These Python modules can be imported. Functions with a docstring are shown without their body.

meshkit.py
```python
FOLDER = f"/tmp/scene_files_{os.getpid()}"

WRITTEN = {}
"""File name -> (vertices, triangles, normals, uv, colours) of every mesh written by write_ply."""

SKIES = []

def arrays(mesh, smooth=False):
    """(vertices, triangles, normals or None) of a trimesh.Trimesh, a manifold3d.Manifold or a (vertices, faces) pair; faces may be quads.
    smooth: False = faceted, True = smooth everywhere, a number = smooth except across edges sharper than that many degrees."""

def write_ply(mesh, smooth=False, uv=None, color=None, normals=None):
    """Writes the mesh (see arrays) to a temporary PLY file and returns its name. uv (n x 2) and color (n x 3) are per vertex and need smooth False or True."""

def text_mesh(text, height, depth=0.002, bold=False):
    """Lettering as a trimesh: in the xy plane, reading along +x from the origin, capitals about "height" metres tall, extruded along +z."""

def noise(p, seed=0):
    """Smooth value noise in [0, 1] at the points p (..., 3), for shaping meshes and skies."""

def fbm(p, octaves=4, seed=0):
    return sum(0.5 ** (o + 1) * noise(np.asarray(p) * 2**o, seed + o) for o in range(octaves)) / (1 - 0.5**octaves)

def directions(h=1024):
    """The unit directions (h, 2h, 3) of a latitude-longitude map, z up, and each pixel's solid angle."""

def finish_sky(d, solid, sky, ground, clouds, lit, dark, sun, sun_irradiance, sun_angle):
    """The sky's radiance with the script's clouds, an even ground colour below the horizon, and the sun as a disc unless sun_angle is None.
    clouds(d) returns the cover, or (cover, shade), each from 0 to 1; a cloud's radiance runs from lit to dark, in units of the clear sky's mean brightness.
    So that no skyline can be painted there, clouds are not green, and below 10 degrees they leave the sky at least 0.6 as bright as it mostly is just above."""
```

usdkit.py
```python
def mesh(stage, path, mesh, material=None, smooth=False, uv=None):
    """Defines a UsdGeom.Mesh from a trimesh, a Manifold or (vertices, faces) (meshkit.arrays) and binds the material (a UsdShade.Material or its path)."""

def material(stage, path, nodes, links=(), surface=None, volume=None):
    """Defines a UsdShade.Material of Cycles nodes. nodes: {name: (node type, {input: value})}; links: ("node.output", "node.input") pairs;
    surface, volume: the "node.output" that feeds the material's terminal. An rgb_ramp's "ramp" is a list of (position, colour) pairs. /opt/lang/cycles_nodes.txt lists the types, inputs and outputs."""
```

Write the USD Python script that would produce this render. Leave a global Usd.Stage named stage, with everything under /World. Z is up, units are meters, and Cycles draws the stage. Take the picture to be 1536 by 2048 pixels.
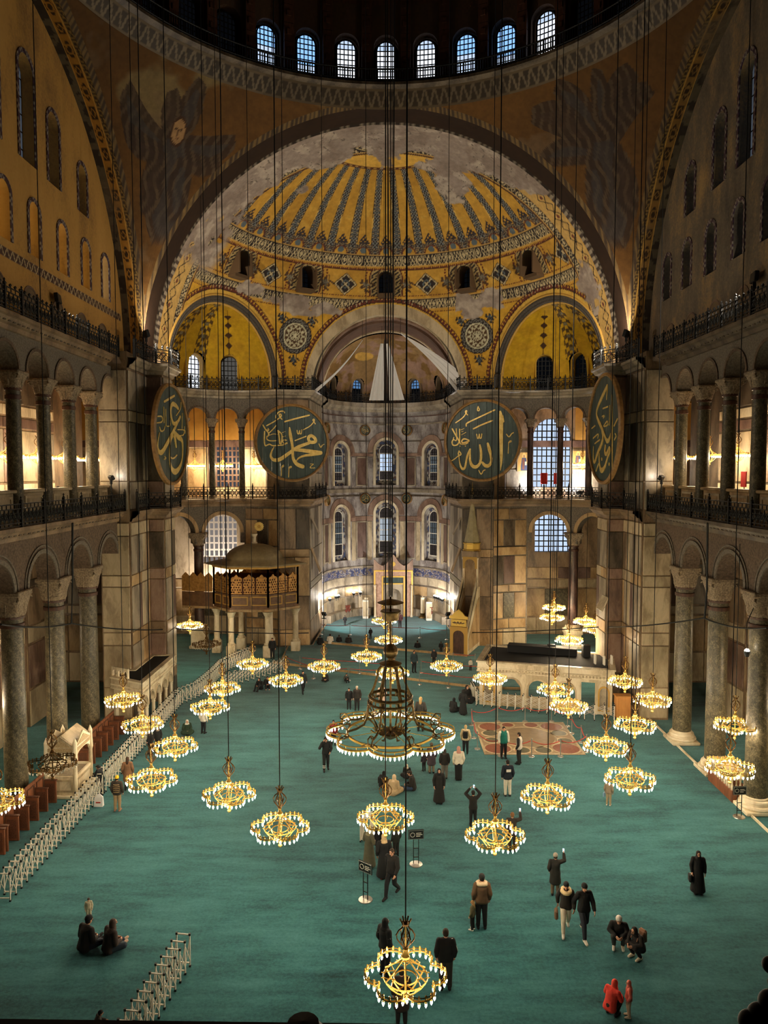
import math, random
import numpy as np, trimesh, usdkit, meshkit
import manifold3d as m3
from shapely.geometry import Polygon, Point, box as sbox, LineString
from shapely.ops import unary_union
from shapely import affinity
from pxr import Usd, UsdGeom, UsdLux, UsdShade, Sdf, Gf, Vt
random.seed(7); RNG = np.random.default_rng(7)
stage = Usd.Stage.CreateInMemory()
UsdGeom.SetStageUpAxis(stage, 'Z'); UsdGeom.SetStageMetersPerUnit(stage, 1.0)
UsdGeom.Xform.Define(stage, '/World'); UsdGeom.Scope.Define(stage, '/World/Looks')
# ---------------------------------------------------------------- camera, exposure
FPX, EYE_Z = 1479.0, 15.3
PITCH, YAW = math.atan(84 / FPX), math.atan(4 / FPX)
cam = UsdGeom.Camera.Define(stage, '/World/camera')
cam.CreateHorizontalApertureAttr(36.0); cam.CreateFocalLengthAttr(36.0 * FPX / 1536)
cam.CreateExposureAttr(0.0); cam.CreateClippingRangeAttr((0.1, 500.0))
cam.AddTranslateOp().Set(Gf.Vec3d(0, 0, EYE_Z)); cam.AddRotateZOp().Set(math.degrees(YAW)); cam.AddRotateXOp().Set(90 - math.degrees(PITCH))
# ---------------------------------------------------------------- lamps of the hall, seen and unseen
G = 1.0                                     # overall gain of every lamp
BULB = 122.0 * G                             # chandelier bulbs
def floodlight(name, at, to, power, size=.5, color=(1, .8, .55), pole=0., label=''):
    """a flood lamp standing on a cornice: housing, glass and its light"""
    at, to = np.array(at, float), np.array(to, float)
    d = (to - at) / np.linalg.norm(to - at)
    yaw = math.degrees(math.atan2(d[1], d[0])) - 90; tilt = math.degrees(math.asin(d[2]))
    t = thing(name, label or 'black floodlight standing on the cornice', 'floodlight', at, yaw)
    R = trimesh.transformations.rotation_matrix(math.radians(tilt), [1, 0, 0])[:3, :3]
    m = MB(); m.cbox((0, -.13, 0), (size + .1, .2, size * .6 + .1), .03); v, f = m.get(); put('housing', (v @ R.T, f), M['black'], t)
    b = MB(); b.box((0, -.14, -size * .3 - .2), (.08, .14, .3)); b.box((0, -.14, -size * .3 - .36 - pole), (.4, .3, .04)); b.box((0, -.14, -size * .3 - .36 - pole / 2), (.06, .06, pole + .02)); b.build('bracket', M['black'], t)
    L = UsdLux.RectLight.Define(stage, t.GetPath().AppendChild('lamp'))
    L.CreateWidthAttr(size); L.CreateHeightAttr(size * .6); L.CreateIntensityAttr(power / (size * size * .6) * G); L.CreateColorAttr(Gf.Vec3f(*color))
    L.AddTranslateOp().Set(Gf.Vec3d(*map(float, R @ np.array([0, .0, 0])))); L.AddRotateXOp().Set(90 + tilt)
    return t
# ---------------------------------------------------------------- names
_used = {}
def fresh(parent, name):
    k = (parent, name); n = _used.get(k, 0); _used[k] = n + 1
    return f'{parent}/{name}' if n == 0 else f'{parent}/{name}_{n:03d}'
def tag(p, label=None, cat=None, group=None, kind=None):
    p = p.GetPrim() if hasattr(p, 'GetPrim') else p
    for k, v in (('label', label), ('category', cat), ('group', group), ('kind', kind)):
        if v: p.SetCustomDataByKey(k, v)
    return p
def thing(name, label=None, cat=None, loc=(0, 0, 0), rz=0, group=None, kind=None, scale=None):
    x = UsdGeom.Xform.Define(stage, fresh('/World', name))
    x.AddTranslateOp().Set(Gf.Vec3d(*map(float, loc))); x.AddRotateZOp().Set(float(rz))
    if scale is not None: x.AddScaleOp().Set(Gf.Vec3f(*([scale] * 3 if np.ndim(scale) == 0 else scale)))
    return tag(x, label, cat, group, kind)
def copy_of(proto, loc, rz, label=None, group=None, scale=None):
    d = proto.GetCustomData(); n = proto.GetName(); n = n[:-4] if n[-3:].isdigit() else n
    r = thing(n, label or d.get('label'), d.get('category'), loc, rz, group or d.get('group'), scale=scale)
    r.GetReferences().AddInternalReference(proto.GetPath()); r.SetInstanceable(True)
    return r
# ---------------------------------------------------------------- mesh builder
def _rot(rz):
    c, s = math.cos(rz), math.sin(rz); return np.array([[c, -s, 0], [s, c, 0], [0, 0, 1.]])
QB = np.array([[0, 3, 2, 1], [4, 5, 6, 7], [0, 1, 5, 4], [1, 2, 6, 5], [2, 3, 7, 6], [3, 0, 4, 7]])
class MB:
    def __init__(s): s.v, s.f, s.n = [], [], 0
    def add(s, v, f):
        v, f = np.asarray(v, float), np.asarray(f, int)
        if f.shape[1] == 4: f = np.vstack([f[:, [0, 1, 2]], f[:, [0, 2, 3]]])
        s.v.append(v); s.f.append(f + s.n); s.n += len(v); return s
    def tm(s, m, T=None):
        v = np.array(m.vertices)
        if T is not None: v = v @ T[:3, :3].T + T[:3, 3]
        return s.add(v, m.faces)
    def box(s, c, d, rz=0):
        h = np.array(d, float) / 2
        v = np.array([[-1, -1, -1], [1, -1, -1], [1, 1, -1], [-1, 1, -1], [-1, -1, 1], [1, -1, 1], [1, 1, 1], [-1, 1, 1]]) * h
        return s.add(v @ _rot(rz).T + np.array(c, float), QB)
    def slab(s, a, b): a, b = np.array(a, float), np.array(b, float); return s.box((a + b) / 2, np.abs(b - a))
    def cbox(s, c, d, ch, rz=0):                                      # chamfered box
        x, y, z = np.array(d, float) / 2; ch = min(ch, x * .9, y * .9, z * .9)
        p = [(sx * (x - a), sy * (y - b), sz * (z - e)) for sx in (-1, 1) for sy in (-1, 1) for sz in (-1, 1) for a, b, e in ((0, ch, ch), (ch, 0, ch), (ch, ch, 0))]
        h = trimesh.convex.convex_hull(np.array(p)); return s.add(np.array(h.vertices) @ _rot(rz).T + np.array(c, float), h.faces)
    def bar(s, a, b, w, t, up=(0, 0, 1)):                             # square bar from a to b
        a, b = np.array(a, float), np.array(b, float); d = (b - a) / (np.linalg.norm(b - a) + 1e-9); up = np.array(up, float)
        if abs(d @ up) > .98: up = np.array([1., 0, 0])
        x = np.cross(d, up); x /= np.linalg.norm(x); y = np.cross(x, d)
        v = [p + sx * x * w / 2 + sy * y * t / 2 for p in (a, b) for sx, sy in ((-1, -1), (1, -1), (1, 1), (-1, 1))]
        return s.add(v, QB)
    def tube(s, pts, r, n=6, closed=False):
        p = np.asarray(pts, float); r = np.broadcast_to(np.asarray(r, float), (len(p),))
        t = (np.roll(p, -1, 0) - np.roll(p, 1, 0)) if closed else np.gradient(p, axis=0)
        t /= np.linalg.norm(t, axis=1, keepdims=True) + 1e-12
        a = np.cross(t, [0.013, 0.02, 1.]); bad = np.linalg.norm(a, axis=1) < .15; a[bad] = np.cross(t[bad], [1., 0.01, 0]); a /= np.linalg.norm(a, axis=1, keepdims=True)
        b = np.cross(t, a); g = np.arange(n) * 2 * np.pi / n
        v = p[:, None] + r[:, None, None] * (np.cos(g)[None, :, None] * a[:, None] + np.sin(g)[None, :, None] * b[:, None])
        m = len(p) if closed else len(p) - 1
        i, j = np.meshgrid(np.arange(m), np.arange(n), indexing='ij'); k = (i + 1) % len(p); l = (j + 1) % n
        s.add(v.reshape(-1, 3), np.stack([i * n + j, k * n + j, k * n + l, i * n + l], -1).reshape(-1, 4))
        if not closed:
            o = s.n - len(p) * n
            for e, flip in ((0, 1), (len(p) - 1, 0)):
                ring = o + e * n + np.arange(n); f = np.array([[ring[0], ring[q], ring[q + 1]] for q in range(1, n - 1)])
                s.f.append(f[:, ::-1] if flip else f)
        return s
    def lathe(s, prof, n=24, c=(0, 0, 0), a0=0, a1=2 * np.pi):
        p = np.asarray(prof, float); full = abs(a1 - a0 - 2 * np.pi) < 1e-6
        g = np.linspace(a0, a1, n + 1)[:n if full else n + 1]; k = len(g)
        v = np.stack([p[:, 0][None] * np.cos(g)[:, None], p[:, 0][None] * np.sin(g)[:, None], np.broadcast_to(p[:, 1], (k, len(p)))], -1) + np.array(c, float)
        i, j = np.meshgrid(np.arange(k if full else k - 1), np.arange(len(p) - 1), indexing='ij'); q = (i + 1) % k; m = len(p)
        return s.add(v.reshape(-1, 3), np.stack([i * m + j, q * m + j, q * m + j + 1, i * m + j + 1], -1).reshape(-1, 4))
    def extr(s, poly, h, T=None):
        for g in getattr(poly, 'geoms', [poly]):
            if g.area > 1e-7: s.tm(trimesh.creation.extrude_polygon(g, h, engine='earcut'), T)
        return s
    def sweep(s, path, prof, closed=False):
        """profile (out, up) swept along a level path (x, y, z): out is to the right of travel"""
        p = np.asarray(path, float); q = np.asarray(prof, float)
        d = (np.roll(p, -1, 0) - p)[:, :2]; d = d if closed else d[:-1]; d /= np.linalg.norm(d, axis=1, keepdims=True)
        nrm = np.stack([d[:, 1], -d[:, 0]], 1)
        if closed: a = np.roll(nrm, 1, 0)
        else: a = np.vstack([nrm[:1], nrm]); nrm = np.vstack([nrm, nrm[-1:]])
        m = a + nrm; m /= np.linalg.norm(m, axis=1, keepdims=True); m /= np.maximum(.5, (m * nrm).sum(1))[:, None]
        v = np.concatenate([p[:, None, :2] + m[:, None] * q[None, :, :1], np.broadcast_to(p[:, None, 2:] + q[None, :, 1:], (len(p), len(q), 1))], -1)
        c = len(p) if closed else len(p) - 1; n = len(q)
        i, j = np.meshgrid(np.arange(c), np.arange(n), indexing='ij'); k = (i + 1) % len(p); l = (j + 1) % n
        s.add(v.reshape(-1, 3), np.stack([i * n + j, i * n + l, k * n + l, k * n + j], -1).reshape(-1, 4))
        return s
    def get(s): return np.vstack(s.v), np.vstack(s.f)
    def build(s, name, mat, parent=None, smooth=False, label=None, cat=None, group=None, kind=None, col=None):
        return put(name, s.get(), mat, parent, smooth, label, cat, group, kind, col)
def put(name, vf, mat, parent=None, smooth=False, label=None, cat=None, group=None, kind=None, col=None):
    path = fresh(str(parent.GetPath()) if parent is not None else '/World', name)
    m = usdkit.mesh(stage, path, vf, mat, smooth=smooth)
    if col is not None: UsdGeom.PrimvarsAPI(m).CreatePrimvar('col', Sdf.ValueTypeNames.Color3fArray, 'vertex').Set(Vt.Vec3fArray.FromNumpy(np.ascontiguousarray(col, np.float32)))
    return tag(m, label, cat, group, kind)
def grid(nu, nv):
    i, j = np.meshgrid(np.arange(nu - 1), np.arange(nv - 1), indexing='ij')
    return np.stack([i * nv + j, (i + 1) * nv + j, (i + 1) * nv + j + 1, i * nv + j + 1], -1).reshape(-1, 4)
# ---------------------------------------------------------------- pixel rays of the photograph (only to measure where things stand)
_cp, _sp, _cy, _sy = math.cos(PITCH), math.sin(PITCH), math.cos(YAW), math.sin(YAW)
EYE = np.array([0, 0, EYE_Z]); FW = np.array([-_sy * _cp, _cy * _cp, -_sp]); RT = np.array([_cy, _sy, 0]); UP = np.cross(RT, FW)
def ray(x, y): return FW * FPX + RT * (x - 768) + UP * (1024 - y)
def fl(x, y, z=0.0): d = ray(x, y); return EYE + d * ((z - EYE_Z) / d[2])
def ax(x, y, X): d = ray(x, y); return EYE + d * (X / d[0])
def ay(x, y, Y): d = ray(x, y); return EYE + d * (Y / d[1])
def asph(x, y, c, R):
    d = ray(x, y); d = d / np.linalg.norm(d); o = EYE - np.array(c); b = o @ d; return EYE + d * (-b + math.sqrt(max(b * b - (o @ o - R * R), 0)))
# ---------------------------------------------------------------- colours and materials
def lin(c):
    c = np.asarray(c, float) / 255.; return np.where(c < .04045, c / 12.92, ((c + .055) / 1.055) ** 2.4)
def rgb(*c): return lin(c)
M = {}
def mat(name, nodes, links=(), surface='p.BSDF'):
    M[name] = usdkit.material(stage, f'/World/Looks/{name}', nodes, links, surface); return M[name]
def plain(name, c, rough=.6, metal=0., **k):
    return mat(name, {'p': ('principled_bsdf', {'base_color': tuple(c), 'roughness': rough, 'metallic': metal, **k})})
def rough_plain(name, c1, c2, scale=3., rough=.7, metal=0., bump=0., detail=5, vs=(1, 1, 1)):
    n = {'g': ('geometry', {}), 'm': ('mapping', {'scale': vs}), 'n': ('noise_texture', {'scale': scale, 'detail': detail, 'roughness': .6}),
         'r': ('rgb_ramp', {'ramp': [(.3, tuple(c1)), (.7, tuple(c2))]}), 'p': ('principled_bsdf', {'roughness': rough, 'metallic': metal})}
    l = [('g.position', 'm.vector'), ('m.vector', 'n.vector'), ('n.fac', 'r.fac'), ('r.color', 'p.base_color')]
    if bump: n['b'] = ('bump', {'strength': bump, 'distance': .03}); l += [('n.fac', 'b.height'), ('b.normal', 'p.normal')]
    return mat(name, n, l)
def marble(name, cols, scale=.8, dist=3., rough=.42, vs=(1, 1, .4), bw=.22, var=.16):
    """veined stone: faint warped bands over cloudy noise; each panel takes its own offset"""
    k = len(cols)
    n = {'g': ('geometry', {}), 'o': ('object_info', {}), 'sc': ('vector_math', {'math_type': 'scale', 'vector1': (37., 91., 53.)}), 'ad': ('vector_math', {'math_type': 'add'}),
         'm': ('mapping', {'scale': vs}), 'w': ('wave_texture', {'wave_type': 'bands', 'bands_direction': 'diagonal', 'scale': scale * .35, 'distortion': dist * 2.2, 'detail': 6., 'detail_scale': 1.2, 'detail_roughness': .7}),
         'n': ('noise_texture', {'scale': scale * 3.2, 'detail': 8., 'roughness': .74, 'distortion': 1.2}), 'x': ('mix', {'fac': bw}),
         'r': ('rgb_ramp', {'ramp': [(.35 + .3 * i / (k - 1), tuple(c)) for i, c in enumerate(cols)]}),
         'hv': ('hsv', {}), 'mr': ('map_range', {'to_min': 1 - var, 'to_max': 1 + var}), 'p': ('principled_bsdf', {'roughness': rough})}
    l = [('g.position', 'ad.vector1'), ('o.random', 'sc.scale'), ('sc.vector', 'ad.vector2'), ('ad.vector', 'm.vector'), ('m.vector', 'w.vector'), ('m.vector', 'n.vector'),
         ('n.fac', 'x.color1'), ('w.fac', 'x.color2'), ('x.color', 'r.fac'), ('r.color', 'hv.color'), ('o.random', 'mr.value'), ('mr.result', 'hv.value'), ('hv.color', 'p.base_color')]
    return mat(name, n, l)
def emit(name, c, s):
    return mat(name, {'e': ('emission', {'color': tuple(c), 'strength': s})}, surface='e.emission')
mat('painted', {'a': ('attribute', {'attribute': 'col'}), 'g': ('geometry', {}), 'n': ('noise_texture', {'scale': 2.5, 'detail': 8., 'roughness': .65}), 'mr': ('map_range', {'from_min': .25, 'from_max': .75, 'to_min': .72, 'to_max': 1.22}),
     'h': ('hsv', {}), 'b': ('bump', {'strength': .25, 'distance': .04}), 'p': ('principled_bsdf', {'roughness': .7, 'specular_ior_level': .22})},
    [('g.position', 'n.vector'), ('n.fac', 'mr.value'), ('mr.result', 'h.value'), ('a.color', 'h.color'), ('h.color', 'p.base_color'), ('n.fac', 'b.height'), ('b.normal', 'p.normal')])
mat('print', {'a': ('attribute', {'attribute': 'col'}), 'p': ('principled_bsdf', {'roughness': .5})}, [('a.color', 'p.base_color')])
plain('black', rgb(14, 14, 15), .55); plain('black_cloth', rgb(20, 20, 22), .9); plain('dark_iron', rgb(30, 27, 24), .5, .5)
plain('cable', rgb(16, 15, 14), .7); plain('white_cloth', rgb(225, 222, 220), .85); plain('skin', rgb(206, 152, 122), .55); plain('eye_dark', rgb(20, 14, 12), .3)
plain('gold', rgb(214, 160, 70), .32, .85); plain('brass_dark', rgb(120, 88, 48), .42, .8); plain('gilt', rgb(226, 186, 92), .38, .55); plain('chrome', rgb(200, 196, 190), .25, .9)
plain('white_paint', rgb(226, 218, 202), .5); plain('rope_red', rgb(172, 62, 52), .8); plain('banner_red', rgb(205, 40, 38), .75)
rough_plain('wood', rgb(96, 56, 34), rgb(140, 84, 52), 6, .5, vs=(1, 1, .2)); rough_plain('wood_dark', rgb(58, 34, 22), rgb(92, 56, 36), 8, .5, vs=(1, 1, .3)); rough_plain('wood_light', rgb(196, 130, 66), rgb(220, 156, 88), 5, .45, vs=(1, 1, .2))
marble('stone_brown', [rgb(108, 88, 66), rgb(140, 114, 86), rgb(158, 132, 102)], .9)
marble('stone_grey', [rgb(122, 110, 94), rgb(154, 140, 118), rgb(172, 156, 132)], 1.0)
marble('stone_pale', [rgb(158, 138, 108), rgb(188, 168, 134), rgb(204, 184, 150)], .8)
marble('stone_cream', [rgb(186, 166, 132), rgb(222, 204, 170), rgb(236, 222, 192)], .6, rough=.4)
marble('stone_honey', [rgb(146, 114, 74), rgb(176, 144, 100), rgb(194, 162, 116)], .9)
marble('stone_green', [rgb(44, 42, 32), rgb(88, 80, 60), rgb(140, 126, 96)], 3.4, dist=1.5, vs=(1, 1, .8), bw=.05, var=.1)
marble('stone_pink', [rgb(112, 86, 72), rgb(140, 110, 92), rgb(158, 130, 110)], .8)
marble('stone_wine', [rgb(88, 64, 54), rgb(106, 80, 68), rgb(118, 92, 80)], 1.4)
marble('stone_dark', [rgb(62, 52, 40), rgb(88, 74, 58), rgb(104, 90, 72)], 1.2)
marble('stone_apse', [rgb(104, 94, 90), rgb(148, 138, 132), rgb(176, 168, 160)], 1.1)
rough_plain('carved', rgb(72, 58, 46), rgb(120, 98, 78), 9., .8, bump=.8)
rough_plain('carved_grey', rgb(86, 78, 68), rgb(134, 122, 106), 11., .8, bump=.8)
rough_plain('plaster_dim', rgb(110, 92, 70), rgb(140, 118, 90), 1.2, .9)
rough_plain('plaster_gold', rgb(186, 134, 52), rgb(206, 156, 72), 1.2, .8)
rough_plain('lead', rgb(120, 104, 74), rgb(150, 132, 96), 2.5, .6, bump=.2)
mat('carpet', {'g': ('geometry', {}), 'm': ('mapping', {'scale': (.3, 1.5, 1.), 'rotation': (0., 0., -.12)}), 'n': ('noise_texture', {'scale': 1.0, 'detail': 8., 'roughness': .7}),
     'm2': ('mapping', {'scale': (.5, .9, 1.)}), 'n2': ('noise_texture', {'scale': .45, 'detail': 8., 'roughness': .68}), 'n3': ('noise_texture', {'scale': 9., 'detail': 8., 'roughness': .75}), 'x': ('mix', {'fac': .5}), 'x2': ('mix', {'fac': .3}),
     'r': ('rgb_ramp', {'ramp': [(.35, tuple(rgb(8, 38, 43))), (.42, tuple(rgb(26, 76, 81))), (.51, tuple(rgb(46, 104, 108))), (.64, tuple(rgb(72, 130, 133)))]}),
     'b': ('bump', {'strength': .5, 'distance': .02}), 'p': ('principled_bsdf', {'roughness': .95, 'specular_ior_level': .1, 'sheen_weight': .15})},
    [('g.position', 'm.vector'), ('m.vector', 'n.vector'), ('g.position', 'm2.vector'), ('m2.vector', 'n2.vector'), ('g.position', 'n3.vector'), ('n.fac', 'x.color1'), ('n2.fac', 'x.color2'), ('x.color', 'x2.color1'), ('n3.fac', 'x2.color2'),
     ('x2.color', 'r.fac'), ('r.color', 'p.base_color'), ('n3.fac', 'b.height'), ('b.normal', 'p.normal')])
emit('bulb_glow', (1, .84, .60), BULB); emit('sky_blue', (.25, .5, 1.), 1.3 * G); emit('sky_white', (.85, .9, 1.), 1.3 * G); emit('sky_pale', (.6, .75, 1.), 1.0 * G); emit('lit_amber', (1., .72, .3), .8 * G)
emit('sky_dim', (.5, .6, .75), .1 * G); emit('spot_glow', (1, .95, .85), 60 * G); emit('screen_blue', (.05, .1, 1.), 3 * G); emit('phone_glow', (.5, .75, 1.), 3 * G); emit('lamp_white', (1, .93, .8), 110 * G); emit('pane_grey', (1., .88, .82), .2 * G); emit('gallery_glow', (1, .80, .52), BULB * 2.4)
_fab = {}
def fabric(r, g, b, rough=.9):
    k = (r, g, b)
    if k not in _fab:
        n = f'fabric_{len(_fab):03d}'; c = rgb(r, g, b)
        _fab[k] = mat(n, {'g': ('geometry', {}), 'n': ('noise_texture', {'scale': 9., 'detail': 3.}), 'mr': ('map_range', {'to_min': .75, 'to_max': 1.25}), 'h': ('hsv', {'color': tuple(c)}), 'b': ('bump', {'strength': .35, 'distance': .03}), 'p': ('principled_bsdf', {'roughness': rough})},
                      [('g.position', 'n.vector'), ('n.fac', 'mr.value'), ('mr.result', 'h.value'), ('h.color', 'p.base_color'), ('n.fac', 'b.height'), ('b.normal', 'p.normal')])
    return _fab[k]
def plaster(name, c1, c2, c3, s=.35, vs=(1, 1, .45)):
    return mat(name, {'g': ('geometry', {}), 'm': ('mapping', {'scale': vs}), 'n': ('noise_texture', {'scale': s, 'detail': 9., 'roughness': .66}), 'n2': ('noise_texture', {'scale': 7., 'detail': 6., 'roughness': .7}), 'x': ('mix', {'fac': .3}),
        'r': ('rgb_ramp', {'ramp': [(.36, tuple(c1)), (.5, tuple(c2)), (.64, tuple(c3))]}), 'b': ('bump', {'strength': .3, 'distance': .04}), 'p': ('principled_bsdf', {'roughness': .8})},
        [('g.position', 'm.vector'), ('m.vector', 'n.vector'), ('g.position', 'n2.vector'), ('n.fac', 'x.color1'), ('n2.fac', 'x.color2'), ('x.color', 'r.fac'), ('r.color', 'p.base_color'), ('n2.fac', 'b.height'), ('b.normal', 'p.normal')])
plaster('tymp_left', rgb(150, 112, 62), rgb(196, 148, 74), rgb(206, 158, 84)); plaster('tymp_right', rgb(84, 76, 66), rgb(118, 104, 86), rgb(176, 142, 92), .5); plaster('dome_paint', rgb(52, 36, 24), rgb(74, 50, 30), rgb(92, 62, 36))  # tymp_right: dirty plaster, its weaker light also toned into the colour
emit('sky_off', (.5, .6, .8), .004 * G)
emit('sky_apse', (.75, .85, .95), .55 * G); emit('sky_apse_dim', (.6, .7, .75), .12 * G); emit('stained_dim', (.7, .55, .5), .05 * G); emit('sky_blue2', (.2, .45, .9), .45 * G); emit('sky_dim2', (.7, .66, .6), .12 * G)
rough_plain('vault_brown', rgb(84, 58, 44), rgb(104, 76, 58), 1.5, .8); plain('niche_brown', rgb(96, 72, 46), .8); plain('gilt_paint', rgb(196, 152, 70), .6); rough_plain('carved_dark', rgb(46, 40, 36), rgb(92, 82, 70), 14, .8, bump=.8); plain('conch_yellow', rgb(200, 156, 50), .7)
marble('stone_porphyry', [rgb(52, 36, 32), rgb(74, 52, 46), rgb(92, 68, 58)], 2.2, var=.1)
rough_plain('capital_stone', rgb(92, 76, 60), rgb(172, 150, 120), 12, .75, bump=.7)
plain('bulb_dead', rgb(214, 204, 186), .2); emit('bulb_soft', (1, .84, .60), BULB * .3); rough_plain('brass_old', rgb(84, 66, 40), rgb(150, 122, 74), 6, .38, .8)
mat('board_green', {'g': ('geometry', {}), 'o': ('object_info', {}), 'm': ('mapping', {'scale': (1.5, 1.5, .25)}), 'n': ('noise_texture', {'scale': 2., 'detail': 8., 'roughness': .7}), 'r': ('rgb_ramp', {'ramp': [(.35, tuple(rgb(40, 54, 50))), (.58, tuple(rgb(58, 74, 68))), (.78, tuple(rgb(104, 116, 106)))]}), 'mr': ('map_range', {'to_min': .8, 'to_max': 1.2}), 'h': ('hsv', {}), 'p': ('principled_bsdf', {'roughness': .42})},
    [('g.position', 'm.vector'), ('m.vector', 'n.vector'), ('n.fac', 'r.fac'), ('r.color', 'h.color'), ('o.random', 'mr.value'), ('mr.result', 'h.value'), ('h.color', 'p.base_color')])
rough_plain('board_rim', rgb(120, 86, 46), rgb(168, 126, 70), 4, .45); rough_plain('gold_leaf', rgb(206, 164, 76), rgb(244, 214, 128), 3, .35, .25)
rough_plain('loge_brown', rgb(92, 62, 40), rgb(128, 92, 58), 3, .5); rough_plain('gilt_grille', rgb(150, 104, 48), rgb(206, 154, 82), 5, .45, .3); plain('loge_red', rgb(86, 44, 30), .7); rough_plain('spire_lead', rgb(150, 138, 104), rgb(176, 162, 124), 3, .55); rough_plain('mihrab_rose', rgb(150, 112, 92), rgb(196, 158, 132), 4, .45)
rough_plain('carved_cream', rgb(150, 126, 92), rgb(206, 182, 140), 22, .7, bump=.8); rough_plain('wood_carved', rgb(66, 36, 22), rgb(120, 72, 46), 26, .55, bump=.8)
rough_plain('omph_ground', rgb(134, 110, 84), rgb(160, 134, 104), 6, .35); rough_plain('omph_grey', rgb(120, 100, 76), rgb(142, 120, 92), 3, .3); rough_plain('omph_red', rgb(112, 56, 44), rgb(140, 78, 60), 8, .3); rough_plain('omph_green', rgb(70, 70, 56), rgb(96, 94, 74), 8, .3)
rough_plain('red_wood', rgb(110, 48, 36), rgb(140, 70, 52), 6, .5)
# ---------------------------------------------------------------- floodlights: the gallery railing pair, and unseen ones placed to light vaults and walls
WARM, NEUT = (1, .89, .72), (1, .94, .87)
for sg, side in ((-1, 'left'), (1, 'right')):
    floodlight('floodlight', (sg * 15.0, 47.2, 23.9), (sg * -5, 61, 31.5), 330, .6, WARM, .9, label=f'unseen black floodlight on the {side} great pier cornice, placed to light the semidome')  # unseen lamp pair, placed to light the great semidome
    floodlight('floodlight', (sg * 5.4, 69.9, 22.5), (sg * -.5, 68.5, 25.5), 34, .4, NEUT, label=f'unseen small floodlight on the {side} end of the apse cornice, placed to light the apse vault')  # unseen lamp pair, placed to light the apse semidome and cloth
    floodlight('floodlight', (sg * 5.6, 67.2, 2.2), (sg * -2, 76, 8), 190, .4, NEUT, label=f'unseen low floodlight at the {side} side of the bema, placed to light the apse wall')  # unseen lamp pair beside the piers, boosts the spot lamps on the apse wall
floodlight('floodlight', (16.5, 34, 24.0), (-17, 40, 27), 122, .6, WARM, 1.4, label='unseen black floodlight on the right nave cornice, placed to light the left window wall')  # unseen lamp, placed to give the left tympanum its warm light
floodlight('floodlight', (-16.5, 38, 24.0), (17, 44, 29), 48, .6, WARM, 1.4, label='unseen black floodlight on the left nave cornice, placed to light the right window wall')  # unseen lamp, placed to light the right tympanum more weakly
floodlight('floodlight', (-15.2, 66.8, 3.2), (-16, 68.4, 8), 300, .5, (1, .88, .8), label='unseen floodlight behind the left exedra, placed to light the pale aisle wall')  # unseen lamp, placed to brighten the wall behind the left ground arch
floodlight('floodlight', (16.2, 43.9, 14.9), (4, 60, 26), 3.5, .3, NEUT, .75, label='small floodlight behind the right gallery railing beside the great pier')
floodlight('floodlight', (-16.2, 43.9, 14.9), (-4, 60, 26), 3.5, .3, NEUT, .75, label='small floodlight behind the left gallery railing beside the great pier')
floodlight('floodlight', (13.2, 66.9, 13.4), (15, 68.4, 17), 130, .5, (.95, .95, 1), label='unseen floodlight in the right exedra gallery, placed to light the window wall')  # unseen lamp, placed to whiten the right gallery interior
floodlight('floodlight', (17.5, 66.9, 13.4), (17, 68.4, 17), 90, .5, (.95, .95, 1), label='unseen floodlight in the right exedra gallery beside the oval board, placed to light the wall')  # second unseen lamp for the same gallery wall
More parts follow.
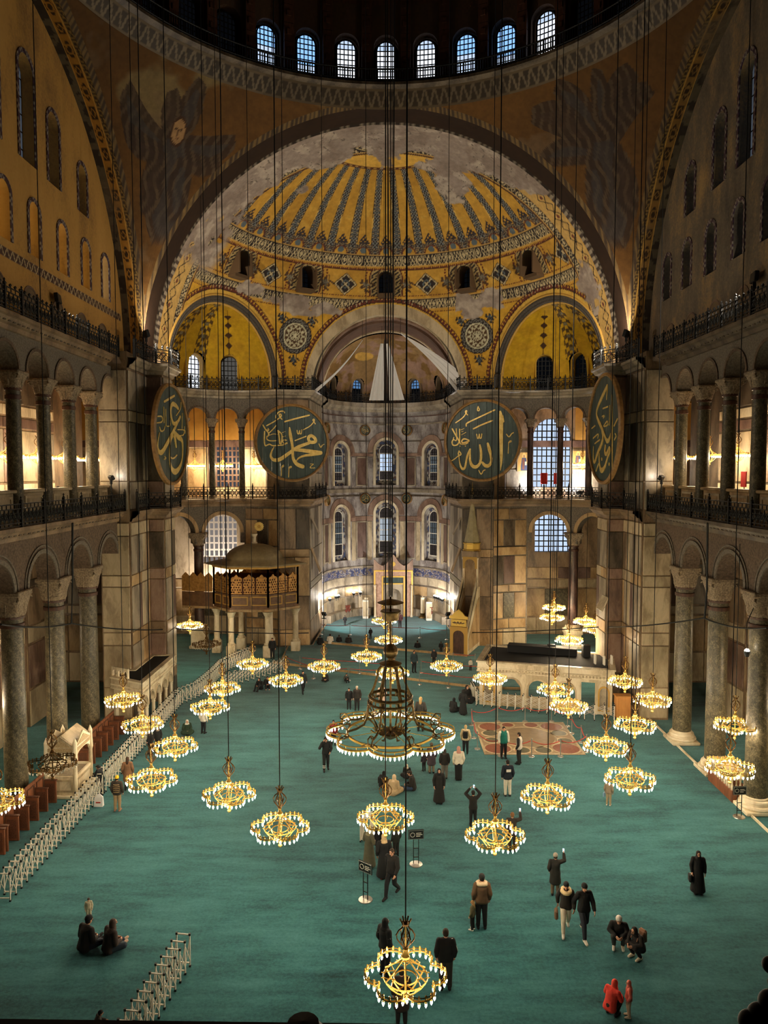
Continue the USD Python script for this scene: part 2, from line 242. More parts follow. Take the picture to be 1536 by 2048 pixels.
# ================================================================ the building
SPR, R0, CY = 22.55, 15.65, 32.5              # springing of the great arches, half the square under the dome, its centre
YE = 50.5                                      # plane of the eastern semidome
def ss(x, a, b): t = np.clip((x - a) / (b - a), 0, 1); return t * t * (3 - 2 * t)
def fbm(p, s=1., o=4, seed=0): return meshkit.fbm(np.asarray(p) * s, o, seed)
class Paint:
    def __init__(s, n, c): s.c = np.tile(np.asarray(c, float), (n, 1))
    def put(s, w, c):
        w = np.clip(np.asarray(w, float), 0, 1)[:, None]; s.c = s.c * (1 - w) + w * np.asarray(c, float); return s
GOLD, GOLD2, DARK, LITE, REDB, BLUE, PLAS = rgb(196, 148, 58), rgb(164, 118, 42), rgb(48, 40, 38), rgb(196, 176, 134), rgb(104, 52, 38), rgb(92, 102, 106), rgb(150, 134, 122)
def band(P, u, v, on=None):
    """painted border: crossed boxes and ringed boxes in turn between two light lines"""
    on = ((v > 0) & (v < 1)) if on is None else on & (v > 0) & (v < 1)
    P.put(on, DARK); k = np.floor(u); a = u - k - .5; b = (v - .5) * .9; r = np.hypot(a, b); ev = (k % 2) == 0
    P.put(on & ev & ((np.abs(r - .36) < .05) | (r < .12) | (np.abs(np.abs(a) + np.abs(b) - .2) < .04)), LITE)
    P.put(on & ~ev & ((np.abs(np.abs(a) - np.abs(b)) < .06) | (np.abs(np.abs(a) + np.abs(b) - .42) < .04)), LITE)
    P.put(on & (np.abs(a) > .465), LITE); P.put(on & ((v < .1) | (v > .9)), rgb(190, 150, 84)); P.put(on & ((np.abs(v - .13) < .02) | (np.abs(v - .87) < .02)), DARK)
def teeth(P, u, v, on=True):                    # a dotted line
    P.put(on & (v > 0) & (v < 1) & (np.abs((u % 1) - .5) * 2 < 1 - .6 * v), REDB)
def flourish(P, a, b, s, c1=DARK, c2=BLUE):     # a leafy scroll inside radius s
    r = np.hypot(a, b) / s; t = np.arctan2(b, a); w = .78 + .2 * np.cos(5 * t)
    q = np.sin(9 * r + 3 * np.sin(3 * t)) > .1
    P.put((r < w) & q, c1); P.put((r < w * .5) & ~q, c2)
def arch2(cx, z0, zs, r, n=20):
    return Polygon([(cx - r, z0)] + [(cx + r * math.cos(t), zs + r * math.sin(t)) for t in np.linspace(math.pi, 0, n)] + [(cx + r, z0)])
def ring2(cx, z0, zs, r, w): return arch2(cx, z0, zs, r + w, 24).difference(arch2(cx, z0 - 1, zs, r, 24))
def side_T(sg, X): return np.array([[0, 0, sg, sg * X], [1, 0, 0, 0], [0, 1, 0, 0], [0, 0, 0, 1.]])   # (y, z, depth outward) -> wall of the left (sg=-1) or right side
def front_T(Y): return np.array([[1, 0, 0, 0], [0, 0, 1, Y], [0, 1, 0, 0], [0, 0, 0, 1.]])           # (x, z, depth) -> wall across the hall
def bend(m, C, R):                              # (arc length, z, depth) -> round wall about C; arc length 0 looks along +y
    v, f = m; b = v[:, 0] / R; r = R + v[:, 2]
    return np.stack([C[0] + r * np.sin(b), C[1] + r * np.cos(b), v[:, 1]], -1), f
def bent(poly, t, C, R, step=.55, d0=0.):
    x0, z0, x1, z1 = poly.bounds; k = max(1, int(math.ceil((x1 - x0) / step))); mb = MB()
    for i in range(k):
        q = poly.intersection(sbox(x0 + (x1 - x0) * i / k, z0 - 1, x0 + (x1 - x0) * (i + 1) / k, z1 + 1))
        for g in getattr(q, 'geoms', [q]):
            if g.geom_type == 'Polygon' and g.area > 1e-6: mb.extr(g, t)
    v, f = mb.get(); v[:, 2] += d0; return bend((v, f), C, R)
def struct(name, label): return thing(name, label, kind='structure')
def pane_grid(parent, poly, T, mat_pane, bars=(3, 6), bar=.05, bar_mat='dark_iron', depth=.05, bendto=None, frame=.08):
    """glazing: each pane its own piece, the bars one lattice, a frame round it"""
    x0, z0, x1, z1 = poly.bounds; lat = MB(); nx, nz = bars
    for i in range(nx):
        for j in range(nz):
            c = sbox(x0 + (x1 - x0) * i / nx + bar / 2, z0 + (z1 - z0) * j / nz + bar / 2, x0 + (x1 - x0) * (i + 1) / nx - bar / 2, z0 + (z1 - z0) * (j + 1) / nz - bar / 2).intersection(poly)
            if c.is_empty or c.area < .004 or c.geom_type != 'Polygon': continue
            p = MB(); p.extr(c, .02, None if bendto else T)
            v, f = p.get(); put('pane', bend((v + [0, 0, bendto[2]], f), bendto[0], bendto[1]) if bendto else (v, f), mat_pane(i, j) if callable(mat_pane) else M[mat_pane], parent)
    cut = [sbox(x0 + (x1 - x0) * i / nx - bar / 2, z0, x0 + (x1 - x0) * i / nx + bar / 2, z1) for i in range(1, nx)] + [sbox(x0, z0 + (z1 - z0) * j / nz - bar / 2, x1, z0 + (z1 - z0) * j / nz + bar / 2) for j in range(1, nz)]
    lp = unary_union(cut).intersection(poly).union(poly.difference(poly.buffer(-frame)))
    lat.extr(lp, depth, None if bendto else T); v, f = lat.get(); v2 = v.copy()
    put('frame', bend((v + [0, 0, bendto[2] - .03], f), bendto[0], bendto[1]) if bendto else (v2, f), M[bar_mat], parent)
# ---------------------------------------------------------------- floor
m = MB(); m.slab((-30, -4, -.3), (30, 82, 0)); m.build('floor', M['carpet'], kind='structure', label='teal prayer carpet covering the floor of the great hall')
b0, b1 = fl(545, 1327), fl(962, 1378); b2, b3 = fl(650, 1291), fl(935, 1318)
def platform(name, pts, z0, z1, label, edge='stone_honey', lip=.12):
    p = struct(name, label); q = Polygon(pts); T = np.eye(4); T[2, 3] = z0
    a = MB(); a.extr(q.buffer(-lip), z1 - z0 + .012, T); a.build('carpet_top', M['carpet'], p); e = MB(); e.extr(q.difference(q.buffer(-lip)), z1 - z0, T); e.build('stone_edge', M[edge], p); return p
platform('floor_step_1', [b0[:2], b1[:2], (9.5, b1[1] - .2), (9.0, 63), (6.4, 63.4), (6.0, 77), (-6.0, 77), (-6.4, 63.4), (-8.5, 63), (-8.4, b0[1] + .5)], 0, .16, 'low carpeted step across the hall before the apse, pale stone edge')
platform('floor_step_2', [b2[:2], b3[:2], (6.3, 66), (5.9, 71), (5.6, 75.5), (-5.6, 75.5), (-5.9, 71), (-6.2, 65)], .16, .34, 'second carpeted step inside the bema, orange stone edge')
# ---------------------------------------------------------------- side arcades, galleries, tympana
COLY = [41.05, 36.85, 32.65, 28.45]; COLX = 16.7; GCY = [42.55, 39.6, 36.65, 33.7, 30.75, 27.8]; GCX = 16.9
for sg, side in ((-1, 'left'), (1, 'right')):
    w = struct(f'wall_{side}', f'{side} nave wall with two storeys of arcades under a tall window wall')
    wall = sbox(17, 9.9, 45.3, 12.3); wide = []
    for y in [43.15, 38.95, 34.75, 30.55, 26.35, 22.15]: wall = wall.difference(arch2(y, 9, 9.95, 1.42)); wide.append(y)
    mb = MB(); mb.extr(wall, .95, side_T(sg, 16.25)); mb.build('arcade_spandrel', M['carved'], w)
    for y in wide:
        mb = MB(); mb.extr(ring2(y, 9.95, 9.95, 1.42, .2), .06, side_T(sg, 16.19)); mb.extr(ring2(y, 9.95, 9.95, 1.75, .07), .05, side_T(sg, 16.2)); mb.build('archivolt', M['carved_grey'], w)
    wall = sbox(17, 19.75, 45.3, 21.5)
    gy = [44.1] + [(a + b) / 2 for a, b in zip(GCY[:-1], GCY[1:])] + [26.3, 23.3]
    for y in gy: wall = wall.difference(arch2(y, 19, 19.8, 1.06))
    mb = MB(); mb.extr(wall, .9, side_T(sg, 16.45)); mb.build('gallery_spandrel', M['carved_grey'], w)
    for y in gy:
        mb = MB(); mb.extr(ring2(y, 19.8, 19.8, 1.06, .14), .06, side_T(sg, 16.39)); mb.build('archivolt', M['carved'], w)
    prof = [(0, 0), (.12, .02), (.18, .2), (.34, .26), (.5, .45), (.62, .5), (.62, .66), (0, .66)]
    for nm, z, X, y1 in (('trim_gallery_cornice_' + side, 12.18, 16.25, 44.5), ('trim_upper_cornice_' + side, 21.35, 16.45, 43.6)):
        a, b = ((sg * X, 17, z), (sg * X, y1, z)); mb = MB(); mb.sweep([a, b] if sg < 0 else [b, a], prof); c = struct(nm, f'moulded stone cornice along the {side} wall, {"below the gallery railing" if z < 15 else "below the window wall"}'); mb.build('moulding', M['stone_dark' if sg > 0 else 'stone_brown'], c)
        for q in range(int((y1 - 17) / .42)):
            d = MB(); d.box((sg * (X - .26), 17.2 + q * .42, z + .36), (.3, .2, .16)); d.build('dentil', M['stone_dark'], c, kind=None) if q > 20 else None
    mb = MB(); mb.slab((sg * 16.3, 15, 12.0), (sg * 30, 52, 12.75)); mb.build(f'gallery_floor_{side}', M['plaster_dim'], kind='structure', label=f'floor of the {side} gallery, vaulted soffit over the aisle')
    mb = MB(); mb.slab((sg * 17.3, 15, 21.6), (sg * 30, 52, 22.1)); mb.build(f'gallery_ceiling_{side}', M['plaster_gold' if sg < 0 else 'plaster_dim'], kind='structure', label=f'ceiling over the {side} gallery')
    # tympanum
    ty = Polygon([(CY + R0 * math.cos(t), SPR + R0 * math.sin(t)) for t in np.linspace(0, math.pi, 60)] + [(CY - R0, 21.9), (CY + R0, 21.9)])
    low = [(y, 25.55, 27.6, .52) for y in (45.2, 42.3, 39.3, 36.2, 33.35, 30.4, 27.5)]
    upw = [(42.05, 29.55, 31.65, .55), (38.5, 29.75, 32.75, .62), (35.7, 29.8, 34.0, .72), (32.4, 29.8, 34.6, .72), (29.2, 29.8, 34, .7)]
    for y, z0, zs, r in low + upw: ty = ty.difference(arch2(y, z0, zs, r))
    t = struct(f'wall_tympanum_{side}', f'{"ochre painted" if sg < 0 else "grey stained and shade-toned"} window wall high above the {side} gallery')
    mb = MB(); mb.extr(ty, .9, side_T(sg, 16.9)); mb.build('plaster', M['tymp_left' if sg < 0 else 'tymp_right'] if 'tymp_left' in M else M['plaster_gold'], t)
    mb = MB(); mb.slab((sg * 17.75, 17, 22), (sg * 18.3, 48, 39)); mb.build('outer_shell', M['plaster_dim'], t)
    for i, (y, z0, zs, r) in enumerate(low + upw):
        mb = MB(); rg = ring2(y, z0, zs, r, .2)
        x0, zz0, x1, zz1 = rg.bounds; q = trimesh.creation.extrude_polygon(rg, .05, engine='earcut'); q = q.subdivide_to_size(.09)
        v = np.array(q.vertices); f = q.faces; P = Paint(len(v), rgb(60, 40, 44)); k = np.floor(v[:, 0] / .13) + np.floor(v[:, 1] / .13); P.put(k % 2 == 0, rgb(150, 140, 130)); P.put((k % 3 == 0), rgb(70, 44, 70))
        T = side_T(sg, 16.85); put('window_surround', (v @ T[:3, :3].T + T[:3, 3], f), M['print'], t, col=P.c)
        wn = struct('window', f'{"lower" if i < 7 else "upper"} row arched window in the {side} window wall, number {i % 7 + 1} counted from the apse end')
        lit = sg < 0 and i < 7
        pane_grid(wn, arch2(y, z0, zs, r), side_T(sg, 17.45), ('lit_amber' if i > 0 else 'sky_white') if lit else 'sky_dim', bars=(2, 6), bar=.07)
    # painted borders on the tympanum
    def decal(parent, name, y0, y1, z0, z1, du, fn, X=16.88, step=.05):
        nu, nv = int((y1 - y0) / step) + 2, max(4, int((z1 - z0) / step)); u, v = np.meshgrid(np.linspace(y0, y1, nu), np.linspace(z0, z1, nv), indexing='ij')
        p = np.stack([np.full(u.size, sg * X), u.ravel(), v.ravel()], -1); P = Paint(len(p), GOLD); fn(P, (u.ravel() - y0) / du, ((v - z0) / (z1 - z0)).ravel()); put(name, (p, grid(nu, nv)), M['print'], parent, col=P.c)
    if sg < 0:
        def zig(P, u, v): P.put(u > -1, rgb(70, 44, 40)); P.put(np.abs(np.abs((u % 1) - .5) * 2 - v) < .14, LITE); P.put((v < .12) | (v > .88), rgb(170, 130, 80))
        decal(t, 'painted_border', 24, 47.6, 24.72, 25.18, .5, zig)
    for y in (44.6, 41.6, 38.6, 35.6, 32.6):
        mb = MB(); mb.extr(ring2(y, 22.1, 23.3, .62, .1), .03, side_T(sg, 16.87)); mb.build('painted_arch', M['stone_wine'], t); mb = MB(); mb.extr(arch2(y, 22.1, 23.3, .62), .02, side_T(sg, 16.885)); mb.build('painted_niche', M['plaster_dim'], t)
    # aisle piers, aisle wall and gallery back wall
    a = struct(f'wall_aisle_{side}', f'marble-faced piers and outer wall of the {side} aisle')
    for y0, y1 in ((43.2, 47.4), (35.0, 40.0), (26, 31)):
        mb = MB(); mb.slab((sg * 21.2, y0, 0), (sg * 23.6, y1, 12)); mb.build('aisle_pier', M['stone_brown'], a)
        for z0, z1, mt in ((.0, 2.2, 'stone_pale'), (2.3, 4.9, 'stone_pink'), (5., 6.0, 'stone_pale'), (6.1, 8.3, 'stone_brown'), (8.35, 8.8, 'stone_dark')):
            for k in range(2):
                mb = MB(); ya = y0 + (y1 - y0) * k / 2; mb.cbox((sg * 21.17, ya + (y1 - y0) / 4, (z0 + z1) / 2), (.08, (y1 - y0) / 2 - .06, z1 - z0 - .05), .02); mb.build('panel', M[mt], a)
                if sg * 1: mb = MB(); mb.cbox((sg * (22.4 + (k - .5) * 1.1), y0 - .02, (z0 + z1) / 2), (1.0, .08, z1 - z0 - .05), .02); mb.build('panel', M[mt], a)
    mb = MB(); mb.slab((sg * 28.4, 10, 0), (sg * 29, 70, 12)); mb.build('outer_wall', M['stone_dark'], a)
    mb = MB(); mb.slab((sg * 17.7, 52.6, 0), (sg * 28.4, 53.2, 12)); mb.build('cross_wall', M['stone_brown'], a)
    for z0, z1, mt in ((.1, 2.2, 'stone_pale'), (2.3, 4.9, 'stone_honey'), (5., 5.6, 'stone_pale'), (5.7, 8.6, 'stone_grey'), (8.7, 11.6, 'stone_brown')):
        for k in range(6): mb = MB(); mb.cbox((sg * (18.6 + k * 1.7), 52.57, (z0 + z1) / 2), (1.64, .08, z1 - z0 - .05), .02); mb.build('panel', M[mt if k % 2 == 0 or z1 < 3 else 'stone_wine' if z0 == 5.7 else mt], a)
    g = struct(f'wall_gallery_{side}', f'back wall of the {side} gallery lined with marble panels')
    mb = MB(); mb.slab((sg * 21.3, 15, 12.7), (sg * 22, 52, 22)); mb.build('wall_core', M['stone_dark' if sg > 0 else 'stone_brown'], g)
    for k in range(14):
        y = 46.4 - k * 2.1
        for z0, z1, mt in ((12.8, 14.5, 'stone_cream'), (14.6, 17.6, ['stone_grey', 'stone_pale', 'stone_pink'][k % 3]), (17.7, 18.3, 'stone_wine'), (18.4, 19.0, 'stone_cream'), (19.1, 21.5, 'stone_dark')):
            mb = MB(); mb.cbox((sg * 21.27, y, (z0 + z1) / 2), (.08, 2.04, z1 - z0 - .04), .02); mb.build('panel', M[mt], g)
# ---------------------------------------------------------------- the great side arches: painted soffits
def soffit_side(sg):
    n1, n2 = 420, 36; t, d = np.meshgrid(np.linspace(0, math.radians(140), n1), np.linspace(0, 1.3, n2), indexing='ij'); t, d = t.ravel(), d.ravel()
    p = np.stack([sg * (R0 + d), CY + R0 * np.cos(t), SPR + R0 * np.sin(t)], -1); P = Paint(len(p), rgb(178, 124, 48) if sg < 0 else rgb(136, 104, 58))
    s = t * R0; v = d / 1.3; P.put(fbm(p, .5) * 1.1 - .2, rgb(150, 104, 40)); P.put(v > .62, rgb(96, 84, 66)); P.put((v > .62) & (fbm(p, 2.2, 3) > .52), rgb(58, 48, 40))
    P.put(v < .2, rgb(66, 50, 36)); a = (s * 2.4) % 1 - .5; P.put((v < .2) & (np.abs(np.hypot(a, (v - .1) * 4) - .33) < .09), rgb(140, 110, 60)); P.put(np.abs(v - .215) < .015, rgb(200, 150, 70)); P.put(np.abs(v - .6) < .015, rgb(214, 160, 74))
    k = np.floor(s / 1.15); a = s / 1.15 - k - .5; b = (v - .41) * 1.13; on = (v > .24) & (v < .58); dk = rgb(58, 40, 24)
    P.put(on & (k % 2 == 0) & (np.abs(a) < .3) & (np.abs(b) < .15) & ~((np.abs(np.abs(a) + 1.6 * np.abs(b) - .2) < .045)), dk)
    r = np.hypot(a * 1.0, b * 1.5); P.put(on & (k % 2 == 1) & (r < .34 + .08 * np.cos(6 * np.arctan2(b, a))) & (np.abs(r - .2) > .05), dk)
    P.put(ss(fbm(p, .35, 4, 5), .56, .66) * (.7 if sg > 0 else .5), rgb(112, 96, 78))
    w = struct(f'arch_soffit_{"left" if sg < 0 else "right"}', f'painted soffit of the great {"left" if sg < 0 else "right"} arch with a gold ornament band'); put('painted_soffit', (p, grid(n1, n2)), M['painted'], w, True, col=P.c)
soffit_side(-1); soffit_side(1)
n1, n2 = 260, 24; t, d = np.meshgrid(np.linspace(0, math.pi, n1), np.linspace(CY + R0, YE, n2), indexing='ij'); t, d = t.ravel(), d.ravel()
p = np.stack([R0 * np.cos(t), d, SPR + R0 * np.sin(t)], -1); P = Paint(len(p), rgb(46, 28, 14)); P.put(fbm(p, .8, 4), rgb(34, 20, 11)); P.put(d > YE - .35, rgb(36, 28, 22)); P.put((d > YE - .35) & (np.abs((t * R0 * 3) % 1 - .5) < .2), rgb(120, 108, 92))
w = struct('arch_soffit_east', 'plain dark brown soffit of the great arch before the semidome'); put('painted_soffit', (p, grid(n1, n2)), M['painted'], w, True, col=P.c)
mb = MB(); prof = [(R0 - .08, 0), (R0 + .4, .12)]
# ---------------------------------------------------------------- pendentives with a winged figure each
def seraph(sg):
    """outline shapes in a local frame: x across (metres, outward to the side arch positive), z height"""
    def leaf(x0, z0, x1, z1, w, bow=0.):
        a, b = np.array([x0, z0]), np.array([x1, z1]); d = b - a; n = np.array([-d[1], d[0]]) / np.linalg.norm(d); t = np.linspace(0, 1, 18)
        c = a + d * t[:, None] + n * (bow * np.sin(np.pi * t))[:, None]; h = (w * np.sin(np.pi * np.clip(t * .8 + .12, 0, 1)) ** .6)[:, None]
        return Polygon(np.vstack([c + n * h, (c - n * h)[::-1]])).buffer(0)
    if sg < 0: return [leaf(.1, 34.6, 4.2, 36.4, .85, -.5), leaf(.3, 34.3, 3.3, 34.9, .6, -.3), leaf(-.3, 35.2, -1.1, 37.9, .9, .1), leaf(-.1, 35.2, .9, 37.1, .75), leaf(-.7, 35.0, -4.7, 35.8, .75, .4), leaf(-.7, 34.6, -4.0, 34.5, .55, .3), leaf(-.4, 35.6, -.8, 29.6, 1.55), leaf(.5, 34.4, .5, 31.0, .8), leaf(-1.3, 34.4, -1.4, 31.0, .8)]
    return [leaf(.2, 35.0, 1.2, 37.9, .8), leaf(.3, 35.0, 3.7, 37.3, .85, .3), leaf(-.2, 35.0, -2.3, 37.9, .9, -.3), leaf(-.4, 34.8, -4.7, 37.0, .85, -.5), leaf(-.4, 34.4, -4.7, 34.9, .7, -.3), leaf(.4, 34.7, 4.4, 36.3, .7, .5), leaf(0, 35.4, -.5, 29.3, 1.6), leaf(.9, 34.2, .8, 30.8, .8), leaf(-1.0, 34.2, -1.3, 30.8, .8)]
def pip(poly, x, y):
    xs, ys = np.array(poly.exterior.coords.xy); c = np.zeros(len(x), bool); j = len(xs) - 2
    for i in range(len(xs) - 1):
        k = ((ys[i] > y) != (ys[j] > y)) & (x < (xs[j] - xs[i]) * (y - ys[i]) / (ys[j] - ys[i] + 1e-12) + xs[i]); c ^= k; j = i
    return c
for sg, side in ((-1, 'left'), (1, 'right')):
    n1, n2 = 300, 190; th, q = np.meshgrid(np.radians(np.linspace(0, 90, n1)), np.linspace(0, 1, n2), indexing='ij'); th, q = th.ravel(), q.ravel()
    r1 = R0 / np.maximum(np.sin(th), np.cos(th)); r = R0 + (r1 - R0) * q; z = SPR + np.sqrt(np.maximum(2 * R0 * R0 - r * r, 0)); p = np.stack([sg * r * np.sin(th), CY + r * np.cos(th), z], -1)
    P = Paint(len(p), rgb(108, 72, 30)); f1 = fbm(p, .45, 4, 3); P.put(f1 * 1.3 - .3, rgb(78, 52, 22)); P.put(ss(fbm(p, .3, 4, 9), .55, .62) * ss(z, 34, 36) * (sg < 0), rgb(126, 104, 66)); P.put(ss(f1, .62, .72) * .5, rgb(120, 96, 70))
    u = (th - math.pi / 4) * 21.; lx = u * (1 if sg > 0 else 1)
    fe = np.sin(lx * 9 + 2.2 * np.sin(z * 3)) * .5 + .5
    for k, g in enumerate(seraph(sg)):
        ins = pip(g, lx * (1.0), z); P.put(ins * .88, rgb(58, 42, 32)); P.put(ins & (fe > .72), rgb(86, 68, 50)); inn = pip(g.buffer(-.45), lx, z) if g.buffer(-.45).geom_type == 'Polygon' and not g.buffer(-.45).is_empty else ins & False; P.put(inn * .5, [rgb(64, 62, 62), rgb(70, 52, 40)][k % 2])
    if sg < 0: fx, fz = lx + .42, z - 35.5; rr = np.hypot(fx / .46, fz / .58); P.put(rr < 1, rgb(168, 128, 84)); P.put((rr < 1.25) & (rr > 1), rgb(70, 44, 26)); [P.put(np.hypot((fx - e) / .11, (fz - .12) / .06) < 1, rgb(60, 40, 28)) for e in (-.18, .18)]; P.put((np.abs(fx) < .05) & (np.abs(fz + .05) < .17), rgb(96, 66, 44)); P.put(np.hypot(fx / .14, (fz + .3) / .04) < 1, rgb(90, 50, 40))
    edge = (r1 - r); P.put(edge < .28, rgb(74, 58, 44)); P.put((edge < .28) & (np.abs((th * 60) % 1 - .5) < .22), rgb(124, 98, 60))
    w = struct('pendentive_' + side, f'{side} curved corner under the dome, brown gold with a six-winged painted figure'); put('mosaic', (p, grid(n1, n2)), M['painted'], w, True, col=P.c)
# ---------------------------------------------------------------- dome ring, dome and its windows
ZR = SPR + R0
n1, n2 = 900, 14; th, q = np.meshgrid(np.linspace(-math.pi * .62, math.pi * .62, n1), np.linspace(0, 1, n2), indexing='ij'); th, q = th.ravel(), q.ravel()
rr = R0 - .02 - .5 * q; z = ZR - .15 + 1.0 * q; p = np.stack([rr * np.sin(th), CY + rr * np.cos(th), z], -1); P = Paint(len(p), rgb(66, 52, 36)); s = th * R0 / .62
P.put(np.abs(np.abs((s % 1) - .5) * 2 - q) < .2, rgb(136, 118, 92)); P.put((q < .12) | (q > .88), rgb(118, 98, 70)); P.put((np.abs(th) < .5) * .35, rgb(60, 46, 34))
w = struct('trim_dome_cornice', 'patterned round cornice at the foot of the great dome'); put('patterned_face', (p, grid(n1, n2)), M['print'], w, True, col=P.c)
mb = MB(); mb.lathe([(R0 - .52, ZR + .85), (R0 - .9, ZR + .95), (R0 - .9, ZR + 1.12), (R0 + .6, ZR + 1.15)], 120, (0, CY, 0)); mb.build('ledge', M['stone_dark'], w, 40)
dm = struct('dome', 'great dome in darkness, ringed with windows between brown ribs'); RD = R0 + .15
drum = sbox(-RD * math.pi * .55, ZR + 1.0, RD * math.pi * .55, ZR + 6.4); wa = [math.radians(9 * k) for k in range(-11, 12)]
for a in wa: drum = drum.difference(arch2(a * RD, ZR + 1.75, ZR + 3.75, .78, 14))
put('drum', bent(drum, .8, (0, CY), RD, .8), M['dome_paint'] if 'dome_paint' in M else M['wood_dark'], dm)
for k, a in enumerate(wa):
    wn = struct('window', f'arched dome window {k + 1} counted from the left, dusk sky behind small panes')
    pm = {-3: 'sky_pale', -2: 'sky_blue', -1: 'sky_white', 0: 'sky_white', 1: 'sky_white', 2: 'sky_pale', 3: 'sky_blue', 4: 'sky_white'}.get(k - 11, 'sky_off')
    def pmf(i, j, pm=pm, k=k):
        if pm == 'sky_off': return M['sky_off']
        if pm == 'sky_blue': return M['sky_blue' if j > 1 else 'sky_pale']
        if pm == 'sky_pale': return M['sky_pale' if j < 4 else 'sky_blue']
        return M['sky_white' if j < 6 else 'sky_pale']
    pane_grid(wn, arch2(a * RD, ZR + 1.85, ZR + 3.75, .62, 14), None, pmf, (5, 8), .05, 'black', .06, bendto=((0, CY), RD, .45))
    if k < 22:
        b = a + math.radians(4.5); rb = MB()
        for i in range(5):
            z0 = ZR + 1.1 + i * 1.1; bx = MB(); bx.box((0, 0, 0), (.62, .34, 1.06)); v, f = bx.get(); v = v + [0, RD - .16 - .0 * i, z0 + .55]; c_, s_ = math.cos(-b), math.sin(-b)
            rb.add(np.stack([v[:, 0] * c_ - v[:, 1] * s_, v[:, 0] * s_ + v[:, 1] * c_ + CY, v[:, 2]], -1), f)
            bx = MB(); bx.box((0, 0, 0), (.3, .1, .3)); v, f = bx.get(); v = v + [0, RD - .36, z0 + .55]; rb.add(np.stack([v[:, 0] * c_ - v[:, 1] * s_, v[:, 0] * s_ + v[:, 1] * c_ + CY, v[:, 2]], -1), f)
        rb.build('rib', M['wood_dark'], dm)
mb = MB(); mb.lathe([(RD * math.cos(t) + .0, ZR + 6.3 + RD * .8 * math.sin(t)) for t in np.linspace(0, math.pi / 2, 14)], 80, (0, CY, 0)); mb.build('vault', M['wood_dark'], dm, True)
mb = MB(); mb.lathe([(RD + .1, ZR + .9), (RD + .1, ZR + 6.4)], 40, (0, CY, 0), math.pi * 1.02, math.pi * 1.98); mb.build('drum', M['wood_dark'], dm)
# railing on the dome ledge
rl = thing('dome_railing', 'dark iron railing running round the foot of the dome', 'railing'); mb = MB(); rr = R0 - .75
for a in np.radians(np.arange(-80, 80.1, .6)): mb.bar((rr * math.sin(a), CY + rr * math.cos(a), ZR + 1.1), (rr * math.sin(a), CY + rr * math.cos(a), ZR + 1.95), .05, .05)
mb.build('baluster', M['black'], rl, kind='stuff'); mb = MB()
for z in (1.3, 1.95): mb.tube([(rr * math.sin(a), CY + rr * math.cos(a), ZR + z) for a in np.radians(np.arange(-80, 80.1, 2))], .05, 6)
mb.build('handrail', M['black'], rl)
# ================================================================ eastern half: piers, exedrae, bema, apse, semidomes
def pick(k, *a): return a[k % len(a)]
def panels(parent, T, u0, u1, rows, gap=.05, th=.07, bendto=None):
    """marble revetment on a flat face: rows of (z0, z1, [weights], [materials]); each panel its own bevelled slab"""
    for z0, z1, ws, ms in rows:
        tot = sum(ws); u = u0
        for w, mt in zip(ws, ms):
            du = (u1 - u0) * w / tot; b = MB(); b.cbox((u + du / 2, (z0 + z1) / 2, 0), (du - gap, z1 - z0 - gap, th), .025); v, f = b.get(); u += du
            if bendto: v, f = bend((v, f), *bendto)
            else: v = v @ T[:3, :3].T + T[:3, 3]
            put('panel', (v, f), M[mt], parent)
LOWR = [(0.1, 1.3, [1], ['stone_dark']), (1.3, 2.0, [1], ['stone_brown']), (2.0, 4.6, [1, .5, .8, .4], ['stone_grey', 'stone_pale', 'stone_honey', 'stone_pink']), (4.6, 5.4, [1], ['stone_honey']), (5.4, 8.2, [1, .4, .45, .4, .3], ['stone_grey', 'stone_wine', 'stone_pale', 'stone_grey', 'stone_honey']), (8.2, 8.9, [1.2, 1], ['stone_honey', 'stone_pale']), (8.9, 11.3, [.6, .3, .35, .3, .45], ['stone_grey', 'stone_dark', 'stone_grey', 'stone_pale', 'stone_brown']), (11.3, 12.1, [1, 1], ['stone_pale', 'stone_pale'])]
UPR = [(12.9, 14.6, [1], ['stone_grey']), (14.6, 18.2, [.5, .7, .5], ['stone_grey', 'stone_dark', 'stone_grey']), (18.2, 18.9, [1], ['stone_pale']), (18.9, 21.3, [1, 1], ['stone_grey', 'stone_grey'])]
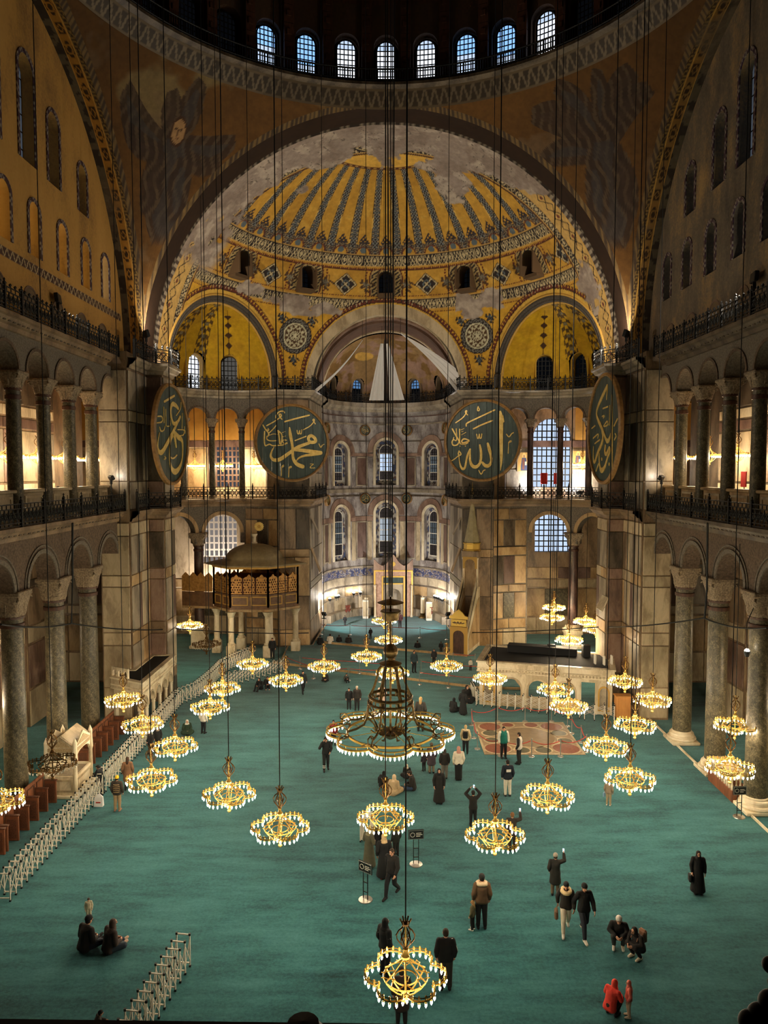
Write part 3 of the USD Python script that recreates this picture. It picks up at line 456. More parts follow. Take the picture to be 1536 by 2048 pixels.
for sg, side in ((-1, 'left'), (1, 'right')):
    p = struct(f'wall_pier_{side}', f'great {side} pier of the dome, faced with upright marble panels'); m = MB()
    q = Polygon([(sg * 15.5, 44.6), (sg * 15.5, 48.1), (sg * 14.45, 48.1), (sg * 14.45, 50.3), (sg * 15.5, 51.2), (sg * 15.75, 52.6), (sg * 17.6, 52.6), (sg * 17.3, 44.6)]); T = np.eye(4); m.extr(q, 12.1, T); T = np.eye(4); T[2, 3] = 12.1; m.extr(q.buffer(-.02), 10.3, T); m.build('pier_core', M['stone_brown'], p)
    for rows, k in ((LOWR, 0), (UPR, 1)):
        panels(p, side_T(sg, 15.47), 44.65, 48.05, rows); panels(p, side_T(sg, 14.42), 48.15, 50.25, [(a, b, w[:2] if len(w) > 2 else w, ms[:2] if len(ms) > 2 else ms) for a, b, w, ms in rows])
        Tf = front_T(48.07); panels(p, Tf, *sorted((sg * 14.47, sg * 15.47)), [(a, b, [1], [pick(int(a * 2), 'stone_brown', 'stone_pink', 'stone_dark')]) for a, b, w, ms in rows])
        Tf = front_T(44.57); panels(p, Tf, *sorted((sg * 15.55, sg * 17.25)), [(a, b, [1], ['stone_pale' if k == 0 else 'stone_grey']) for a, b, w, ms in rows])
    # exedra
    aC = math.radians(59); C = (sg * 14.41 * math.sin(aC), YE + 14.41 * math.cos(aC)); RX = 6.11
    def b2s(b): return math.radians(b) * RX
    lo, hi = (-140, 31) if sg < 0 else (-31, 140)
    e = struct(f'wall_exedra_{side}', f'curved {side} exedra wall with ground arches and a gallery colonnade')
    base = -17 if sg < 0 else 17
    lowpoly = sbox(b2s(lo), 0, b2s(hi), 12.2)
    cs = [base + sg * 36.5 * k for k in range(0, 3)]
    for c in cs: lowpoly = lowpoly.difference(arch2(b2s(c), 8.9, 9.95, 1.5)).difference(sbox(b2s(c) - 1.85, -.1, b2s(c) + 1.85, 9.0))
    put('arcade', bent(lowpoly, .9, C, RX), M['carved_grey'], e)
    for c in cs: put('archivolt', bent(ring2(b2s(c), 9.9, 9.95, 1.5, .32), .08, C, RX, .4, -.08), M['stone_honey'], e)
    # panels on the solid part of the wall beside the kiosk
    s0, s1 = (b2s(-17) + 1.95, b2s(31)) if sg < 0 else (b2s(-31), b2s(17) - 1.95)
    n = 4
    for z0, z1, ms in ((.1, 1.5, ['stone_pale', 'stone_pale', 'stone_honey']), (1.55, 2.4, ['stone_honey'] * 2), (2.45, 4.7, ['stone_honey', 'stone_green', 'stone_honey']), (4.75, 5.4, ['stone_honey', 'stone_honey']), (5.45, 7.9, ['stone_honey', 'stone_wine', 'stone_dark']), (7.95, 8.7, ['stone_honey']), (8.75, 11.0, ['stone_honey', 'stone_dark', 'stone_honey']), (11.05, 12.0, ['stone_brown', 'stone_honey'])):
        if sg > 0: ms = ms[::-1]
        panels(e, None, s0, s1, [(z0, z1, [1] * len(ms), ms)], bendto=(C, RX))
    gp = sbox(b2s(lo), 19.65, b2s(hi), 21.5); gc = [-12.75 + 22.5 * k for k in range(-5, 3)] if sg < 0 else [12.75 - 22.5 * k for k in range(-5, 3)]
    for c in gc: gp = gp.difference(arch2(b2s(c), 19, 19.7, .92))
    put('gallery_arcade', bent(gp, .8, C, RX), M['carved_grey'], e)
    for c in gc: put('archivolt', bent(ring2(b2s(c), 19.7, 19.7, .92, .14), .06, C, RX, .3, -.06), M['carved'], e)
    endp = sbox(*(sorted((b2s(20.5 * -sg), b2s(31 * -sg)))[0:1] + [12.8] + sorted((b2s(20.5 * -sg), b2s(31 * -sg)))[1:] + [19.7])); put('end_wall', bent(endp, .8, C, RX), M['stone_brown'], e)
    fl_ = struct(f'gallery_floor_exedra_{side}', f'floor of the curved {side} gallery in the exedra'); q = Point(C).buffer(RX + .5, 40).difference(Point(C).buffer(RX - .02, 40)); far = sbox(min(sg * 7, sg * 26), 52.7, max(sg * 7, sg * 26), 70).difference(Point(C).buffer(RX, 40)).difference(Polygon([(sg * 5, 50), (sg * 9.3, 63), (sg * 5, 72)]))
    cp = np.array(C); nrm = np.array([sg * math.sin(aC), math.cos(aC)]); half = Polygon([cp + nrm * -.6 + np.array([nrm[1], -nrm[0]]) * 12, cp + nrm * -.6 - np.array([nrm[1], -nrm[0]]) * 12, cp + nrm * 20 - np.array([nrm[1], -nrm[0]]) * 12, cp + nrm * 20 + np.array([nrm[1], -nrm[0]]) * 12])
    mb = MB(); T = np.eye(4); T[2, 3] = 12.2; far2 = far.intersection(half); mb.extr(far2, .55, T); mb.build('slab', M['plaster_dim'], fl_)
    mb = MB(); T[2, 3] = 21.5; mb.extr(far2, .4, T); mb.build(f'gallery_ceiling_exedra_{side}', M['plaster_gold'], kind='structure', label=f'painted ceiling over the {side} exedra gallery')
    # cornices following exedra, pier front and bema
    angs = np.radians(np.linspace(-118 if sg < 0 else -30, 30 if sg < 0 else 118, 30)); pts = [(C[0] + RX * math.sin(b), C[1] + RX * math.cos(b)) for b in angs]
    tail = [(sg * 6.6, 63.6), (sg * 6.15, 70.6)]; head = [(sg * 15.5, 44.6), (sg * 15.5, 48.0), (sg * 14.45, 48.05), (sg * 14.45, 50.3)]
    path = head + pts + tail if sg < 0 else tail[::-1] + pts + head[::-1]
    prof = [(0, 0), (.12, .02), (.18, .2), (.34, .26), (.5, .45), (.6, .5), (.6, .66), (-.2, .66)]
    for nm, z, mt in (('trim_exedra_gallery_cornice', 12.16, 'stone_brown'), ('trim_exedra_upper_cornice', 21.4, 'stone_grey')):
        mb = MB(); mb.sweep([(x, y, z) for x, y in path], prof); mb.build(f'{nm}_{side}', M[mt], kind='structure', label=f'moulded cornice bending round the {side} pier and exedra, {"at gallery floor" if z < 15 else "below the semidome"}')
    # secondary pier
    s = struct(f'wall_bema_{side}', f'{side} pier beside the apse, tall marble panels and open shutters'); mb = MB(); q = Polygon([(sg * 9.2, 63.2), (sg * 6.6, 63.6), (sg * 6.15, 70.6), (sg * 12, 72), (sg * 10, 64)]); mb.extr(q, 22.2); mb.build('pier_core', M['stone_dark'], s)
    a, b = np.array([sg * 9.2, 63.16]), np.array([sg * 6.6, 63.56]); d = (b - a) / np.linalg.norm(b - a); nn = np.array([-d[1], d[0]]) * (1 if sg < 0 else -1); T = np.array([[d[0], 0, nn[0], a[0]], [d[1], 0, nn[1], a[1]], [0, 1, 0, 0], [0, 0, 0, 1.]]); L = np.linalg.norm(b - a)
    panels(s, T, .02, L, [(.1, 1.5, [1], ['stone_honey']), (1.5, 4.4, [1], ['stone_brown']), (4.4, 7.8, [1, 1], ['stone_brown', 'stone_honey']), (7.8, 8.5, [1], ['stone_honey']), (8.5, 12., [1, .8], ['stone_brown', 'stone_dark'])]); panels(s, T, .02, L, [(12.95, 15, [1], ['stone_dark']), (15, 19, [1, 1], ['stone_dark', 'stone_grey']), (19, 21.3, [1], ['stone_brown'])])
    a, b = np.array([sg * 6.58, 63.65]), np.array([sg * 6.13, 70.5]); d = (b - a) / np.linalg.norm(b - a); nn = np.array([-sg * d[1], sg * d[0]]) ; T = np.array([[d[0], 0, nn[0], a[0]], [d[1], 0, nn[1], a[1]], [0, 1, 0, 0], [0, 0, 0, 1.]])
    for rows in ([(.4, 2.2, [1, 1], ['stone_brown'] * 2), (2.2, 5, [1, .7, 1], ['stone_grey', 'stone_dark', 'stone_grey']), (5, 5.6, [1], ['stone_green']), (5.6, 8.4, [1, 1.2, 1], ['stone_grey', 'stone_dark', 'stone_grey']), (8.4, 12, [1, 1, 1], ['stone_grey', 'stone_dark', 'stone_grey'])], [(12.95, 15, [1, 1], ['stone_grey', 'stone_grey']), (15, 19, [.6, 1, .6], ['stone_grey', 'stone_dark', 'stone_grey']), (19, 21.3, [1, 1], ['stone_grey', 'stone_grey'])]): panels(s, T, .02, 6.8, rows)
    for y, z0, z1, an in ((64.6, 6.3, 8.9, 20), (64.5, 9.6, 11.3, 24)):      # the tilted boards leaning out of the pier's openings
        mb = MB(); mb.cbox((0, 0, 0), (.07, 1.1, z1 - z0), .02); v, f = mb.get(); r = trimesh.transformations.rotation_matrix(math.radians(-sg * an * -1), [0, 1, 0])[:3, :3]; put('tilted_board', (v @ r.T + [sg * 6.2, y, (z0 + z1) / 2], f), M['stone_honey' if z0 < 9 else 'stone_grey'], s)
    # spaces behind the exedra: outer walls with windows
    o = struct(f'wall_outer_{side}', f'outer wall seen through the {side} exedra arches, window grille and marble'); Xa, Xb = sorted((sg * 8.5, sg * 29))
    ow = sbox(Xa, 0, Xb, 22); W = [(sg * 15.6, 6.6, 10.6, 1.75), (sg * 15.0, 13.7, 18.4, 1.5)] if sg < 0 else [(15.6, 7.7, 10.4, 1.8), (15.3, 13.7, 18.3, 1.75)]
    for x, z0, zs, r in W: ow = ow.difference(arch2(x, z0, zs, r))
    mb = MB(); mb.extr(ow, .6, front_T(68.4)); mb.build('wall_core', M['stone_pale' if sg < 0 else 'stone_brown'], o)
    mb = MB(); mb.slab((sg * 28.4, 52, 0), (sg * 29, 70, 22)); mb.build('side_wall', M['stone_brown'], o)
    mb = MB(); mb.slab((sg * 8.6, 68.33, 17.4), (sg * 28, 68.36, 18.0)); mb.build('painted_frieze', M['stone_wine'], o); mb = MB(); mb.slab((sg * 8.6, 68.32, 18.05), (sg * 28, 68.36, 21.4)) if sg < 0 else mb.slab((sg * 17.4, 68.32, 18.05), (sg * 28, 68.36, 21.4)); mb.build('painted_vault_wall', M['plaster_gold'], o)
    mb = MB(); mb.slab((sg * 8.6, 66.9, 21.3), (sg * 28, 68.4, 21.45)); mb.build('soffit', M['plaster_gold'], o)
    for z0, z1 in ((12.8, 15.4), (15.45, 17.3)): panels(o, front_T(68.36), *sorted((sg * 8.7, sg * (W[1][0] * sg - W[1][3] - .1))), [(z0, z1, [1, 1], ['stone_cream', 'stone_honey'] if sg < 0 else ['stone_grey', 'stone_grey'])]); panels(o, front_T(68.36), *sorted((sg * (W[1][0] * sg + W[1][3] + .1), sg * 24)), [(z0, z1, [1, 1], ['stone_cream', 'stone_honey'] if sg < 0 else ['stone_grey', 'stone_grey'])])
    for z0, z1, ms in ((.1, 1.6, ['stone_pale', 'stone_pale', 'stone_honey']), (1.7, 4.3, ['stone_honey', 'stone_honey', 'stone_green', 'stone_honey', 'stone_honey']), (4.4, 5.2, ['stone_honey', 'stone_pale']), (5.25, 6.3, ['stone_wine', 'stone_honey', 'stone_wine', 'stone_honey']))[:4 if sg > 0 else 3]: panels(o, front_T(68.36), *sorted((sg * 10, sg * 22)), [(z0, z1, [1] * len(ms), ms)])
    for i, (x, z0, zs, r) in enumerate(W):
        wn = struct('window', f'{["ground floor", "gallery"][i]} window with a square grille behind the {side} exedra')
        mm = 'sky_dim' if sg < 0 and i == 1 else 'sky_pale' if sg > 0 else 'pane_grey'
        pane_grid(wn, arch2(x, z0, zs, r), front_T(68.7), mm, (8, 11 if i else 9), .16 if sg < 0 else .1, 'white_paint' if (sg < 0 and i == 0) else 'stone_wine' if sg < 0 else 'dark_iron', .12)
# ---------------------------------------------------------------- apse
CA, RA = (0, 70.5), 6.1
def s_(b): return math.radians(b) * RA
ap = struct('wall_apse', 'round apse wall faced with grey and purple marble, two rows of three windows'); wall = sbox(s_(-92), 0, s_(92), 22)
AW = [(0, 6.2, 10.85, 1.08), (-49, 6.1, 10.6, .98), (49, 6.1, 10.6, .98), (0, 13.75, 17.3, 1.08), (-49, 13.7, 17.0, .98), (49, 13.7, 17.0, .98)]
for b, z0, zs, r in AW: wall = wall.difference(arch2(s_(b), z0, zs, r))
put('wall_core', bent(wall, .8, CA, RA, .4), M['stone_apse'], ap); mb = MB(); mb.lathe([(7.6, 0), (7.6, 22)], 40, (0, 70.5, 0), 0, math.pi); mb.build('outer_shell', M['black'], ap)
for k, (b, z0, zs, r) in enumerate(AW):
    put('window_reveal', bent(ring2(s_(b), z0, zs, r, .26).intersection(sbox(-20, z0, 20, 30)), .12, CA, RA, .3, -.12), M['stone_cream'], ap)
    put('arch_band', bent(ring2(s_(b), zs - .2, zs, r + .3, .55).intersection(sbox(-20, zs - .2, 20, 30)), .07, CA, RA, .3, -.07), M['stone_pink'], ap)
    wn = struct('window', f'{"lower" if k < 3 else "upper"} {["middle", "left", "right"][k % 3]} apse window with stained glass border')
    col = arch2(s_(b), z0, zs, r - .02)
    inner = arch2(s_(b), z0 + .55, zs - .05, r * .56)
    gl = col.difference(inner.buffer(.05)); q = trimesh.creation.extrude_polygon(gl, .02, engine='earcut').subdivide_to_size(.16); v = np.array(q.vertices); Pn = Paint(len(v), rgb(70, 62, 58)); fb = fbm(v * [1, 1, 0], 4.2, 2, 8)
    Pn.put(fb > .52, rgb(176, 170, 160)); Pn.put((fb < .36), rgb(66, 78, 112)); Pn.put((fb > .45) & (fb < .475), rgb(120, 70, 60)); Pn.put((fb > .475) & (fb < .5), rgb(44, 40, 38)); v[:, 2] += .4; put('stained_border', bend((v, q.faces), CA, RA), M['print'], wn, col=Pn.c)
    put('inner_frame', bent(inner.buffer(.07).difference(inner), .1, CA, RA, .2, .34), M['white_paint'], wn)
    lights = {0: ['sky_apse', 'sky_apse'], 3: ['sky_pale', 'sky_pale']}.get(k, ['sky_apse_dim', 'sky_apse_dim'])
    bx0, bz0, bx1, bz1 = inner.bounds
    for z in (bz0 + .25 * (bz1 - bz0), bz0 + .5 * (bz1 - bz0), bz0 + .76 * (bz1 - bz0)): put('glazing_bar', bent(sbox(bx0, z - .035, bx1, z + .035), .08, CA, RA, .3, .34), M['white_paint'], wn)
    pane_grid(wn, inner, None, lambda i, j, L=lights: M[L[0]] if 2 <= j <= 5 else M['stained_dim'], (4, 8), .05, 'dark_iron', .05, bendto=(CA, RA, .42), frame=.02)
for z0, z1, mt, th in ((5.2, 5.4, 'stone_grey', .12), (13.0, 13.35, 'stone_grey', .14), (12.6, 12.75, 'stone_dark', .05), (18.2, 18.3, 'stone_dark', .05), (10.05, 10.55, 'stone_pink', .05), (16.7, 17.0, 'stone_pink', .05), (3.4, 3.5, 'stone_dark', .06), (19.9, 20.05, 'stone_grey', .1), (20.7, 20.8, 'stone_wine', .1)):
    cut = sbox(s_(-91), z0, s_(91), z1)
    for b, w0, ws, r in AW: cut = cut.difference(arch2(s_(b), w0, ws, r + .28))
    put('string_course', bent(cut, th, CA, RA, .4, -th), M[mt], ap)
for z0, z1, pr in ((6.0, 10.0, 'stone_wine'), (13.5, 16.6, 'stone_wine')):
    for b in (-24.5, 24.5, -75, 75):
        x = s_(b); put('panel', bent(sbox(x - .48, z0 + .3, x + .48, z1 - .1), .06, CA, RA, .3, -.06), M[pr], ap); put('panel_frame', bent(sbox(x - .62, z0 + .16, x + .62, z1 + .04).difference(sbox(x - .5, z0 + .28, x + .5, z1 - .08)), .1, CA, RA, .3, -.1), M['stone_grey'], ap)
        for e in (-1, 1): put('panel', bent(sbox(x + e * .9 - .22, z0, x + e * .9 + .22, z1), .05, CA, RA, .3, -.05), M['stone_pale' if z0 < 8 else 'stone_apse'], ap)
for a, b in ((-90, -13), (13, 90)):
    q = trimesh.creation.extrude_polygon(sbox(s_(a), 4.4, s_(b), 5.2), .06, engine='earcut').subdivide_to_size(.1); v = np.array(q.vertices); Pn = Paint(len(v), rgb(48, 56, 96)); f_ = fbm(v * [1, 1, 0], 5.5, 3, 4); Pn.put(np.abs(f_ - .5) < .028, rgb(178, 170, 160)); Pn.put((f_ > .6), rgb(120, 104, 84)); v[:, 2] -= .06; put('tile_frieze', bend((v, q.faces), CA, RA), M['print'], ap, col=Pn.c)
    n = 5
    for k in range(n):
        u0, u1 = s_(a + (b - a) * k / n), s_(a + (b - a) * (k + 1) / n)
        put('panel', bent(sbox(u0 + .03, 3.55, u1 - .03, 4.35), .06, CA, RA, .4, -.06), M['stone_grey'], ap); put('panel', bent(sbox(u0 + .03, 2.4, u1 - .03, 3.35), .05, CA, RA, .4, -.05), M['stone_honey' if k % 2 else 'stone_grey'], ap); put('panel', bent(sbox(u0 + .03, .9, u1 - .03, 2.35), .07, CA, RA, .4, -.07), M['stone_grey' if k % 2 else 'stone_pale'], ap)
    put('bench', bent(sbox(s_(a + 8), 0.3, s_(b - 3), 1.1), .7, CA, RA, .4, -.7), M['stone_grey'], ap)
mb = MB(); mb.sweep([(6.1 * math.sin(b), 70.5 + 6.1 * math.cos(b), 21.2) for b in np.radians(np.linspace(-92, 92, 40))], [(0, 0), (.12, .02), (.18, .2), (.34, .26), (.5, .45), (.62, .5), (.62, .9), (-.2, .9)]); mb.build('trim_apse_cornice', M['stone_grey'], kind='structure', label='moulded grey cornice round the top of the apse wall')
# ---------------------------------------------------------------- apse semidome and the stepped arch before it
n1, n2 = 220, 130; az, el = np.meshgrid(np.radians(np.linspace(-93, 93, n1)), np.radians(np.linspace(0, 90, n2)), indexing='ij'); az, el = az.ravel(), el.ravel(); RS = 6.1; zs = 22.0
p = np.stack([RS * np.cos(el) * np.sin(az), 70.5 + RS * np.cos(el) * np.cos(az), zs + RS * np.sin(el)], -1); P = Paint(len(p), rgb(150, 118, 74)); f1 = fbm(p, .55, 5, 2); P.put(ss(f1, .5, .58) * .8, rgb(160, 126, 108)); P.put(ss(fbm(p, .8, 4, 12), .55, .62), rgb(128, 96, 52)); P.put(ss(np.abs(az), 0, .3) < .25, rgb(70, 56, 46)); P.put(ss(np.degrees(el), 70, 80), rgb(120, 86, 52))
P.put((np.hypot((np.degrees(az) + 33) * np.cos(el) / 10, (np.degrees(el) - 48) / 5) < 1), rgb(206, 160, 76))
sd = struct('apse_semidome', 'small semidome over the apse with worn gold and pink plaster'); WAP = [-62, -29, 29, 62]
keep = np.ones(len(p), bool)
for b in WAP: u = (np.degrees(az) - b) * math.radians(1) * RS; zz = p[:, 2]; keep &= ~((np.abs(u) < .62) & (zz < 23.9)) & ~(np.hypot(u, zz - 23.9) < .62)
g = grid(n1, n2); tri = np.vstack([g[:, [0, 1, 2]], g[:, [0, 2, 3]]]); tri = tri[keep[tri].all(1)]; put('vault', (p, tri), M['painted'], sd, True, col=P.c)
for i, b in enumerate(WAP):
    wn = struct('window', f'small arched window {i + 1} from the left at the foot of the apse semidome')
    put('niche', bent(ring2(s_(b), 22.3, 23.9, .6, .16), .5, CA, 5.75, .3, 0), M['plaster_dim'], wn); pane_grid(wn, arch2(s_(b), 22.3, 23.9, .62), None, (lambda i_, j, b=b: M['sky_blue2' if (abs(b) < 40 and j > 3) else 'sky_off']), (4, 7), .06, 'black', .05, bendto=((0, 70.5), 6.1, .3))
ba = struct('arch_bema', 'stepped brown barrel arch between the great semidome and the apse'); 
RC, ZC = 6.69, SPR
for y0, y1, r, mt in ((64.5, 65.5, RC - .28, 'stone_pale'), (65.5, 66.3, RC - .42, 'stone_pink'), (66.3, 69.9, RC - .62, 'vault_brown'), (69.9, 70.6, 5.98, 'stone_pale')):
    mb = MB(); tt = np.linspace(-.06, math.pi + .06, 60); n = len(tt); v = np.array([(r * math.cos(t), y, ZC - .3 + r * math.sin(t)) for y in (y0, y1) for t in tt] + [((r + .9) * math.cos(t), y0, ZC - .3 + (r + .9) * math.sin(t)) for t in tt]); i = np.arange(n - 1)
    mb.add(v, np.vstack([np.stack([i, i + 1, n + i + 1, n + i], 1), np.stack([2 * n + i, 2 * n + i + 1, i + 1, i], 1)])); mb.build('barrel', M[mt], ba, 30)
# ---------------------------------------------------------------- great semidome
SC = np.array([0, YE, SPR])
ARC = [(math.radians(-59), 6.11), (0., 6.69), (math.radians(59), 6.11)]       # direction and radius of the three arches cut into it
def hemi_paint(p):
    q = p - SC; el = np.degrees(np.arcsin(np.clip(q[:, 2] / R0, -1, 1))); az = np.degrees(np.arctan2(q[:, 0], np.maximum(q[:, 1], 1e-6))); de = np.degrees(np.arcsin(np.clip(q[:, 1] / R0, 0, 1))); ce = np.cos(np.radians(el))
    P = Paint(len(p), GOLD); f1 = fbm(p, .5, 5, 1); f2 = fbm(p, 1.4, 4, 6); P.put(ss(f1, .45, .7) * .6, GOLD2); P.put((el < 24) * .5, rgb(206, 156, 40)); P.put(ss(f2, .56, .7) * .35, rgb(220, 178, 84))
    mz = az * ce * math.radians(1) * R0                                    # metres along the ring
    band(P, az / 3.0, (el - 38.1) / 4.0); band(P, az / 2.6, (el - 24.4) / 3.8)
    for e0, s in ((37.2, 1), (28.6, -1), (23.5, 1)): teeth(P, az / .8, (el - e0) / .55 if s > 0 else 1 - (el - e0) / .55); P.put(np.abs(el - e0 + .15) < .1, rgb(70, 40, 28))
    # window bay borders
    for w in (-58, -30, 0, 30, 58):
        u = (az - w) * ce * math.radians(1) * R0
        d = np.where(el < 34.2, np.abs(u), np.hypot(u, (el - 34.2) * .273)); on = (el > 28.9) & (el < 37.2)
        P.put(on & (d < 1.35) & (d > .72), rgb(176, 150, 100)); kk = np.sin(el * 9) * np.sin(u * 14 + el * 5); P.put(on & (d < 1.25) & (d > .78) & (kk > 0), DARK); P.put(on & (np.abs(d - 1.38) < .05), rgb(90, 40, 30)); P.put(on & (np.abs(d - 1.7) < .07) & (np.sin(el * 14) > -.2), rgb(104, 46, 34)); P.put(on & (d < .74), rgb(40, 30, 24))
    for o in (-74, -44, -15, 15, 44, 74):
        u = (az - o) * ce * math.radians(1) * R0; v = (el - 32.4) * .273; dd = np.abs(u) * .95 + np.abs(v); on = (el > 28.9) & (el < 37)
        P.put(on & (dd < .98), DARK); P.put(on & (np.abs(dd - .84) < .06), LITE); P.put(on & (dd < .75) & (np.abs(np.abs(u) - np.abs(v)) < .07), LITE); P.put(on & (dd < .75) & (np.abs(np.abs(u) + np.abs(v) - .36) < .06), BLUE)
        for e in (-1, 1): flourish(P, (u - e * 1.75), v, .78 + 0 * u, rgb(84, 60, 40), rgb(120, 112, 96))
    # ribs
    k = np.round((az - 4.7) / 9.4); u = (az - 4.7 - 9.4 * k) * ce * math.radians(1) * R0; on = (el > 42.1) & (el < 70.6); h = .29 - .1 * (el - 42) / 28; v = el / 1.25; a = (v % 1) - .5; rel = np.abs(u) / h
    P.put(on & (rel < 1.25), rgb(206, 166, 84)); P.put(on & (rel < 1.0), rgb(64, 54, 52)); P.put(on & (np.abs(rel - 1.12) < .08), DARK); P.put(on & (rel + np.abs(a) * 2 < .95), rgb(120, 124, 122)); P.put(on & (rel + np.abs(a) * 2 < .5), rgb(40, 34, 36)); P.put(on & (rel < 1) & (rel + np.abs(a) * 2 > 1.5), rgb(184, 162, 120))
    # scalloped crests between the ribs
    k2 = np.round(az / 9.4); u = (az - 9.4 * k2) * ce * math.radians(1) * R0; v = (el - 42.1) * .273; r = np.hypot(u, v * .95); on = (v > 0) & (el < 49)
    w = .95 + .1 * np.cos(14 * np.arctan2(v, u)); P.put(on & (r < w) & (r > .62), rgb(62, 54, 54)); P.put(on & (r < w) & (r > .62) & (np.sin(22 * np.arctan2(v, u)) * np.sin(r * 24) > .1), rgb(140, 120, 90)); P.put(on & (np.abs(r - .55) < .06), rgb(100, 56, 40)); P.put(on & (np.hypot(u, v - .28) < .26), BLUE); cr = (np.abs(u) < .5 * np.clip((1.75 - v) / .85, 0, 1)) & (v > .85) & (v < 1.75); P.put(on & cr & (np.sin(u * 18) * np.sin(v * 16) > -.3), rgb(58, 50, 52))
    P.put((el > 70.6) & (el < 71.6), rgb(90, 54, 36)); P.put((el > 70.9) & (el < 71.3) & (np.sin(az * 1.2) > 0), rgb(190, 150, 80)); P.put(el > 71.6, rgb(216, 168, 74))
    # rose medallions over the pillars between the arches
    for o in (-30.8, 30.8):
        u = (az - o) * ce * math.radians(1) * R0; v = (el - 15.2) * .273; r = np.hypot(u, v); t = np.arctan2(v, u)
        P.put(r < 1.5, DARK); P.put((r < 1.42) & (r > 1.18) & (np.sin(24 * t) * np.sin(r * 26) > 0), rgb(120, 116, 108)); P.put(r < 1.1, rgb(196, 188, 156)); P.put((r < .92) & (np.cos(12 * t) * np.sin(r * 13 + 1) > .15), rgb(84, 60, 40)); P.put(np.abs(r - .5) < .05, rgb(84, 60, 40)); P.put(np.abs(r - .92) < .04, rgb(84, 60, 40))
        for du, dv in ((-1.35, 1.35), (1.35, 1.35), (0, -2.0)): flourish(P, u - du, v - dv, .62 + 0 * u, DARK, BLUE)
    # arch borders of the three openings
    for a0, r in ARC:
        c = np.array([math.sin(a0), math.cos(a0)]); along = q[:, 0] * c[0] + q[:, 1] * c[1]; d0 = math.sqrt(R0 * R0 - r * r); t = q[:, 0] * c[1] - q[:, 1] * c[0]; rr = np.hypot(t, q[:, 2]); ph = np.arctan2(q[:, 2], t); g = rr - r
        on = (along > 0) & (along > d0 - 3); P.put(on & (g < .42) & (g > -.1), rgb(206, 164, 72)); P.put(on & (g > .42) & (g < .5), rgb(60, 30, 24)); teeth(P, ph * r / .3, (g - .5) / .22, on); P.put(on & (g > .72) & (g < .78), rgb(60, 30, 24))
    # rim ornament
    on = de < 13; uu = np.radians(el) * R0; P.put(on & (de < 13), rgb(196, 158, 92)); P.put(on & (np.abs(de - 12.7) < .3), rgb(90, 60, 40))
    a = (uu / 1.7) % 1 - .5; b = (de - 5.2) * .273; P.put(on & (np.abs(np.abs(b) - .42 * np.cos(a * math.pi * 2) ** 2 - .05) < .06) & (np.abs(b) < .6), DARK); P.put(on & (np.hypot(a * 1.7, b) < .16), rgb(110, 60, 44)); band(P, uu / .75, (de - 9.2) / 3.1, on); P.put(on & (de < 2.2), rgb(72, 60, 54)); P.put(on & (de < 2.2) & (np.abs((uu / .5) % 1 - .5) < .25), rgb(150, 136, 116)); P.put(on & (np.abs(de - 2.4) < .25), rgb(196, 152, 80))
    # plaster where the painting is lost
    lost = ss(ss(el, 40, 54) * (15.5 + 6 * (f1 - .5) * 4 - de) / 4 - (az > 0) * ss(70 - el, -5, 20) * 1.2, .25, .5)
    lost = np.maximum(lost, ss(-az, 66, 72) * ss(60 - el, 0, 8) * ss(el, 26, 31) * ss(f2 + .12 * (np.abs(az) > 74), .42, .5))
    for a_, e_, ra, re in ((-33, 25.2, 9, 2.6), (-22, 24.3, 6, 1.8), (-50, 27, 5, 2), (28, 25.6, 4, 2.6), (37, 25.4, 5, 3), (30, 22.5, 4, 2), (60, 69, 30, 5), (42, 62, 11, 5.5), (80, 22, 5, 6), (-28, 22.6, 5, 1.2)):
        lost = np.maximum(lost, ss(1.15 - np.hypot((az - a_) / ra, (el - e_) / re) + (f2 - .5) * 1.6, .1, .25))
    P.put(lost, PLAS); P.put(lost * ss(f2, .5, .62), rgb(176, 160, 144)); P.put(lost * ss(f1, .52, .6) * .5, rgb(122, 104, 92))
    P.put(lost * (np.abs(np.sin(el * 1.3 + f1 * 16)) < .1) * (f2 > .5) * (el > 50), rgb(104, 92, 84))
    return P.c
n1, n2 = 620, 300; az, el = np.meshgrid(np.radians(np.linspace(-90, 90, n1)), np.radians(np.linspace(0, 90, n2)), indexing='ij'); az, el = az.ravel(), el.ravel()
p = np.stack([R0 * np.cos(el) * np.sin(az), YE + R0 * np.cos(el) * np.cos(az), SPR + R0 * np.sin(el)], -1); keep = np.ones(len(p), bool); ad, ed = np.degrees(az), np.degrees(el)
SW = (-58, -30, 0, 30, 58)
for w in SW: u = (ad - w) * np.cos(el) * math.radians(1) * R0; keep &= ~((np.abs(u) < .62) & (ed > 29.3) & (ed < 34.2)) & ~(np.hypot(u, (ed - 34.2) * .273) < .62)
g = grid(n1, n2); tri = np.vstack([g[:, [0, 1, 2]], g[:, [0, 2, 3]]]); tri = tri[keep[tri].all(1)]; tm_ = trimesh.Trimesh(p, tri, process=False)
for a0, r in ARC:
    c = np.array([math.sin(a0), math.cos(a0), 0]); d0 = math.sqrt(R0 * R0 - r * r); tm_ = trimesh.intersections.slice_mesh_plane(tm_, -c, SC + c * d0)
pv = np.array(tm_.vertices); gs = struct('semidome', 'great eastern semidome, gold ground with dark painted ribs, borders and rosettes'); nn = (SC - pv) / R0
put('painted_vault', (pv, np.array(tm_.faces)), M['painted'], gs, True, col=hemi_paint(pv))
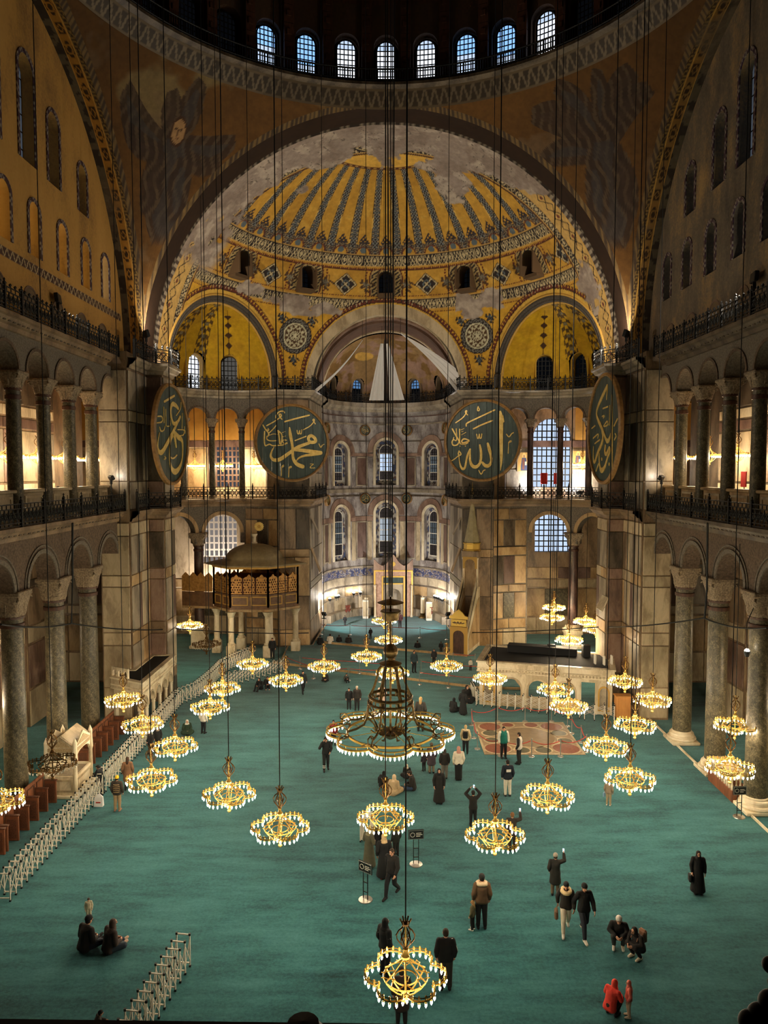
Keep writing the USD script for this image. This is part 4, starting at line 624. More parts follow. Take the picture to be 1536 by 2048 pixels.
for i, w in enumerate(SW):                         # windows sunk into the semidome
    wn = struct('window', f'dark arched niche window {i + 1} from the left in the painted belt of the semidome'); a = math.radians(w); r0 = R0 * math.cos(math.radians(32)); cz = SPR + R0 * math.sin(math.radians(29.2)); c_, s2 = math.cos(-a), math.sin(-a)
    def loc(v): return np.stack([v[:, 0] * c_ - v[:, 1] * s2, v[:, 0] * s2 + v[:, 1] * c_ + YE, v[:, 2]], -1)
    for nm, poly, t, d, mt in (('niche', ring2(0, 0, 1.35, .62, .12), 1.9, r0 - .75, 'niche_brown'), ('pane', arch2(0, 0, 1.35, .64), .05, r0 + 1.0, 'sky_off'), ('sill', sbox(-.7, -.2, .7, .06), 1.8, r0 - .3, 'niche_brown')):
        b = MB(); b.extr(poly, t); v, f = b.get(); put(nm, (loc(np.stack([v[:, 0], v[:, 2] + d, v[:, 1] + cz], -1)), f), M[mt], wn)
    lat = MB(); [lat.box((x, 0, .95), (.05, .05, 1.9)) for x in (-.3, 0, .3)]; [lat.box((0, 0, z), (1.2, .05, .05)) for z in (.4, .8, 1.2, 1.6)]; v, f = lat.get(); put('frame', (loc(v + [0, r0 + .95, cz]), f), M['black'], wn)
# arch mouldings of the three openings
for (a0, r), nm in zip(ARC, ('left', 'middle', 'right')):
    d0 = math.sqrt(R0 * R0 - r * r); c = SC + np.array([math.sin(a0), math.cos(a0), 0]) * d0; tdir = np.array([math.cos(a0), -math.sin(a0), 0]); od = np.array([math.sin(a0), math.cos(a0), 0])
    t = struct('arch_moulding', f'{nm} arch moulding under the great semidome, dark carved band'); tt = np.linspace(-.05, math.pi + .05, 90)
    for rr, dd, w, mt in ((r + .05, -.05, .09, 'gilt_paint'), (r - .12, .05, .17, 'carved_dark'), (r - .34, .15, .16, 'carved_dark'), (r - .52, .3, .09, 'gilt_paint' if nm != 'middle' else 'stone_pale')):
        mb = MB(); mb.tube([c + tdir * rr * math.cos(x) + np.array([0, 0, 1]) * rr * math.sin(x) + od * dd for x in tt], w, 7); mb.build('moulding', M[mt], t, 40)
# conches
for sg, side in ((-1, 'left'), (1, 'right')):
    a0 = sg * math.radians(59); r = 6.11; d0 = math.sqrt(R0 * R0 - r * r); c = np.array([math.sin(a0) * d0, YE + math.cos(a0) * d0, SPR]); n1, n2 = 260, 130
    la, el = np.meshgrid(np.radians(np.linspace(-90, 90, n1)), np.radians(np.linspace(-4, 90, n2)), indexing='ij'); la, el = la.ravel(), el.ravel(); az = la + a0
    p = np.stack([c[0] + r * np.cos(el) * np.sin(az), c[1] + r * np.cos(el) * np.cos(az), c[2] + r * np.sin(el)], -1); P = Paint(len(p), rgb(204, 160, 34)); f1 = fbm(p, .8, 4, 3); P.put(ss(f1, .45, .65) * .5, rgb(180, 134, 34)); d = np.degrees(la); e = np.degrees(el); ce = np.cos(el)
    for k, o in enumerate((-62, -40, -17, 8, 33)):
        o2 = o * (1 if sg < 0 else -1) + (16 * (1 if sg < 0 else -1)); u = (d - o2) * ce * math.radians(1) * r
        if k < 4: h = .62 * np.clip((e - 14) / 6, 0, 1) * (1 - .55 * np.clip((e - 20) / 55, 0, 1)); on = (np.abs(u) < h) & (e > 17) & (e < 74); P.put(on & (np.sin(e * .9 + np.abs(u) * 7) * np.cos(u * 11) > -.05), rgb(88, 66, 34)); P.put(on & (np.hypot(u, (np.mod(e, 11) - 5.5) * .106) < .16), rgb(120, 110, 84))
        else: q = np.mod(e, 9) - 4.5; P.put((np.abs(u) + np.abs(q) * .09 < .3) & (e < 60) & (e > 4), rgb(66, 44, 30)); P.put((np.abs(u) < .03) & (e < 66) & (e > 4), rgb(66, 44, 30))
    P.put(ss(e, 66, 84), rgb(150, 124, 82)); P.put((np.abs(np.abs(d) - 84) < 2.2), rgb(190, 160, 100))
    wl = [asph(x, 735, c, r) for x in ((343, 392, 459) if sg < 0 else (1088, 1156, 1200))]; was = [math.degrees(math.atan2(q[0] - c[0], q[1] - c[1]) - a0) for q in wl]; keep = np.ones(len(p), bool)
    for b in was: u = (d - b) * math.radians(1) * r; keep &= ~((np.abs(u) < .72) & (p[:, 2] < 24.35)) & ~(np.hypot(u, p[:, 2] - 24.35) < .72)
    g = grid(n1, n2); tri = np.vstack([g[:, [0, 1, 2]], g[:, [0, 2, 3]]]); tri = tri[keep[tri].all(1)]; st = struct('conch_' + side, f'{side} small semidome over the exedra, bright yellow with lacy painted ribs'); put('vault', (p, tri), M['painted'], st, True, col=P.c)
    for i, b in enumerate(was):
        wn = struct('window', f'arched window {i + 1} from the left at the foot of the {side} small semidome'); s0 = (math.radians(b) + a0) * r
        put('niche', bent(ring2(s0, 22.2, 24.35, .7, .1), .9, c[:2], r - .35, .3, 0), M['conch_yellow'], wn)
        pane_grid(wn, arch2(s0, 22.2, 24.35, .72, 12), None, [['lit_amber', 'sky_white', 'sky_dim2'], ['sky_off', 'sky_off', 'sky_off']][0 if sg < 0 else 1][i], (5, 7), .06, 'black', .05, bendto=(c[:2], r, .5))
# ================================================================ columns, parapets, railings
def capital(r0, r1, h, sq=1.0):                        # basket capital: round neck swelling to a square abacus, with volutes and a cornice slab
    mb = MB(); rings = []
    for t in np.linspace(0, 1, 8):
        e = 2 + 6 * t; r = r0 * 1.04 + (r1 - r0) * (t ** 1.5) + .06 * math.sin(t * 9) * (1 - t) * r0; g = np.linspace(0, 2 * np.pi, 33)[:-1] + np.pi / 32
        c, s = np.cos(g), np.sin(g); k = (np.abs(c) ** e + np.abs(s) ** e) ** (-1 / e); rings.append(np.stack([r * k * c, r * k * s, np.full(32, t * h * .82)], 1))
    v = np.vstack(rings); i, j = np.meshgrid(np.arange(7), np.arange(32), indexing='ij'); l = (j + 1) % 32; mb.add(v, np.stack([i * 32 + j, i * 32 + l, (i + 1) * 32 + l, (i + 1) * 32 + j], -1).reshape(-1, 4))
    for sx in (-1, 1):
        for sy in (-1, 1):
            t = np.linspace(0, 2.2 * np.pi, 14); rr = r1 * .2 * (1 - t / 9); c = np.array([sx, sy, 0]) * r1 * .86; d = np.array([sx, sy, 0]) / 1.414
            mb.tube([c + d * q * math.cos(a) + np.array([0, 0, h * .66 + q * math.sin(a)]) for q, a in zip(rr, t)], r1 * .07, 5)
    for k in range(16):                                # leaf ribs
        a = 2 * math.pi * k / 16; mb.tube([(math.cos(a) * (r0 * 1.05 + (r1 * .9 - r0) * q ** 1.6), math.sin(a) * (r0 * 1.05 + (r1 * .9 - r0) * q ** 1.6), h * .75 * q) for q in (0, .35, .7, 1)], [.03, .045, .04, .02], 4)
    mb.cbox((0, 0, h * .9), (r1 * 2.12, r1 * 2.12, h * .2), .04); return mb
def column(name, label, group, loc, r, z0, zn, zc, capw, shaft, capm, basew=None, pedestal=0, basem='stone_cream'):
    t = thing(name, label, 'column', loc, 0, group)
    b = MB(); w = basew or r * 1.5; q = z0
    if pedestal: b.cbox((0, 0, q + pedestal * .08), (w * 2.1, w * 2.1, pedestal * .16), .03); b.cbox((0, 0, q + pedestal * .45), (w * 1.75, w * 1.75, pedestal * .62), .03); b.cbox((0, 0, q + pedestal * .84), (w * 2.0, w * 2.0, pedestal * .16), .03); q += pedestal * .9
    b.cbox((0, 0, q + r * .17), (w * 2, w * 2, r * .34), .03); b.lathe([(0, q + r * .3), (w * .98, q + r * .34), (w * 1.03, q + r * .5), (w * .98, q + r * .66), (w * .85, q + r * .7), (w * .8, q + r * .86), (w * .88, q + r * .92), (w * .84, q + r * 1.1), (r * 1.12, q + r * 1.16), (r * 1.1, q + r * 1.3), (r, q + r * 1.36)], 32); b.build('base', M[basem], t, 40)
    s = MB(); q += r * 1.3; prof = [(r * (1.0 - .09 * u ** 1.4), q + (zn - q) * u) for u in np.linspace(0, 1, 10)]; s.lathe(prof, 32); s.build('shaft', M[shaft], t, 40)
    k = MB(); k.lathe([(r * .9, zn - .42), (r * 1.02, zn - .4), (r * 1.04, zn - .3), (r * 1.02, zn - .22), (r * .9, zn - .2)], 32); k.lathe([(r * .9, zn - .02), (r * 1.06, zn), (r * 1.1, zn + .1), (r * 1.0, zn + .16)], 32); k.build('bronze_collar', M['wood_dark'], t, 40)
    c = capital(r, capw, zc - zn - .08); v, f = c.get(); put('capital', (v + [0, 0, zn + .08], f), M[capm], t, 35); return t
nth = ['nearest the apse', 'second from the apse', 'third from the apse', 'fourth from the apse', 'fifth from the apse', 'sixth from the apse']
for sg, side in ((-1, 'left'), (1, 'right')):
    for i, y in enumerate(COLY): column('marble_column', f'thick mottled green marble column of the {side} ground arcade, {nth[i]}', f'ground arcade columns on the {side}', (sg * COLX, y, 0), .5, 0, 8.7, 9.95, .62, 'stone_green', 'capital_stone', basew=.76)
    for i, y in enumerate(GCY): column('gallery_column', f'slender green marble column of the {side} gallery, {nth[i]}', f'gallery columns on the {side}', (sg * GCX, y, 12.75), .34, 0, 6.15, 7.02, .5, 'stone_green', 'capital_stone', basew=.42)
    aC = math.radians(59); C = (sg * 14.41 * math.sin(aC), YE + 14.41 * math.cos(aC)); w = 17 * sg
    for i, b in enumerate((w + sg * 18.25, w + sg * 54.75)):
        a = math.radians(b); column('porphyry_column', f'dark red porphyry column on a tall cream pedestal, {side} exedra, {["nearer the apse", "nearer the pier"][i]}', f'porphyry columns of the {side} exedra', (C[0] + 6.5 * math.sin(a), C[1] + 6.5 * math.cos(a), 0), .42, 0, 8.75, 9.95, .66, 'stone_porphyry', 'capital_stone', basew=.72, pedestal=1.6)
    for k in range(-4, 2):
        a = math.radians(sg * (-1) * (-1.5 + 22.5 * k) if sg < 0 else (1.5 - 22.5 * k)); a = math.radians((-1.5 + 22.5 * k) * (1 if sg < 0 else -1))
        column('gallery_column', f'thin dark column of the curved {side} exedra gallery, {k + 5} of 6 from the pier', f'columns of the {side} exedra gallery', (C[0] + 6.45 * math.sin(a), C[1] + 6.45 * math.cos(a), 12.75), .27, 0, 6.15, 6.95, .45, 'stone_porphyry' if sg > 0 else 'stone_green', 'capital_stone', basew=.36)
    # parapets between the gallery columns
    ends = [45.0] + GCY + [24.5]
    pw = struct(f'gallery_parapet_wall_{side}', f'carved marble parapet slabs between the {side} gallery columns')
    for a, b in zip(ends[:-1], ends[1:]):
        m = MB(); m.cbox((sg * 16.9, (a + b) / 2, 13.5), (.22, a - b - .85, 1.5), .03); m.cbox((sg * 16.86, (a + b) / 2, 14.32), (.4, a - b - .6, .16), .04); m.build('slab', M['stone_pale' if sg < 0 else 'stone_honey'], pw)
        m = MB(); m.extr(sbox(b + .6, 12.95, a - .6, 14.1).difference(sbox(b + .72, 13.07, a - .72, 13.98)), .05, side_T(sg, 16.75)); m.build('slab_frame', M['stone_pale'], pw)
# railings of bent iron
def offset(path, d):
    p = np.asarray(path, float); e = np.diff(p, axis=0); e /= np.linalg.norm(e, axis=1, keepdims=True); n = np.stack([e[:, 1], -e[:, 0]], 1); a = np.vstack([n[:1], n]); b = np.vstack([n, n[-1:]]); m = a + b; m /= np.linalg.norm(m, axis=1, keepdims=True); return p + m * (d / np.maximum(.5, (m * b).sum(1)))[:, None]
def resample(path, step):
    p = np.asarray(path, float); L = np.r_[0, np.cumsum(np.linalg.norm(np.diff(p, axis=0), axis=1))]; n = max(2, int(round(L[-1] / step)) + 1); t = np.linspace(0, L[-1], n); return np.stack([np.interp(t, L, p[:, k]) for k in range(p.shape[1])], 1)
def rail_panel(a, b, z, h, fine):
    a, b = np.array(a), np.array(b); L = np.linalg.norm(b - a); d = (b - a) / L; P = lambda u, w: (a[0] + d[0] * u, a[1] + d[1] * u, z + w); m = MB(); t = .022 if fine else .028
    for w in (.06, .2, h - .2, h): m.bar(P(0, w), P(L, w), .05, .045)
    n = max(2, int(round(L / .36))); s = L / n
    for k in range(n):
        u = np.linspace(0, 1, 7)
        for sgn in (-1, 1): m.tube([P(k * s + s / 2 + sgn * s * .5 * math.cos(q * math.pi * 1.0) * (1 if True else 1), .2 + (h - .4) * q) for q in u], t, 4)
        m.tube([P(k * s + s / 2 + .3 * s * math.cos(q), (h) / 2 + .1 * math.sin(q) * 1.3) for q in np.linspace(0, 2 * math.pi, 9)[:-1]], t, 4, True); m.bar(P(k * s, .06), P(k * s, .2), .04, .03); m.bar(P(k * s + s / 2, h - .2), P(k * s + s / 2, h), .04, .03)
        if k: m.bar(P(k * s, .2), P(k * s, h - .2), .03, .03)
    return m
def railing(label, path, z, h, step, mt, group, crest=False):
    t = thing('gallery_railing', label, 'railing', (0, 0, 0), 0, group); p = resample(path, step)
    for a, b in zip(p[:-1], p[1:]): rail_panel(a, b, z, h, crest).build('rail_panel', M[mt], t)
    for a in p:
        m = MB(); m.box((a[0], a[1], z + h / 2 + .04), (.11, .11, h + .12)); m.lathe([(0.0, z + h + .34), (.05, z + h + .26), (.02, z + h + .2), (.08, z + h + .14), (.05, z + h + .09)], 8, (a[0], a[1], 0)); m.build('post', M[mt], t, 40)
    if crest:
        m = MB(); q = resample(path, .42)
        for a in q[:-1]: m.lathe([(.0, z + h + .2), (.07, z + h + .12), (.03, z + h + .04), (.06, z + h)], 5, (a[0], a[1], 0))
        m.build('crest', M[mt], t, kind='stuff')
for sg, side in ((-1, 'left'), (1, 'right')):
    C = (sg * 14.41 * math.sin(aC), YE + 14.41 * math.cos(aC)); arc = [(C[0] + 6.11 * math.sin(b), C[1] + 6.11 * math.cos(b)) for b in np.radians(np.linspace(-118, 30, 24) if sg < 0 else np.linspace(118, -30, 24))]
    s = 1 if sg < 0 else -1
    for z, h, mt, st, crest, ww in ((12.84, 1.0, 'dark_iron', 2.22, False, 16.25), (22.06, .95, 'black', 1.5, True, 16.45)):
        lv = 'gallery' if z < 15 else 'high cornice'
        railing(f'{side} nave railing of bent iron along the {lv}', offset([(sg * ww, 25.5), (sg * ww, 44.5)], .5 * s), z, h, st, mt, None, crest)
        railing(f'{side} railing turning round the great pier at the {lv}', offset([(sg * 15.5, 44.6), (sg * 15.5, 48.0), (sg * 14.45, 48.05), (sg * 14.45, 50.3)], .45 * s), z, h, st, mt, None, crest)
        railing(f'{side} curved railing of the exedra at the {lv}', offset(arc, .45 * s), z, h, st, mt, None, crest)
        railing(f'{side} short railing on the pier beside the apse at the {lv}', offset([(sg * 9.2, 63.16), (sg * 6.6, 63.6), (sg * 6.15, 70.4)], .45 * s), z, h, st, mt, None, crest)
railing('dark railing curving round the apse cornice above the windows', offset([(6.1 * math.sin(b), 70.5 + 6.1 * math.cos(b)) for b in np.radians(np.linspace(-90, 90, 30))], .45), 22.08, .85, 1.5, 'black', None, True)
# ================================================================ chandeliers
def lobes(n, d, a, z=0., cnt=None, k=64):
    """closed outline of n overlapping circles (radius a at distance d)"""
    out = unary_union([Point(d * math.cos(2 * math.pi * i / n), d * math.sin(2 * math.pi * i / n)).buffer(a, 48) for i in range(n)]); c = LineString(out.exterior.coords); m = cnt or k
    return np.array([list(c.interpolate(c.length * (i + .5) / m).coords[0]) + [z] for i in range(m)])
def bulb_mesh(s=1.):
    m = MB(); m.lathe([(.0, 0.), (.026 * s, -.012 * s), (.036 * s, -.045 * s), (.026 * s, -.085 * s), (0.0, -.13 * s)], 7); return m.get()
def make_chandelier(label, lit, far, glow=None):
    t = thing('ring_chandelier', label, 'chandelier', (0, 0, 0), 0, None); R = .93
    o = lobes(6, .59, .34, k=84); m = MB()
    m.tube(o, .022, 5, True); m.tube(o + [0, 0, .07], .014, 4, True); q = lobes(6, .59, .34, cnt=42)
    for p in q: m.lathe([(.0, p[2] + .13), (.022, p[2] + .11), (.03, p[2] + .06), (.012, p[2] - .03), (.034, p[2] - .05), (.0, p[2] - .06)], 5, (p[0], p[1], 0))
    m.build('lobed_ring', M['gilt' if lit else 'brass_dark'], t, 40)
    m = MB(); h = [(.5 * math.cos(a), .5 * math.sin(a), -.02) for a in np.linspace(0, 2 * math.pi, 49)[:-1]]; m.tube(h, .02, 5, True); m.tube([(.26 * math.cos(a), .26 * math.sin(a), -.06) for a in np.linspace(0, 2 * math.pi, 33)[:-1]], .018, 5, True); m.build('inner_ring', M['gilt' if lit else 'brass_dark'], t, 40)
    for k in range(6):
        a = math.pi / 6 + math.pi / 3 * k; c, s = math.cos(a), math.sin(a); m = MB()
        m.tube([(c * r, s * r, z) for r, z in ((.05, .42), (.12, .34), (.27, .2), (.42, .07), (.53, .0))], .018, 5); m.tube([(c * r, s * r, z) for r, z in ((.5, -.03), (.38, -.2), (.22, -.36), (.07, -.46))], .018, 5)
        m.tube([(c * r - s * e, s * r + c * e, z) for r, e, z in ((.27, 0, .19), (.34, .07, .2), (.4, .04, .13), (.36, 0, .12))], .012, 4)
        for g in (-1, 1): m.tube([(c * r - s * e * g, s * r + c * e * g, 0) for r, e in ((.3, 0), (.4, .08), (.46, .16), (.52, .2))], .015, 4)
        m.build('curved_arm', M['gilt' if lit else 'brass_dark'], t, 40)
    m = MB(); m.tube([(0, 0, -.5), (0, 0, 1.36)], .022, 6); m.lathe([(.0, -.68), (.05, -.65), (.07, -.6), (.04, -.55), (.055, -.52), (.1, -.46), (.06, -.42), (.02, -.4)], 10); m.lathe([(.02, .36), (.09, .4), (.1, .46), (.05, .52), (.04, .6), (.07, .63), (.03, .66)], 10); m.build('stem', M['gilt' if lit else 'brass_dark'], t, 40)
    m = MB()
    for k in range(6):
        a = math.pi / 3 * k; c, s = math.cos(a), math.sin(a); m.tube([(c * r, s * r, z) for r, z in ((.03, .66), (.1, .72), (.19, .84), (.21, .95), (.15, 1.06), (.07, 1.12), (.06, 1.2), (.1, 1.27), (.13, 1.33))], .018, 5); m.tube([(c * r, s * r, z) for r, z in ((.1, .8), (.04, .86), (.1, .93), (.04, 1.0))], .01, 4)
    m.lathe([(.02, 1.18), (.09, 1.2), (.1, 1.24), (.03, 1.26)], 10); m.build('openwork_crown', M['brass_dark'], t, 40)
    bv, bf = bulb_mesh(.88); gm = M[glow or ('bulb_glow' if lit else 'bulb_dead')]
    if far:
        m = MB(); [m.add(bv + p + [0, 0, -.05], bf) for p in q]; m.build('bulbs', gm, t, kind='stuff')
    else:
        for p in q: put('bulb', (bv + p + [0, 0, -.05], bf), gm, t, True)
    return t
CH = [(811, 1950, 'nearest chandelier, at the bottom middle with two people behind it'), (560, 1654, 'lit ring chandelier over the open carpet left of middle, nearer of that pair'), (458, 1588, 'lit ring chandelier over the open carpet left of middle, farther of that pair'), (303, 1559, 'lit ring chandelier beside the person in a yellow hat'), (350, 1492, 'lit ring chandelier above the white lattice fence, behind the yellow hat'), (771, 1635, 'lit ring chandelier over the group queueing by the sign stands'), (990, 1670, 'lit ring chandelier over the person photographing with raised arms'), (1095, 1592, 'lit ring chandelier right of the man in white trousers'), (1260, 1557, 'lit ring chandelier above the person in light trousers carrying a blue bag'), (1212, 1492, 'lit ring chandelier at the corner of the patterned marble floor square'), (1270, 1449, 'lit ring chandelier in front of the orange cabinet'), (285, 1448, 'lit ring chandelier in front of the left marble platform, nearer one'),
      (247, 1399, 'lit ring chandelier at the near end of the left marble platform'), (420, 1413, 'lit ring chandelier over the bend of the white lattice fence, nearer'), (445, 1376, 'lit ring chandelier over the bend of the white lattice fence, farther'), (505, 1327, 'lit ring chandelier in front of the gilded loge'), (572, 1360, 'lit ring chandelier at the left end of the step edge'), (648, 1332, 'lit ring chandelier over the step left of middle'), (733, 1312, 'lit ring chandelier just left of the big chandelier stem'), (777, 1279, 'lit ring chandelier before the apse step, middle of three in line'), (768, 1241, 'lit ring chandelier farthest back before the prayer niche'), (785, 1345, 'lit ring chandelier right behind the big chandelier crown'), (893, 1331, 'lit ring chandelier right of the big chandelier, over red ropes'), (980, 1356, 'lit ring chandelier at the left corner of the right marble platform'), (1110, 1379, 'lit ring chandelier before the arches of the right platform, farther'), (1137, 1411, 'lit ring chandelier before the arches of the right platform, nearer'), (1250, 1362, 'lit ring chandelier at the right end of the right marble platform'), (1305, 1399, 'lit ring chandelier between the orange cabinet and the right columns'), (1460, 1534, 'lit ring chandelier overlapping the right columns, nearer'), (1470, 1450, 'lit ring chandelier behind the right columns'), (-6, 1602, 'lit ring chandelier cut by the left edge above the wooden screens'), (380, 1250, 'lit ring chandelier beside the pedestal at the left exedra'), (1108, 1214, 'lit ring chandelier in the right exedra, highest of the cluster'), (1104, 1234, 'lit ring chandelier in the right exedra, left of the cluster'), (1138, 1279, 'lit ring chandelier in the right exedra over the lattice fence'), (1172, 1242, 'lit ring chandelier in the right exedra beside the column'), (1192, 1258, 'lit ring chandelier in the right exedra half behind the pier')]
def cable(label, a, b, r=.018):
    m = MB(); m.tube([a, b], r, 5); m.build('hanging_cable', M['cable'], label=label, cat='cable', group='cables holding the chandeliers')
CZ = 3.8; protos = {}; glow_proto = None
CHPOS = []
for k, (x, y, lab) in enumerate(CH):
    p = fl(x, y, CZ); far = k >= 16; CHPOS.append(p)
    if k in (31, 32, 34, 35):
        if glow_proto is None: glow_proto = make_chandelier(lab, True, True, 'gallery_glow'); UsdGeom.Xformable(glow_proto).GetOrderedXformOps()[0].Set(Gf.Vec3d(*map(float, p))); tag(glow_proto, None, None, 'lit ring chandeliers over the carpet')
        else: copy_of(glow_proto, p, 0, lab)
    elif far not in protos: protos[far] = make_chandelier(lab, True, far); o = protos[far]; UsdGeom.Xformable(o).GetOrderedXformOps()[0].Set(Gf.Vec3d(*map(float, p))); tag(o, None, None, 'lit ring chandeliers over the carpet')
    else: copy_of(protos[far], p, 0, lab)
UN = [(105, 1527, 'unlit dark brass chandelier beside the carved marble pulpit'), (413, 1289, 'unlit dark brass chandelier in front of the gilded loge pillars')]
for k, (x, y, lab) in enumerate(UN):
    p = fl(x, y, CZ); CHPOS.append(p)
    if k == 0: un = make_chandelier(lab, False, False); UsdGeom.Xformable(un).GetOrderedXformOps()[0].Set(Gf.Vec3d(*map(float, p)))
    else: copy_of(un, p, 0, lab)
GL = [(-19, 37.2, 16.05, .85, 'left gallery, cut by the left edge'), (-19, 40.4, 16.05, .85, 'left gallery, behind the second column from the apse end'), (-19, 43.8, 16.05, .85, 'left gallery, behind the first column'), (-19, 47.6, 16.0, .85, 'left gallery, farthest'), (19, 47.5, 16.1, .85, 'right gallery, farthest'), (19, 43.6, 16.15, .85, 'right gallery, middle'), (19, 40.1, 16.15, .85, 'right gallery, nearest'),
      (-17.1, 66.2, 15.75, .95, 'left exedra gallery beside the oval board'), (-14.6, 66.2, 15.75, .95, 'left exedra gallery, in front of the grille'), (-11.8, 66.2, 15.75, .95, 'left exedra gallery beside the round board'), (17.6, 66.4, 15.85, .9, 'right exedra gallery beside the oval board')]
for k, (x, y, z, s, lab) in enumerate(GL):
    lab = 'lit ring lamp hanging in the ' + lab
    copy_of(glow_proto, (x, y, z), 0, lab, 'lit ring lamps in the galleries', s)
    CHPOS.append(np.array([x, y, z]))
for x, y, lab in ((-19.2, 32.6, 'lit ring lamp in the left aisle behind the columns, nearer the viewing gallery'), (-25.5, 41, 'lit ring lamp deep in the left aisle, beside the outer wall'), (19.2, 32.6, 'lit ring lamp in the right aisle behind the columns, nearer the viewing gallery'), (25.5, 41, 'lit ring lamp deep in the right aisle, beside the outer wall')): copy_of(glow_proto, (x, y, 4.6), 0, lab, 'out of view ring lamps lighting the aisles'); cable('dark cable of the ' + lab.split(',')[0].replace('lit ', '').replace(' behind the columns', ''), (x, y, 5.96), (x, y, 12.02), .03)  # out of view, placed to light the aisle piers and walls
# the great chandelier in the middle
bc = fl(781, 1464, CZ); big = thing('great_chandelier', 'huge scrolled brass chandelier with lobed rim hanging under the dome', 'chandelier', bc); S = 2.8
o = lobes(8, S * .68, S * .32, k=160); m = MB(); m.tube(o, .05, 6, True); m.tube(o + [0, 0, .16], .03, 5, True); m.tube([(S * .68 * math.cos(a), S * .68 * math.sin(a), .02) for a in np.linspace(0, 2 * math.pi, 65)[:-1]], .055, 6, True)
for p in lobes(8, S * .68, S * .32, k=160)[::4]: m.tube([p, p + [0, 0, .16]], .015, 4)
m.build('lobed_rim', M['gilt'], big, 40); q = lobes(8, S * .68, S * .32, cnt=104); bv, bf = bulb_mesh(1.3)
for p in q: put('bulb', (bv + p + [0, 0, -.04], bf), M['bulb_soft'], big, True)
for k in range(8):
    a = math.pi / 8 + math.pi / 4 * k; c, s = math.cos(a), math.sin(a); m = MB()
    m.tube([(c * r, s * r, z) for r, z in ((.8, 1.55), (1.05, 1.2), (1.1, .8), (1.25, .5), (1.6, .35), (1.95, .3), (2.15, .1), (1.9, .02))], .05, 6); m.tube([(c * r, s * r, z) for r, z in ((1.95, .3), (2.2, .55), (2.45, .5), (2.45, .3), (2.3, .25))], .035, 5); m.tube([(c * r, s * r, z) for r, z in ((1.1, .8), (.8, .5), (.6, .1), (.75, -.15), (.95, -.05))], .04, 5)
    for g in (-1, 1): m.tube([(c * r - s * e * g, s * r + c * e * g, .12) for r, e in ((1.95, 0), (2.1, .25), (2.3, .35), (2.4, .2), (2.25, .12))], .03, 5)
    m.build('scroll_arm', M['brass_old'], big, 40); m = MB(); m.bar((c * .3, s * .3, .1), (c * 1.95, s * 1.95, .05), .025, .025); m.build('stay_rod', M['gilt'], big)
m = MB(); m.tube([(.92 * math.cos(a), .92 * math.sin(a), 1.6) for a in np.linspace(0, 2 * math.pi, 49)[:-1]], .07, 6, True); m.tube([(.98 * math.cos(a), .98 * math.sin(a), 1.35) for a in np.linspace(0, 2 * math.pi, 49)[:-1]], .05, 6, True)
for k in range(24): a = 2 * math.pi * k / 24; m.bar((.92 * math.cos(a), .92 * math.sin(a), 1.35), (.92 * math.cos(a), .92 * math.sin(a), 1.6), .05, .05)
m.build('crown_ring', M['brass_old'], big, 40); m = MB(); m.lathe([(.0, -.35), (.12, -.3), (.5, -.05), (.62, .02), (.55, .06), (.2, .02), (.0, .0)], 24)
for k in range(8): a = 2 * math.pi * k / 8; m.tube([(.6 * math.cos(a), .6 * math.sin(a), .02), (.75 * math.cos(a), .75 * math.sin(a), .16), (.66 * math.cos(a), .66 * math.sin(a), .3), (.54 * math.cos(a), .54 * math.sin(a), .2)], .035, 5)
m.build('bowl', M['brass_old'], big, 40)
for k in range(6):
    a = math.pi / 3 * k; c, s = math.cos(a), math.sin(a); m = MB(); m.tube([(c * r, s * r, z) for r, z in ((.9, 1.62), (.72, 2.0), (.6, 2.4), (.52, 2.8), (.3, 3.05), (.12, 3.1))], .06, 6); m.build('stem_leg', M['brass_old'], big, 40)
m = MB(); m.tube([(0, 0, -.3), (0, 0, 6.0)], .05, 8); m.lathe([(.05, 2.95), (.42, 2.98), (.5, 3.06), (.3, 3.14), (.12, 3.2), (.1, 3.4)], 24); m.lathe([(.05, 3.3)] + [(.33 * math.cos(t), 3.6 + .33 * math.sin(t)) for t in np.linspace(-1.4, 1.4, 12)] + [(.05, 3.95)], 24); m.lathe([(.04, 4.9), (.16, 4.95), (.36, 5.0), (.4, 5.3), (.46, 5.36), (.42, 5.4), (.06, 5.36)], 24); m.lathe([(.05, 5.75), (.52, 5.7), (.58, 5.74), (.3, 5.84), (.05, 5.9)], 24); m.build('stem', M['brass_old'], big, 40)
# cables
def roof(x, y):
    q = R0 * R0 - x * x - (y - YE) ** 2
    if y > YE: return SPR + math.sqrt(max(q, 1)) + .02
    r = math.hypot(x, y - CY); return 39.2 if r > 14.9 else ZR + 6.3 + RD * .8 * math.sqrt(1 - (r / RD) ** 2) + .02
def clab(k):
    l = (CH + UN)[k][2]; w = ('dark cable holding the ' + l.replace('lit ring chandelier', 'chandelier').replace('unlit dark brass chandelier', 'unlit chandelier')).split(); return ' '.join(w[:16])
for k, p in enumerate(CHPOS[:len(CH) + 2]):
    if abs(p[0]) < 15.2: cable(clab(k), p + [0, 0, 1.36], (p[0], p[1], roof(p[0], p[1])))
    else: cable(clab(k), p + [0, 0, 1.36], (p[0], p[1], 12.02))
for g, p in zip(GL, CHPOS[len(CH) + 2:]): cable('cable above the lamp in the ' + g[4], p + [0, 0, 1.36 * g[3]], (p[0], p[1], 21.62 if p[1] < 52 else 21.52), .03)
for dx, dy, nm in ((-.25, 0, 'left'), (.25, 0, 'right'), (0, .2, 'rear')): cable(f'dark cable of the great chandelier running up into the dome, {nm} one of three', bc + [dx * .2, dy, 6.], (bc[0] + dx, bc[1] + dy, roof(bc[0] + dx, bc[1] + dy)), .022)
